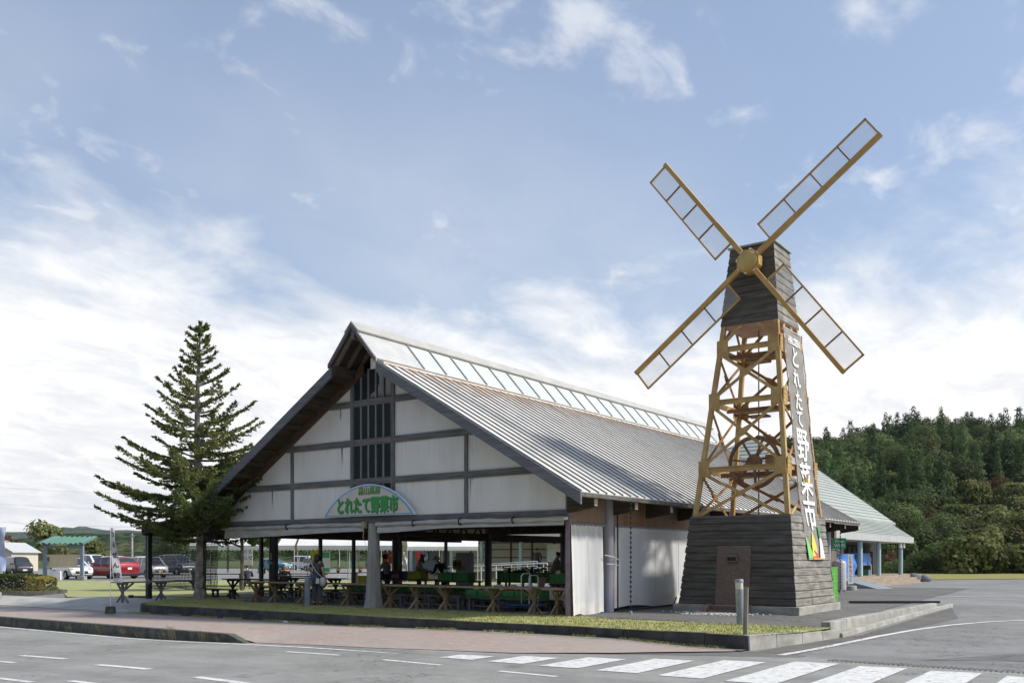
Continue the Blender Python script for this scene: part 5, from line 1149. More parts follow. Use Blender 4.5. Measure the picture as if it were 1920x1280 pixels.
def bench(x,y,L,rz,label,top=OLDW,leg=OLDL,h=.37,group=None):
    t=thing('bench',label,'bench',(x,y,0),rz,group)
    m=M(); m.box(0,L,-.15,-.005,h-.04,h); m.box(0,L,.005,.15,h-.04,h-.002); part('seat',m,top,t)
    n=3 if L>1.9 else 2
    for i in range(n):
        u=.12+(L-.24)*i/(n-1); m=M(); m.box(u-.03,u+.03,-.13,-.07,0,h-.045); m.box(u-.03,u+.03,.07,.13,0,h-.045); m.box(u-.028,u+.028,-.07,.07,.08,.13); m.box(u-.04,u+.04,-.14,.14,h-.09,h-.042); part('leg_frame',m,leg,t)
    m=M(); m.box(.12,L-.12,-.02,.02,.085,.125); part('stretcher',m,leg,t); return t
BLU=timber('grey blue bench paint',(.20,.215,.26),(.30,.31,.35),0); BLUL=timber('grey blue leg paint',(.20,.215,.26),(.30,.31,.35),2)
bench(-6.75,1.05,2.5,0,'grey-blue painted bench left, under the trestle table right of the trunk column',BLU,BLUL)
bench(-4.05,1.02,2.35,0,'grey-blue painted bench right, ending at the blue trolley',BLU,BLUL)
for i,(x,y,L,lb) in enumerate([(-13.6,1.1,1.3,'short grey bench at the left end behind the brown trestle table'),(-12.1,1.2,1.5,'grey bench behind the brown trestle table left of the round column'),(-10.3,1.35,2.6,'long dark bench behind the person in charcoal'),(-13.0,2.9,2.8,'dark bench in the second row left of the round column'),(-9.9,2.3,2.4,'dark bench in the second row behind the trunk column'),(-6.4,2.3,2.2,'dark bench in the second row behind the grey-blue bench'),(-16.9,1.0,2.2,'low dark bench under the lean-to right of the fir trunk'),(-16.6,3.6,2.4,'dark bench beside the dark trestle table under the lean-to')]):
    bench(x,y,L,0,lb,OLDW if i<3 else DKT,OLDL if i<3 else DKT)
def crate_mesh(mt,w=.60,d=.40,h=.27):
    m=M(); t=.012
    m.box(-w/2,w/2,-d/2,d/2,0,t)
    for s in (-1,1):
        m.box(-w/2,w/2,min(s*d/2,s*(d/2-t)),max(s*d/2,s*(d/2-t)),t,h*.96); m.box(min(s*w/2,s*(w/2-t)),max(s*w/2,s*(w/2-t)),-d/2+t,d/2-t,t,h*.96)
        m.box(-w/2-.012,w/2+.012,min(s*(d/2+.012),s*(d/2-t)),max(s*(d/2+.012),s*(d/2-t)),h*.9,h); m.box(min(s*(w/2+.012),s*(w/2-t)),max(s*(w/2+.012),s*(w/2-t)),-d/2+t,d/2-t,h*.9,h)
        for i in range(5): x=-w/2+.06+i*(w-.12)/4; m.box(x-.012,x+.012,min(s*d/2,s*(d/2+.01)),max(s*d/2,s*(d/2+.01)),.02,h*.9)
        for i in range(4): y=-d/2+.05+i*(d-.1)/3; m.box(min(s*w/2,s*(w/2+.01)),max(s*w/2,s*(w/2+.01)),y-.012,y+.012,.02,h*.9)
        m.box(-w/2,w/2,min(s*d/2,s*(d/2+.008)),max(s*d/2,s*(d/2+.008)),h*.45,h*.5)
    return m.mesh('crate',mt)
CG=crate_mesh(col('green crate plastic',(.07,.30,.075),.45)); CB=crate_mesh(col('bright green crate plastic',(.16,.52,.08),.45)); CY_=crate_mesh(col('yellow crate plastic',(.62,.60,.06),.45)); CU=crate_mesh(col('blue crate plastic',(.035,.08,.26),.45))
def crate(me,x,y,z,label,rz=0,group=None): o=link('crate',me,None,(x,y,z)); o.rotation_euler=(0,0,rz); return tag(o,label,'crate',group)
def stand(x0,x1,y0,y1,z,label):
    t=thing('display_stand',label,'stand',((x0+x1)/2,(y0+y1)/2,0)); m=M(); m.box(x0,x1,y0,y1,z-.05,z-.003); part('board',m,DKT,t,world=True)
    for x in (x0+.1,x1-.1):
        for y in (y0+.06,y1-.06): m=M(); m.box(x-.03,x+.03,y-.03,y+.03,0,z-.051); part('leg',m,OLDL,t,world=True)
stand(-4.5,-1.75,1.35,1.95,.28,'low stand under the front row of green crates')
for i in range(6): crate(CG if i else CG,-4.22+i*.445,1.65,.28,'green crate in the front row behind the benches, on the low stand',R(90),'green crates in the low front row')
stand(-5.4,-2.9,4.15,4.8,.74,'tall stand of crates left of the person in the taupe coat')
for i in range(5): crate(CG,-5.1+i*.45,4.45,.74,'green crate filled with bagged greens on the tall stand left of the taupe coat',R(90),'green crates on the tall stand')
stand(-7.3,-5.75,3.3,3.9,.74,'tall stand right of the person in the sun hat')
for i in range(2): crate(CG,-6.95+i*.66,3.6,.74,'green crate on the tall stand just right of the person in the sun hat',0,'pair of green crates near the sun hat')
stand(-12.2,-5.6,4.1,4.7,.30,'long low stand deep in the hall')
for i in range(10): crate(CG,-11.9+i*.63,4.4,.30,'green crate in shade on the long low stand deep in the hall',0,'shaded green crates on the long low stand')
stand(-2.2,-.5,2.4,3.1,.74,'stand beside the vinyl curtain')
for i in range(2): crate(CG,-1.95+i*.63,2.75,.74,'green crate on the stand beside the vinyl curtain',0,'green crates beside the curtain')
crate(CB,-.55,2.2,.50,'bright green crate half hidden by the curtain edge above the short table'); crate(CG,-.6,1.5,.26,'green crate low under the short trestle table')
crate(CY_,-10.15,3.1,.60,'yellow crate held by the person in lavender',R(10)); crate(CY_,-8.75,4.1,.76,'yellow crate on the table before the person in the sun hat')
stand(-10.8,-8.0,3.7,4.35,.755,'table with a yellow crate among the three shoppers')
for i,x in enumerate((-10.4,-9.65)): crate(CU,x,4.05 if i else 4.1,.757,['blue crate right of the person in lavender','blue crate by the potted flowers'][i])
stand(-7.3,-6.0,6.6,7.2,.74,'stand deep inside in front of the white handrail')
crate(CU,-6.95,6.9,.74,'blue crate deep inside behind the dark round column',0); crate(CU,-6.32,6.9,.74,'blue crate with red flowers before the white handrail',0)
# produce: bagged greens, flowers, papers
rnd=random.Random(17); 
for i in range(5):
    m=M(); m.open=True; c=Vector((-5.1+i*.45,4.45,1.0))
    for k in range(60): leafquad(m,(c.x+rnd.uniform(-.17,.17),c.y+rnd.uniform(-.2,.2),c.z-.05+rnd.uniform(0,.22)),(0,0,1),rnd.uniform(.08,.18),rnd,.5)
    solo('bagged_greens',m,mat('dark leafy greens',(.02,.05,.02),(.05,.09,.035),.5,(8,8,8)),'leafy greens heaped in a green crate left of the taupe coat','greens',(c.x,c.y,.76),0,'greens in the crates on the tall stand',world=True)
for (x,y,z,c,lb) in [(-9.55,3.9,.97,(.65,.05,.06),'red flowers in a terracotta trough behind the trestle table'),(-6.3,6.9,.95,(.60,.05,.08),'red and white flowers in the blue crate before the handrail')]:
    t=thing('potted_flowers',lb,'flowers',(x,y,z-.17)); m=M(); m.box(-.17,.17,-.09,.09,0,.12); part('pot',m,col('terracotta',(.48,.18,.09),.8),t)
    m=M(); m.open=True
    for k in range(120): leafquad(m,(rnd.gauss(.05,.13),rnd.gauss(0,.08),.14+abs(rnd.gauss(0,.09))),(0,0,1),.06,rnd,.6)
    part('leaves',m,MATS['dark leafy greens'],t); m=M(); m.open=True
    for k in range(50): leafquad(m,(rnd.gauss(-.02,.12),rnd.gauss(-.02,.07),.2+abs(rnd.gauss(0,.06))),(0,-1,.3),.05,rnd,.9)
    part('petals',m,col('flower '+str(x),c,.6),t)
for x,y,z,lb in [(-3.45,1.5,.58,'brown cardboard tag leaning on the front green crates'),(-2.6,2.6,.80,'brown cardboard tag behind the trestle table')]:
    m=M(); m.prism([(-.12,0,-.16),(.10,.02,-.18),(.14,.10,.10),(-.10,.08,.12)],(0,0,0),(0,.006,0)); solo('cardboard_tag',m,col('cardboard',(.36,.24,.16),.9),lb,'cardboard tag',(x,y,z))
for i,(x,y,z) in enumerate([(-2.9,1.65,.56),(-2.3,1.6,.56),(-3.4,1.62,.56)]):
    m=M(); m.ball((0,0,.06),.13,10,7,(1.2,.8,.8)); solo('vegetable_bag',m,MATS['thin plastic bag'],['milky plastic bag of vegetables in the front crates, middle one','milky plastic bag of vegetables nearest the blue trolley','milky plastic bag of vegetables left in the front crates'][i],'bag',(x,y,z),smooth=True)
PRD=[((.55,.20,.04),'orange carrots'),((.62,.62,.56),'white radishes'),((.10,.22,.05),'green cabbages'),((.40,.05,.04),'red tomatoes'),((.12,.06,.16),'purple aubergines'),((.16,.30,.08),'green cucumbers')]
for i in range(6):
    m=M(); rnd=random.Random(50+i); c,nm=PRD[i]
    for k in range(16): m.ball((rnd.uniform(-.15,.15),rnd.uniform(-.22,.22),rnd.uniform(.0,.09)),.055,7,5,(rnd.uniform(.8,1.5),rnd.uniform(.8,1.5),.8))
    solo('vegetables',m,col('produce %d'%i,c,.6),nm+' heaped in a green crate of the front row behind the benches','vegetables',(-4.22+i*.445,1.65,.49),smooth=True)
for i in range(7):
    x=[-4.0,-3.1,-2.2,-5.0,-4.1,-6.8,-1.9][i]; y=[1.35,1.35,1.35,4.1,4.1,3.25,2.45][i]; z=[.57,.57,.57,1.02,1.02,1.02,1.02][i]
    m=M(); m.box(-.07,.07,-.004,.004,0,.10); m.box(-.05,.05,-.006,-.0041,.03,.07); solo('price_card',m,mat('price card paper',(.7,.68,.6),(.55,.5,.35),.7,(20,20,20)),['price card on the left of the low front crates','price card in the middle of the low front crates','price card on the right of the low front crates','price card left on the tall stand of crates','price card right on the tall stand of crates','price card on the crates near the sun hat','price card on the crates beside the curtain'][i],'price card',(x,y,z),.1)
# trolley
t=thing('platform_trolley','blue platform trolley with white tube handles beside the trestle table','trolley',(-1.92,1.05,0),R(8))
m=M(); m.box(-.62,.38,-.3,.3,.17,.22); part('platform',m,col('blue plastic',(.06,.13,.40),.5),t,bevel=.02)
m=M(); m.tube([(.12,-.27,.2),(.12,-.27,.92),(.12,-.22,1.0),(.12,.22,1.0),(.12,.27,.92),(.12,.27,.2)],.018,8); part('handle',m,WHITE,t,smooth=True)
m=M(); m.tube([(-.15,-.2,.2),(-.15,-.22,.98),(-.12,-.16,1.05),(-.12,.22,1.05),(-.12,.28,.95),(-.12,.28,.2)],.016,8); part('handle',m,WHITE,t,smooth=True)
for x in (-.5,.28):
    for y in (-.22,.22): m=M(); m.tube([(x,y-.02,.07),(x,y+.02,.07)],.065,12); part('wheel',m,BLACK,t)
m=M(); m.box(0,.5,0,.3,0,.33); solo('storage_box',m,WHITE,'white foam storage box behind the trolley handle','box',(-1.75,1.75,.30),bevel=.02)
m=M(); m.ball((0,0,.3),.3,12,8,(.8,.6,1)); solo('white_sack',m,MATS['thin plastic bag'],'pale grey sack on the floor beside the short trestle table','sack',(-.7,1.25,0),smooth=True)
m=M(); m.box(-.06,.06,-.004,0,0,.24); m.box(-.075,.075,-.004,0,-.16,-.06); solo('notice',m,mat('paper notice',(.42,.40,.42),(.3,.28,.3),.7,(40,40,60)),'two small printed notices stuck on the left dark round column','notice',(-13.73,1.83,1.42))
# ================================================================ STREET THINGS
def bollard(x,y,h,r,lab,lamp,lean):
    t=thing('bollard',lab,'bollard',(x,y,0)); t.rotation_euler=(lean[0],lean[1],0)
    m=M(); m.cyl(0,0,-.05,h-(.22 if lamp else .04),r,r*.97,24); part('post',m,STEEL,t,smooth=True)
    m=M(); 
    if lamp: m.cyl(0,0,h-.22,h-.07,r*.93,None,24); part('lamp',m,mat('frosted lamp glass',(.55,.54,.50),(.62,.61,.57),.3,(5,5,5)),t,smooth=True); m=M(); m.tube([(0,0,h-.07),(0,0,h-.02),(0,0,h)],[r*1.06,r*1.06,r*.9],24); part('cap',m,STEEL,t,smooth=True)
    else: m.tube([(0,0,h-.04),(0,0,h-.01),(0,0,h)],[r*1.02,r*1.0,r*.8],24); part('cap',m,mat('dirty white cap',(.42,.42,.40),(.5,.5,.48),.7,(9,9,9)),t,smooth=True)
    m=M(); rnd=random.Random(int(x*10)); m.open=True
    for i in range(7):
        a=-1.9+rnd.uniform(-.5,.5); z=h*.62+rnd.uniform(-.12,.12); c=(r*1.0*math.cos(a),r*1.0*math.sin(a),z); d=.012; n=Vector((math.cos(a),math.sin(a),0)); q=Vector((-n.y,n.x,0)); c=Vector(c)+n*.003; m.face([c-q*d-Vector((0,0,d)),c+q*d*.6,c+Vector((0,0,d*1.4))])
    part('scuffs',m,WHITE,t)
bollard(-9.44,-.27,.90,.092,'plain grey steel bollard in front of the person in charcoal',False,(0,0))
bollard(4.65,-.14,1.0,.092,'grey bollard light with frosted lamp before the windmill door',True,(R(1),R(-2.2)))
m=M(); m.box(-.042,.042,-.04,.04,-.05,.90); o=solo('wooden_post',m,timber('post timber',(.16,.14,.11),(.34,.31,.26),2,(.07,.065,.06),.4),'thin weathered timber post at the corner of the lawn strip','post',(5.78,-2.72,0),R(12),bevel=.004); o.rotation_euler=(0,R(.9),R(12))
def nobori(x,y,z0,label,h0,h1,w,txts,mt,tmt,rz,base=True,size=.3,sway=.06,taper=0):
    t=thing('banner_flag',label,'banner flag',(x,y,z0),rz)
    m=M(); m.tube([(0,0,.1),(0,0,h1+.06)],.011,6); m.tube([(0,0,h1),(w,0,h1)],.007,5); part('pole',m,WHITE,t)
    if base: m=M(); m.prism([(-.14,-.12,0),(.14,-.12,0),(.11,-.12,.22),(-.11,-.12,.22)],(0,0,0),(0,.24,0)); part('base_block',m,CONC if base==1 else MOSSC,t,bevel=.02)
    tp=lambda v: lerp(1.1,.42,sm(v,h0,h1+.15)) if taper else 1.0
    f=lambda u,v:(u*tp(v)+(.10*(h1-v)**1.3*.5 if taper else 0)+.02*math.sin(v*3),sway*math.sin(v*4.2+u*6)*(.3+u/w),v)
    m=M(); m.open=True; n=8; m.grid([[f(w*i/n,lerp(h0,h1,j/24)) for j in range(25)] for i in range(n+1)]); part('flag',m,mt,t,smooth='all')
    m=M()
    k=len(txts); 
    for i,ch in enumerate(txts):
        zc=h1-(i+.85)*(h1-h0-.1)/k
        for off in (-.008,.008):
            g=lambda u,v,off=off:(lambda q:(q[0],q[1]+off,q[2]))(f(w*.5+u,zc+v)); lettering(m,ch,size,g,bold=.006)
    part('lettering',m,tmt,t)
FLAG=mat('white flag cloth',(.56,.55,.58),(.64,.63,.65),.8,(4,4,4))
nobori(-14.0,-4.12,-.22,'narrow white banner flag with black brush lettering on a concrete foot at the drive',.95,2.62,.24,'ひるぜん餃',FLAG,BLACK,YAW+.1,2,.19,.05,1)
nobori(*view(-19.0,34),0,'pale blue and white banner flag cut by the left picture edge',1.0,2.62,.32,' ',mat('pale blue flag',(.30,.40,.62),(.62,.66,.74),.7,(1.5,1.5,1.2),3,.4,.6),BLACK,YAW,1,.2)
# hedge planter
t=thing('planter_hedge','clipped green hedge with low plants inside a round concrete kerb at the far left','hedge',(-25.5,-3.3,0))
def hz(x,y): return zg(x,y)
pc=view(-24.2,39); ra,rb=5.3,2.0; ang=YAW
def ell(a,k=1): x=ra*k*math.cos(a) if abs(math.cos(a))<2 else 0; y=rb*k*math.sin(a); return (pc[0]+x*math.cos(ang)-y*math.sin(ang),pc[1]+x*math.sin(ang)+y*math.cos(ang))
m=M(); P=[]
for i in range(73):
    a=2*math.pi*i/72; o=ell(a); n_=ell(a,.965); P.append([(*o,-.2),(*o,.14),(*n_,.14),(*n_,-.1)])
m.grid(P); part('kerb_ring',m,MOSSC,t,world=True)
m=M(); m.open=True; m.face([(*ell(2*math.pi*i/40,.97),.08) for i in range(40)]); part('soil',m,MATS['verge soil'],t,world=True)
rnd=random.Random(31); m=M(); m.open=True; lo=M(); lo.open=True; ye=M(); ye.open=True
for i in range(26000):
    u=rnd.uniform(-1,.93); v=rnd.uniform(-1,1); x=ra*.93*u; wv=rb*.62*math.sqrt(max(.02,1-max(0,(u-.55)/.42)**2 if u>.55 else 1)); y=wv*v+.25
    top=.80*(1-.35*max(0,(u-.6)/.4)**2)+.07*noise.noise(Vector((x*1.1,y*2,0)))
    k=rnd.random()
    if k<.42: z=top-rnd.random()*.10; nr=(0,0,1)
    else: z=.12+rnd.random()*(top-.12); v=rnd.choice((-1,1,-1)); y=wv*v*(1-.15*rnd.random())+.25; nr=(0,v,.3)
    px_=pc[0]+x*math.cos(ang)-y*math.sin(ang); py_=pc[1]+x*math.sin(ang)+y*math.cos(ang); (ye if u>.80 else m)
    leafquad(ye if u>.80 and rnd.random()<.85 else m,(px_,py_,z),nr,rnd.uniform(.05,.10),rnd,.7)
for i in range(5000):
    a=rnd.uniform(0,6.28); k=rnd.uniform(.7,.93); x,y=ell(a,k); leafquad(lo,(x,y,.12+rnd.random()*.14),(0,-.4,1),rnd.uniform(.05,.1),rnd,.5)
part('foliage',m,leafmat('hedge leaves',(.055,.10,.022),(.12,.17,.045),(.15,.16,.05),(6,6,6)),t,world=True); part('yellow_foliage',ye,leafmat('yellow hedge leaves',(.22,.20,.05),(.30,.24,.07)),t,world=True); part('low_plants',lo,leafmat('low plant leaves',(.10,.14,.05),(.17,.13,.07)),t,world=True)
# notice shelter
t=thing('notice_shelter','small blue-grey notice shelter with corrugated green roof and bare wooden board','notice shelter',(*view(-30.7,63.1),0),YAW)
BG_=col('blue grey paint',(.22,.28,.36),.5)
for x in (-1.27,1.27):
    m=M(); m.box(x-.10,x+.10,-.1,.1,.25,2.42); part('post',m,BG_,t); m=M(); m.box(x-.24,x+.24,-.24,.24,0,.27); part('footing',m,CONC,t,bevel=.02)
m=M(); m.box(-1.17,1.17,-.06,.06,2.2,2.36); m.beam((-1.27,-.3,2.52),(-1.27,1.9,3.0),.1,.16); m.beam((1.27,-.3,2.52),(1.27,1.9,3.0),.1,.16); m.beam((-1.5,1.8,2.6),(-1.27,.1,2.25),.1,.14); part('beam',m,BG_,t)
m=M(); P=[]
for i in range(97):
    x=lerp(-1.55,1.5,i/96); z=.055*math.sin(i/96*2*math.pi*8.5)
    P.append([(x,-.45,2.50+z),(x-.15,2.0,3.02+z)])
m.grid(P); m.open=True; rf=part('roof',m,col('jade green metal',(.09,.22,.16),.5),t); m=M(); m.beam((-1.58,-.47,2.47),(-1.73,2.0,3.0),.06,.12); m.beam((1.53,-.47,2.47),(1.38,2.0,3.0),.06,.12); part('verge_trim',m,MATS['jade green metal'],rf)
m=M(); m.box(-1.17,1.17,-.04,.04,1.62,1.75); m.box(-1.17,1.17,-.04,.04,.86,.98); m.box(-.95,.95,-.02,.02,.98,1.62); part('board',m,timber('bare board timber',(.58,.46,.29),(.72,.61,.43),2,(.58,.53,.46),.5),t)
m=M(); m.box(-.88,-.13,-.2,.2,0,.64); part('white_cabinet',m,WHITE,t,bevel=.01)
# far house, poles, trees
t=thing('far_house','low cream house with pale metal roof beyond the car park at the far left','house',(*view(-62.6,108),0),YAW)
CR=mat('cream siding',(.50,.45,.36),(.56,.51,.42),.8,(1,1,1))
m=M(); m.box(-9,1.2,0,7,0,2.6); part('wall',m,CR,t); m=M(); m.prism([(-9.5,-.5,2.55),(1.6,-.5,2.55),(1.6,3.5,3.6),(-9.5,3.5,3.6)],(0,0,0),(0,0,.06)); m.prism([(-9.5,7.5,2.55),(1.6,7.5,2.55),(1.6,3.5,3.6),(-9.5,3.5,3.6)],(0,0,0),(0,0,.06)); part('roof',m,col('pale metal roof',(.50,.52,.52),.5),t)
m=M(); m.prism([(1.3,-1.2,0),(4.6,-1.2,0),(4.6,-1.2,2.3),(2.95,-1.2,3.25),(1.3,-1.2,2.3)],(0,0,0),(0,6,0)); part('wing_wall',m,col('light cream siding',(.60,.56,.47),.8),t)
m=M(); m.prism([(1.0,-1.5,2.18),(2.95,-1.5,3.32),(2.95,-1.5,3.42),(1.0,-1.5,2.28)],(0,0,0),(0,6.5,0)); m.prism([(4.9,-1.5,2.18),(2.95,-1.5,3.32),(2.95,-1.5,3.42),(4.9,-1.5,2.28)],(0,0,0),(0,6.5,0)); part('wing_roof',m,MATS['pale metal roof'],t)
for x,w_ in ((-5.5,1.0),(-2.6,1.6)): m=M(); m.box(x,x+w_,-.03,.02,.6,1.7); part('window',m,GLASSD,t)
m=M(); m.box(2.6,3.6,-1.24,-1.19,1.0,1.7); part('window',m,GLASSD,t)
for X,Yd,h,lab in [(-47,114,4.6,'pale concrete utility pole standing beyond the parked silver car')]:
    t=thing('utility_pole',lab,'pole',(*view(X,Yd),0)); m=M(); m.cyl(0,0,0,h,.16,.12,10); part('pole',m,CONC,t); m=M(); m.box(-.5,.5,-.05,.05,h-.35,h-.25); part('crossarm',m,STEEL,t)
for i,(X,Yd,sc,lab) in enumerate([(-61,122,.92,'olive brown tree behind the far cream house, larger one'),(-66.5,120,.75,'thin brown tree left of the larger one behind the cream house'),(-56.5,125,.62,'low olive tree right of the larger one behind the cream house')]):
    o=link('olive_tree',[YEL[0],RED,YEL[0]][i],None,(*view(X,Yd),0)); o.scale=(sc*1.15,sc*1.15,sc*1.35 if i!=1 else sc*1.0); tag(o,lab,'tree')
rnd=random.Random(8)
for i in range(20):
    X=-58+i*4.2+rnd.uniform(-1,1); Yd=152+rnd.uniform(-5,5); o=link('broadleaf_tree',rnd.choice(BRD),None,(*view(X,Yd),0)); s__=rnd.uniform(.5,.72); o.scale=(s__*1.2,s__*1.2,s__*1.05); tag(o,'dark green tree in the row beyond the car park seen through the hall','tree','row of trees beyond the car park')
# mast on the hill
t=thing('steel_mast','small lattice steel mast on the skyline of the wooded hill','mast',(*view(144,262),34)); m=M()
for sx in (-1,1):
    for sy in (-1,1): m.beam((sx*.9,sy*.9,0),(sx*.3,sy*.3,10.5),.18,.18)
for k in range(7):
    z=k*1.5; w_=.9-.6*z/10.5; w2=.9-.6*(z+1.5)/10.5
    for a,b in (((-w_,-w_),(w2,-w2)),((w_,-w_),(-w2,-w2)),((-w_,w_),(w2,w2)),((w_,w_),(w2,-w2))): m.beam((*a,z),(*b,z+1.5),.1,.1)
for z in (8.2,9.8): m.beam((-1.1,0,z),(1.1,0,z),.2,.3)
part('lattice',m,STEEL,t)
m=M()
for dz,dd in ((21.5,0),(23.5,0),(26,6)):
    m.tube([(*view(lerp(20,150,i/24),190+dd),lerp(dz-3,dz+6,i/24)-2.4*math.sin(math.pi*i/24)) for i in range(25)],.035,4,False)
solo('power_lines',m,STEEL,'thin overhead power lines crossing in front of the wooded hill','power lines')
# ================================================================ CARS
def interp(K,x):
    for (a,b),(c,d) in zip(K,K[1:]):
        if a<=x<=c: return lerp(b,d,(x-a)/(c-a))
    return K[-1][1]
def car(kind,paint,label,X,Y,rz,plate=WHITE):
    K={'suv':(4.5,1.84,[(-2.25,.80),(-2.23,1.00),(-2.10,1.20),(-1.86,1.50),(-1.6,1.60),(-.6,1.665),(.30,1.62),(1.22,1.10),(1.32,1.07),(2.0,.96),(2.2,.80),(2.27,.55)],1.06,.36),
       'kei':(3.4,1.48,[(-1.70,.90),(-1.68,1.15),(-1.60,1.55),(-1.45,1.64),(.55,1.63),(.72,1.58),(1.15,1.08),(1.22,1.04),(1.55,.92),(1.68,.75),(1.70,.5)],.98,.29),
       'hatch':(3.85,1.70,[(-1.92,.80),(-1.90,1.0),(-1.62,1.38),(-1.4,1.47),(-.2,1.52),(.25,1.48),(1.0,1.02),(1.1,.98),(1.7,.84),(1.88,.68),(1.93,.45)],.96,.30),
       'van':(4.7,1.73,[(-2.35,.95),(-2.33,1.2),(-2.2,1.7),(-2.0,1.83),(.4,1.84),(.75,1.76),(1.55,1.12),(1.65,1.08),(2.15,.95),(2.32,.75),(2.35,.5)],1.08,.32)}[kind]
    L,Wd,pr_,belt,wr=K; a,b=pr_[0][0],pr_[-1][0]; w=Wd/2
    top=max(z for _,z in pr_)
    xs=sorted(set([round(lerp(a,b,i/60),3) for i in range(61)]+[p[0] for p in pr_]))
    rows=[]
    for x in xs:
        zt=interp(pr_,x); e=min(1,(x-a)/.25,(b-x)/.35); e=max(0,e); ww=w*(.86+.14*math.sqrt(1-(1-e)**2)); bb=min(belt,zt-.03)
        wt=ww*(.96-.20*max(0,(zt-belt))/(top-belt)) if zt>belt else ww*.93
        lowz=.24+(1-e)*.08
        rows.append([(x,0,lowz),(x,ww*.9,lowz),(x,ww*.985,lowz+.12),(x,ww,min(.62,bb-.05)),(x,ww*.97,bb),(x,wt,max(bb+.02,zt-.06)),(x,wt-.17,zt),(x,0,zt+.03)])
    body,gl=M(),{'side_window1':M(),'side_window-1':M(),'windscreen':M(),'rear_window':M()}
    for i in range(len(xs)-1):
        r,q=rows[i],rows[i+1]; xm=(xs[i]+xs[i+1])/2; sl=(q[7][2]-r[7][2])/max(1e-6,xs[i+1]-xs[i])
        for k in range(7):
            for sgn in (1,-1):
                f=[(p[0],p[1]*sgn,p[2]) for p in (r[k],q[k],q[k+1],r[k+1])]
                t_=body
                tall=min(r[5][2],q[5][2])-belt>.18
                cab0,cab1=a+.35,interp([(z,x) for x,z in []] or [(0,0),(1,0)],0) 
                if k==4 and tall and not any(abs(xm-pp)<.05 for pp in (a+L*.30,a+L*.52)): t_=gl['side_window%d'%sgn]
                if k in(5,6) and min(r[7][2],q[7][2])>belt-.06 and sl<-.35 and xm>0: t_=gl['windscreen'] if k==6 else body
                if k in(5,6) and min(r[7][2],q[7][2])>belt+.08 and max(r[7][2],q[7][2])<top-.06 and sl>.6 and xm<0: t_=gl['rear_window'] if k==6 else body
                t_.face(f)
    t=thing('parked_car',label,'car',(X,Y,0),rz)
    cap=[(p[0],p[1],p[2]) for p in rows[0]]+[(p[0],-p[1],p[2]) for p in rows[0][1:-1]][::-1]; body.face(cap); cap=[(p[0],p[1],p[2]) for p in rows[-1]]+[(p[0],-p[1],p[2]) for p in rows[-1][1:-1]][::-1]; body.face(cap)
    part('body',body,paint,t,smooth=True,merge=True)
    cg=mat('car glass',(.03,.035,.04),None,.05,spec=.8)
    for nm,g in gl.items():
        if g.f: part(nm.rstrip('-1'),g,cg,t,smooth=True,merge=True)
    for x in (a+.72,b-.78):
        for sgn in (1,-1):
            y=sgn*(w-.08); m=M(); m.tube([(x,y-.11,wr),(x,y-.10,wr),(x,y+.10,wr),(x,y+.11,wr)],[wr*.9,wr,wr,wr*.9],22); wl=part('wheel',m,col('tyre',(.018,.018,.018),.9),t,smooth=True)
            m=M(); m.tube([(x,y+sgn*.112,wr),(x,y+sgn*.125,wr)],[wr*.66,wr*.60],16); 
            part('rim',m,col('alloy',(.42,.43,.44),.35,.6),wl)
            m=M(); m.tube([(x+ (wr+.05)*math.cos(q),sgn*(w+.003),wr+(wr+.05)*math.sin(q)) for q in [i*math.pi/12 for i in range(-1,14)]],.035,5); part('arch',m,BLACK,t)
    for sgn in (1,-1):
        m=M(); m.ball((b-.17,sgn*(w-.24),.74 if kind!='van' else .82),.14,10,6,(1.0,1.25,.62)); part('headlight',m,mat('headlight glass',(.55,.57,.6),(.7,.72,.75),.1,(9,9,9),coat=.5),t,smooth=True)
        m=M(); z=1.0 if kind in('suv','van') else .9; m.ball((a+.10,sgn*(w-.17),z),.13,10,6,(.8,1.1,.55 if kind!='kei' else 1.1)); part('tail_light',m,col('red lens',(.5,.02,.02),.2),t,smooth=True)
        m=M(); m.ball((b-L*.30,sgn*(w+.06),belt+.06),.09,8,6,(.8,1,.75)); part('mirror',m,paint,t,smooth=True)
    m=M(); m.box(b-.03,b+.015,-.42,.42,.42,.60); part('grille',m,BLACK,t,bevel=.01); m=M(); m.box(a-.005,b+.005,-w*.92,w*.92,.20,.27); part('sill',m,BLACK,t)
    m=M(); m.box(b+.016,b+.03,-.17,.17,.44,.57); part('number_plate',m,plate,t); m=M(); m.box(a-.03,a+.01,-.17,.17,.68,.83); part('number_plate',m,WHITE,t)
    m=M(); m.box(a-.035,a+.02,-w*.8,w*.8,.30,.42); part('rear_bumper',m,BLACK,t,bevel=.01)
CARR=col('deep red car paint',(.30,.008,.018),.25,.2,1.0); CARW=col('white car paint',(.72,.73,.74),.3,0,1.0); CARS=col('silver car paint',(.50,.51,.54),.3,.4,1.0); CARK=col('black car paint',(.010,.011,.018),.3,.0,.4); CARG=col('dark grey car paint',(.09,.095,.105),.25,.3,1.0); CART=col('teal car paint',(.10,.32,.36),.3,.1,1.0)
YPL=col('yellow plate',(.75,.55,.05),.5)
car('suv',CARR,'deep red sport utility car seen from behind, parked beside the white hatchback',-51.9,18.3,R(183))
car('kei',CARS,'pale silver boxy small car with yellow number plate, right of the red car',-52.6,21.9,R(-5),YPL)
car('hatch',CARW,'white hatchback behind the notice shelter, front towards the lawn',-52.4,15.6,R(-10))
car('van',CARG,'dark grey minivan parked behind the net, right of the silver small car',-62.5,31.0,R(-4))
car('kei',CARK,'black boxy small car left of the notice shelter',-69,19.8,R(-8))
car('van',CARW,'white minivan whose roof shows behind the red car',-68,26.0,R(0))
car('hatch',CARS,'silver hatchback half hidden behind the shelter post and white hatchback',-62.5,21.2,R(-5))
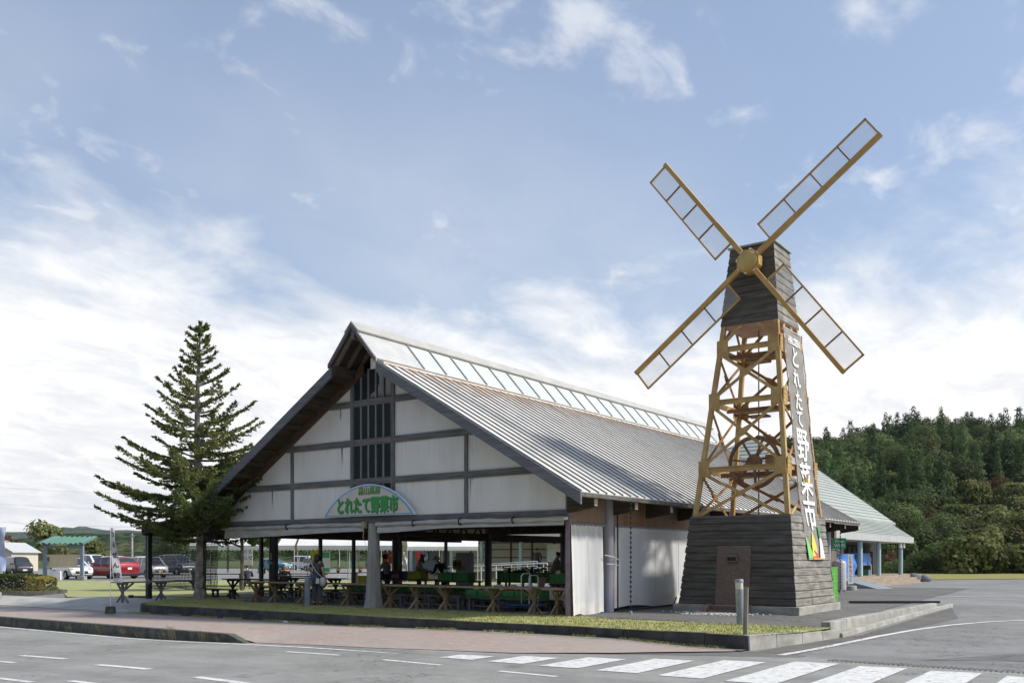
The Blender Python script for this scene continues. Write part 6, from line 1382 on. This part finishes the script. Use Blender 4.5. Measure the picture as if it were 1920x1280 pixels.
car('hatch',CARW,'white car cut by the left picture edge behind the hedge',-72,16.2,R(175))
car('hatch',CART,'teal car seen through the hall behind the white upright notice',-74,52,R(20))
car('van',CARW,'white van seen through the hall right of the left round column',-80,62.5,R(10))
car('kei',CARW,'white small car seen through the hall right of the teal car',-72,56.5,R(-5))
# ================================================================ TENTS AND STALL THINGS
TENT=mat('tent canvas',(.66,.66,.64),(.74,.74,.72),.7,(1,1,1),5,c3=(.5,.5,.48),s3=(.6,.6,.6),a3=.4)
def tent(X,Yd,w_,d_,label,z0=2.12,z1=3.15):
    t=thing('event_tent',label,'tent',(*view(X,Yd),0),YAW+.03)
    m=M(); m.prism([(0,0,z0),(w_,0,z0),(w_,d_/2,z1),(0,d_/2,z1)],(0,0,0),(0,0,.012)); m.prism([(0,d_,z0),(w_,d_,z0),(w_,d_/2,z1),(0,d_/2,z1)],(0,0,0),(0,0,.012)); part('canopy',m,TENT,t)
    m=M(); m.open=True; mb=M(); mb.open=True; n=int(w_/.2)
    for i in range(n):
        a=i*w_/n; b=(i+1)*w_/n; m.face([(a,-.003,z0),(b,-.003,z0),(b,-.003,z0-.17),((a+b)/2,-.003,z0-.25),(a,-.003,z0-.17)]); mb.face([(a,d_,z0),(b,d_,z0),(b,d_,z0-.17),((a+b)/2,d_,z0-.25),(a,d_,z0-.17)])
    part('scalloped_edge',m,TENT,t); part('scalloped_edge',mb,TENT,t)
    for x in (.03,w_/2,w_-.03):
        for y in (.03,d_-.03): m=M(); m.cyl(x,y,0,z0,.022,None,8); part('pole',m,mat('white pole',(.5,.5,.48),(.6,.6,.58),.5,(5,5,5)),t)
tent(-16.3,46.5,5.3,3.6,'white canvas event tent, leftmost, seen through the net'); tent(-10.9,46.7,5.3,3.6,'white canvas event tent, second, behind the left round column'); tent(-6.9,57,4.8,3.6,'brighter white event tent next to the grey shop wall',2.2,3.3)
tent(-14,60,5.5,3.6,'white canvas event tent in the second row behind the goods',2.3,3.3)
rnd=random.Random(4)
def stall(X,Yd,w_,lab,n):
    t=thing('stall_table',lab,'table',(*view(X,Yd),0),YAW); m=M(); m.box(0,w_,0,.7,.70,.74); part('tabletop',m,DKT,t)
    for x in (.06,w_-.06): m=M(); m.box(x-.03,x+.03,.03,.67,0,.70); part('leg',m,OLDL,t)
stall(-15.5,44.5,2.4,'dark stall table under the leftmost tent',3); stall(-11.5,45,2.4,'dark stall table under the second tent',3); stall(-10.0,47.5,1.8,'stall table with flower pots right of the second tent',3); stall(-8.4,49,2.2,'stall table with goods left of the trunk column',3)
goods=[(-10.4,47.8,1.25,.55,.9,(.72,.62,.06),'yellow hanging sale banner','hanging_banner'),(-8.25,47.5,1.35,.28,.95,(.65,.66,.7),'pale blue and white hanging apron','hanging_cloth'),(-7.0,50,1.2,.75,.75,(.30,.06,.06),'dark red clothes hanging on a rail','hanging_clothes'),(-6.1,50.2,1.15,.4,.9,(.72,.72,.72),'white cloth hanging on a rail','hanging_cloth')]
for X,Yd,z,w_,h,c,lb,nm in goods:
    t=thing(nm,lb+' under the tents behind the hall','cloth',(*view(X,Yd),0),YAW); m=M(); m.open=True; m.grid([[(w_*i/6,.04*math.sin(i*2+j),z+h*j/6*.8) for j in range(7)] for i in range(7)]); part('cloth',m,col(nm+str(X),c,.8),t); m=M(); m.tube([(0,0,0),(0,0,z+h*.8)],.015,6); m.tube([(0,0,z+h*.8),(w_,0,z+h*.8)],.015,6); part('rail',m,BLACK,t)
t=thing('standing_sign','green and white standing sign beside the yellow banner under the tents','sign',(*view(-9.55,47),0),YAW); m=M(); m.box(-.28,.28,-.02,.02,.75,1.85); part('panel',m,WHITE,t); m=M(); m.box(-.24,.24,-.026,-.021,.8,1.0); m.box(-.24,.24,-.026,-.021,1.5,1.78); part('green_print',m,col('sign green',(.08,.42,.2),.6),t); m=M(); m.box(-.03,.03,-.02,.02,0,.75); m.box(-.2,.2,-.2,.2,0,.04); part('foot',m,BLACK,t)
t=thing('white_notice_board','white upright notice on a post left of the first thin post','sign',(*view(-14.6,51),0),YAW); m=M(); m.box(-.24,.24,-.02,.02,1.1,2.05); part('panel',m,WHITE,t); m=M(); m.box(-.03,.03,.0,.05,0,1.1); part('post',m,STEEL,t); m=M(); lettering(m,'お知\nらせ',.3,lambda u,v:(u,-.03,1.75+v),line=1.1); part('lettering',m,BLACK,t)
for i,(X,Yd,z,c) in enumerate([(-8.1,49.2,.74,(.6,.2,.06)),(-7.6,49.2,.74,(.62,.05,.1)),(-9.5,47.6,.74,(.7,.3,.4)),(-9.0,47.7,.74,(.65,.45,.1)),(-11.0,45.2,.74,(.55,.25,.1))]):
    t=thing('flower_pot',['orange flowers in a pot on the stall left of the trunk column','red flowers in a pot on the stall left of the trunk column','pink flowers in a pot on the flower stall','golden flowers in a pot on the flower stall','orange goods in a pot under the second tent'][i],'flowers',(*view(X,Yd),z)); m=M(); m.cyl(0,0,0,.14,.07,.1,10); part('pot',m,MATS['terracotta'],t); m=M(); m.open=True
    for k in range(60): leafquad(m,(rnd.gauss(0,.1),rnd.gauss(0,.1),.16+abs(rnd.gauss(0,.08))),(0,0,1),.07,rnd,.8)
    part('petals',m,col('petals%d'%i,c,.7),t)
# ================================================================ ANNEX BUILDING behind
GRM=mat('pale green roof metal',(.33,.365,.335),(.39,.42,.39),.5,(.8,.8,.8),5,c3=(.28,.315,.29),s3=(.4,.4,.4),a3=.6); GRL=col('roof seam green',(.17,.20,.18),.7)
TQ=col('turquoise column paint',(.40,.57,.63),.5); DECK=timber('deck boards',(.24,.19,.14),(.37,.31,.25),1,(.40,.36,.31),.5)
ax=thing('annex_shop','long shop building with pale green metal roof, porch and turquoise columns behind the hall','shop',(-15,38,0))
def ap(name,m,mt,**k): return part(name,m,mt,ax,world=True,**k)
XE,XU,XR=-1.65,-3.45,-11.5; Y0,Y1=33.6,47.6; ZE,ZU,ZR_=2.83,3.78,9.95
def courses(A,B,C,D_,n,nm):
    """roof plane A-B (eave) to D-C (ridge) with lapped courses"""
    A,B,C,D_=map(Vector,(A,B,C,D_)); nr=(B-A).cross(D_-A).normalized(); nr=nr if nr.z>0 else -nr
    m=M(); m.open=True; ln=M(); ln.open=True
    for i in range(n):
        p,q=A.lerp(D_,i/n),B.lerp(C,i/n); r,s=B.lerp(C,(i+1)/n),A.lerp(D_,(i+1)/n)
        m.face([p+nr*.035,q+nr*.035,r,s]); ln.face([p+nr*.035,q+nr*.035,q,p])
    o=ap(nm,m,GRM); part('seams',ln,GRL,o,world=True)
courses((XU,Y0,ZU+.15),(XU,Y1,ZU+.15),(XR,Y1,ZR_),(XR,Y0+8,ZR_),24,'roof')
courses((XU-16,Y0,ZU+.15),(XU,Y0,ZU+.15),(XR,Y0+8,ZR_),(XR-.01,Y0+8,ZR_),20,'hip_roof')
courses((XR*2-XU,Y1,ZU+.15),(XR*2-XU,Y0,ZU+.15),(XR,Y0+8,ZR_),(XR,Y1,ZR_),10,'roof')
courses((XE,24.5,ZE),(XE,45.0,ZE),(XU+.1,46.6,ZU),(XU+.1,24.5,ZU),9,'porch_roof')
m=M(); m.prism([(XU+.05,0,ZU+.02),(XU+.05,0,ZU+.2),(XU-.3,0,ZU+.2),(XU-.3,0,ZU+.02)],(0,Y0,0),(0,Y1+.05,0)); ap('fascia',m,GRM)
m=M(); m.box(XE-.03,XE+.03,24.5,45.0,ZE-.34,ZE+.02); m.box(-6,XE-.031,44.9,45.0,ZE-.30,ZE-.02); m.box(XU-.2,XE-.031,24.5,44.89,ZE-.34,ZE-.30); ap('eave_fascia',m,mat('pale fascia',(.42,.44,.43),(.48,.50,.49),.5,(2,2,2)))
m=M(); m.prism([(XU,0,ZU),(XU,0,ZU+.18),(XR,0,ZR_),(2*XR-XU,0,ZU+.18),(2*XR-XU,0,2)],(0,Y1-.3,0),(0,Y1-.2,0)); ap('gable_wall',m,CR)
m=M(); m.prism([(XU+.03,0,ZU+.15),(XR,0,ZR_+.08),(XR,0,ZR_-.15),(XU+.03,0,ZU-.08)],(0,Y1-.02,0),(0,Y1+.06,0)); ap('rake_trim',m,GRM)
WALLM=mat('salmon wall',(.42,.27,.20),(.48,.32,.25),.8,(1,1,1))
m=M(); m.box(-34,-4.6,31.0,Y1-.4,0,3.7) ; ap('wall',m,CR)
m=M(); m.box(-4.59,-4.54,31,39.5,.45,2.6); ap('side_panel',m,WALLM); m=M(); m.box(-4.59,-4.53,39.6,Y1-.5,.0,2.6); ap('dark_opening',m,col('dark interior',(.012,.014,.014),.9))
for y in (40.2,41.3): m=M(); m.box(-4.52,-4.47,y,y+.5,1.75,2.25); ap('picture_frame',m,DKT)
m=M(); m.box(-34,-4.6,28.6,31,-.0,.45) ; m.box(-4.6,-1.4,24.5,Y1-1.5,0,.45); ap('porch_deck',m,DECK)
for i,y in enumerate((25.6,30.0,34.3,38.3,43.7)):
    m=M(); m.cyl(-2.15,y,.45,ZE-.34,.135,None,20); ap('column',m,TQ,smooth=True)
for x in (-31.5,-27.8,-25.2,-22.0,-18.5,-15): m=M(); m.cyl(x,28.9,.45,2.6,.12,None,14); ap('column',m,mat('pale turquoise paint',(.40,.58,.58),(.46,.64,.63),.5,(3,3,3)),smooth=True)
m=M(); m.box(-35,-3.5,28.0,31,2.62,2.75); ap('porch_ceiling',m,WHITE)
for k in range(3):
    m=M(); m.box(-1.4+k*.42,-.98+k*.42,28.6,43.4-k*1.5,0,.30-.13*k); ap('step',m,DECK)
# shop front with brown window frames
BRN=col('brown frame paint',(.17,.075,.04),.6); PANEL=mat('frosted pane',(.55,.55,.52),(.62,.62,.58),.35,(1,1,1))
m=M()
for i in range(7):
    x=-29.5+i*1.75; m.box(x-.05,x+.05,30.88,30.96,.5,2.62)
for z in (1.0,1.55,2.1,2.55): m.box(-29.5,-19.0,30.90,30.95,z-.03,z+.03)
fr=ap('window',m,BRN); m=M(); m.box(-29.45,-19.05,30.965,30.985,.95,2.55); part('pane',m,PANEL,fr,world=True)
m=M(); m.box(-33.9,-29.8,30.9,30.97,.45,2.6); ap('grey_siding',m,col('blue grey siding',(.22,.25,.29),.7))
m=M(); m.box(-18.6,-16.2,30.85,30.95,.45,2.5); ap('pink_shutter',m,mat('pink shutter',(.33,.17,.14),(.40,.22,.19),.6,(.5,.5,25)))
m=M(); m.box(-15.9,-9,30.85,30.95,.45,2.5); ap('white_shutter',m,WHITE)
# things at the annex
def rail(P,label,nm='handrail'):
    t=thing(nm,label,'handrail',P[0]); m=M(); a,b=Vector(P[0]),Vector(P[1]); n=6
    for dz in (.90,.62): m.tube([a+Vector((0,0,dz)),b+Vector((0,0,dz)),b+Vector((.25,0,dz)),b+Vector((.28,0,dz-.14))],.034,8)
    part('rails',m,WHITE,t,world=True)
    for i in range(n+1): c=a.lerp(b,i/n); m=M(); m.cyl(c.x,c.y,c.z-.2,c.z+.9,.028,None,8); part('post',m,WHITE,t,world=True)
rail([(-27.5,27.6,.02),(-19.8,27.2,.40)],'white tube handrail of the ramp before the shop, upper one'); rail([(-25.5,26.2,.0),(-18.2,25.9,.30)],'white tube handrail of the ramp before the shop, nearer one')
m=M(); m.prism([(-27.5,0,0),(-18,0,0),(-18,0,.42)],(0,26.3,0),(0,27.5,0)); solo('ramp',m,CONC,'concrete wheelchair ramp between white handrails before the shop','ramp')
m=M(); m.box(0,.55,-.02,.02,-.6,.55); o=solo('hanging_red_banner',m,col('red banner cloth',(.50,.06,.06),.8),'plain red vertical banner before the grey siding of the shop','banner',(-29.9,27.6,1.42)); 
m=M(); m.box(0,.9,-.02,.02,0,.8); solo('blue_poster',m,mat('blue poster',(.10,.28,.55),(.55,.6,.62),.6,(2.5,2.5,2.5)),'blue landscape poster on the grey siding right of the bright tent','poster',(-32.5,30.8,1.35))
m=M(); m.box(0,1.15,-.04,.0,0,1.15); solo('white_poster',m,mat('white poster',(.72,.72,.68),(.6,.62,.5),.6,(3,3,3),3,.55,.7),'large white poster with a pale picture left of the shutter','poster',(-20.4,29.6,1.25))
m=M(); m.box(0,.65,-.05,0,0,.95); solo('lettered_panel',m,mat('grey panel print',(.33,.34,.32),(.10,.11,.10),.7,(5,5,5),3,.5,.55),'grey lettered panel right of the white poster','poster',(-18.95,29.2,1.35))
m=M(); m.box(0,.62,-.3,0,0,.7); solo('yellow_sale_sign',m,mat('mustard sign',(.55,.36,.04),(.20,.12,.03),.7,(9,9,9),3,.5,.6),'mustard yellow sale sign inside the hall before the brown windows','sign',(-7.62,6.4,1.05)) if False else None
t=thing('mustard_sign','mustard yellow lettered sign on a stand before the brown windows','sign',(-9.25,6.6,0)); m=M(); m.box(0,.42,-.015,.015,1.08,1.42); part('panel',m,col('mustard paint',(.55,.36,.04),.7),t); m=M(); lettering(m,'直売',.19,lambda u,v:(.21+u,-.02,1.2+v),bold=.01); part('lettering',m,BLACK,t); m=M(); m.box(.19,.22,-.01,.01,.74,1.08); part('stick',m,STEEL,t)
t=thing('grey_cabinet','pale grey electric cabinet between the mustard sign and the dark round column','cabinet',(-15.2,14.0,0)); m=M(); m.box(0,.75,0,.45,0,1.75); part('body',m,col('cabinet grey',(.30,.33,.37),.5),t,bevel=.02); m=M(); lettering(m,'配電盤',.16,lambda u,v:(.38+u,-.01,.95+v)); part('lettering',m,GRYT,t)
# right hand porch things
TARP=mat('blue tarpaulin',(.03,.14,.48),(.07,.22,.62),.4,(2,2,2),5,bump=.5,bs=(5,5,5))
def tarp(x0,x1,y0,y1,z0,z1,label,seed):
    m=M(); P=[]; n=16
    for i in range(n+1):
        a=2*math.pi*i/n; row=[]
        for j in range(9):
            v=j/8; sq=lambda c:math.copysign(abs(c)**.45,c); f=1+.10*v-.06*math.sin(v*9)+.07*noise.noise(Vector((a*2.0,v*3,seed))); f*= (1 if v>0 else .98)
            row.append(((x0+x1)/2+(x1-x0)/2*sq(math.cos(a))*f,(y0+y1)/2+(y1-y0)/2*sq(math.sin(a))*f,lerp(z1,z0,v)+.04*noise.noise(Vector((a,v*4,seed+3)))))
        P.append(row)
    m.grid(P); m.face([(p[0][0],p[0][1],p[0][2]) for p in P[:-1]]); return solo('blue_tarpaulin',m,TARP,label,'tarpaulin',((x0+x1)/2,(y0+y1)/2,z0),world=True,smooth='all')
tarp(-3.0,-1.9,29.7,32.9,.47,1.72,'tall goods pile wrapped in blue tarpaulin left on the porch',1); tarp(-3.6,-2.7,36.6,39.0,1.12,1.80,'small cart top covered with blue tarpaulin between the porch columns',5)
t=thing('cart','steel cart standing under the small blue tarpaulin','cart',(-3.1,37.9,.45)); m=M(); m.box(-.4,.4,-1.0,1.0,.62,.67); part('tray',m,STEEL,t)
for x in (-.36,.36):
    for y in (-.95,.95): m=M(); m.box(x-.025,x+.025,y-.025,y+.025,.0,.62); part('leg',m,WHITE,t)
m=M(); m.box(-.25,.25,-.25,.25,0,.35); solo('blue_bucket_box',m,CART,'small blue box under the cart on the porch','box',(-3.0,38.6,.45))
t=thing('old_fridge','dim grey metal cabinet in the dark porch end','cabinet',(-4.0,43.9,.45)); m=M(); m.box(-.3,.3,-.9,.9,0,1.5); part('body',m,col('dim metal',(.16,.14,.14),.5),t,bevel=.03)
m=M(); m.tube([(-.18,0,0),(.02,0,0),(.04,0,.0)],[.2,.2,.02],18); m2=m; t=thing('porch_lamp','round twin floodlight at the top of the farthest turquoise column','lamp',(-2.0,43.0,2.36))
for s in (-1,1): m=M(); m.tube([(.05,s*.42,0),(.16,s*.42,0),(.18,s*.42,0)],[.2,.2,.05],16); part('lamp_head',m,WHITE,t)
m=M(); m.tube([(0,-.4,0),(0,.4,0)],.03,6); part('arm',m,STEEL,t)
t=thing('leaning_board','pale board leaning against the salmon wall','board',(-4.2,31.6,.45)); m=M(); m.beam((.5,1.2,0),(-.2,0,1.85),.4,.04,(1,0,0)); part('panel',m,CONC,t)
nobori(.20,23.7,0,'thin white and pale blue standing sign with red lettering on a round concrete foot',.30,1.62,.26,'とうもろこし',mat('pale cyan sign',(.62,.66,.66),(.50,.68,.72),.6,(1,1,1.5),2,.4,.6),col('red letters',(.55,.05,.05),.7),YAW+.2,0,.17,.0)
m=M(); m.cyl(0,0,0,.22,.30,.30,22); solo('round_foot',m,CONC,'round concrete foot under the thin standing sign','weight',(.27,23.75,0),bevel=.02)
t=thing('gas_tank','tall pale grey boiler tank against the rear board wall','tank',(.33,21.9,0)); m=M(); m.tube([(0,0,.08),(0,0,1.28),(0,0,1.36),(0,0,1.40)],[.30,.30,.24,.08],26); part('shell',m,col('tank grey',(.42,.42,.44),.4),t,smooth=True)
m=M(); m.tube([(0,0,1.38),(0,0,1.75),(-.15,0,1.85),(-.4,0,1.85)],.03,8); m.tube([(.1,.05,1.36),(.1,.05,2.0)],.02,6); m.ball((0,0,1.62),.06,8,6); part('pipes',m,STEEL,t,smooth=True)
for a in (0,2.1,4.2): m=M(); m.cyl(.24*math.cos(a),.24*math.sin(a),0,.1,.03,None,8); part('foot',m,STEEL,t)
t=thing('green_sign','small green sign with white lettering above the grey tank','sign',(.32,21.95,1.9),R(25)); m=M(); m.box(-.28,.28,-.02,.02,0,.48); part('panel',m,col('sign leaf green',(.04,.45,.16),.5),t); m=M(); lettering(m,'Free\nWi-Fi',.20,lambda u,v:(u,-.025,.28+v),bold=.006); part('lettering',m,WL,t); m=M(); m.box(-.02,.02,.02,.05,-1.9,.3); part('post',m,STEEL,t)
for i in range(5):
    o=crate(CB,3.12,11.25,.0+i*.236,['bright green crate at the bottom of the stack behind the windmill','second bright green crate from the bottom of the stack behind the windmill','middle bright green crate of the stack behind the windmill','second bright green crate from the top of the stack behind the windmill','bright green crate on top of the stack behind the windmill'][i],R(80)); o.scale=(.87,.87,.87)
m=M(); m.box(0,2.9,-.09,.09,0,.07); solo('rubber_kerb',m,BLACK,'long low black rubber kerb lying on the yard right of the windmill','kerb',(3.9,10.9,.02),R(36))
m=M(); m.prism([(0,0,.0),(0,0,.42),(2.2,0,.0)],(0,-.6,0),(0,.6,0)); solo('metal_ramp',m,STEEL,'dark folding metal ramp against the porch steps','ramp',(-.9,27.9,0),R(-25))
rnd=random.Random(3)
for i,(dx,dy,r) in enumerate([(0,0,.42),(.9,.5,.34),(-.5,1.2,.3)]):
    m=M(); P=[]
    m.ball((0,0,r*.5),r,10,7,(1.2,.9,.8)); m.v=[(x*(1+.18*noise.noise(Vector((x*3,y*3,z*3+i)))),y*(1+.18*noise.noise(Vector((x*3,y*3,z*3+i+5)))),z) for x,y,z in m.v]
    solo('garden_rock',m,mat('grey rock',(.14,.145,.15),(.25,.255,.26),.9,(3,3,3)),['largest grey rock at the end of the porch steps','rounded grey rock right of the largest rock','small grey rock behind the largest rock'][i],'rock',(-1.25+dx*.6,43.3+dy,0),smooth='all')
m=M(); m.box(-.12,.12,-.06,.06,0,.01); m.box(-.05,.05,-.03,.03,.01,.04) ; solo('white_litter',m,WHITE,'small white scrap lying on the verge below the dark kerb','litter',(-6.9,-3.3,zs(-6.9,-3.3)))

# fallen leaves and grit along the kerbs: uncountable
m=M(); m.open=True; rnd=random.Random(77)
for i in range(2600):
    k=rnd.random()
    if k<.35: x=rnd.uniform(-14,6); y=-3.3-abs(rnd.gauss(0,.25)); z=zs(x,y)+.006
    elif k<.6: x=rnd.uniform(-16,-4.2); y=-6.86-abs(rnd.gauss(0,.12)); z=zg(x,y)+.014
    elif k<.85: y=rnd.uniform(-3,10); x=7.02+abs(rnd.gauss(0,.12))+.02*y; z=zg(x,y)+.012
    else: x=rnd.uniform(-3,12); y=rnd.uniform(-7,-3.3); z=max(zg(x,y)+.016,zs(x,y)+.006 if x<5 else -9)
    if k<.35 and x>5.6: continue
    leafquad(m,(x,y,z+.004),(0,0,3),rnd.uniform(.012,.04),rnd,.7)
tag(link('fallen_leaves',m.mesh('fallen_leaves',mat('fallen leaves',(.14,.10,.055),(.30,.24,.12),.9,(20,20,20)))),'small brown fallen leaves and grit scattered along the kerbs','leaves',kind='stuff')

m=M()
for dz,y0 in ((13.0,150),(15.5,150),(10.2,140)):
    m.tube([(*view(lerp(-110,-22,i/20),y0-(20*i/20)),dz-lerp(0,4.5,i/20)-1.6*math.sin(math.pi*i/20)) for i in range(21)],.012,4,False)
solo('power_lines',m,STEEL,'thin overhead power lines crossing the sky above the far car park','power lines')

# haze: one closed box of even air around everything
m=M(); m.box(-6800,6800,-4500,7000,-8,420)
hz_=link('haze',m.mesh('haze',[])); tag(hz_,kind='stuff'); hm,nt,b=nodes('air'); nt.nodes.remove(b)
pv=nt.nodes.new('ShaderNodeVolumePrincipled'); pv.inputs['Color'].default_value=(.80,.86,.95,1); pv.inputs['Density'].default_value=.000055; pv.inputs['Anisotropy'].default_value=.2
nt.links.new(pv.outputs[0],nt.nodes['Material Output'].inputs['Volume']); hz_.data.materials.append(hm)
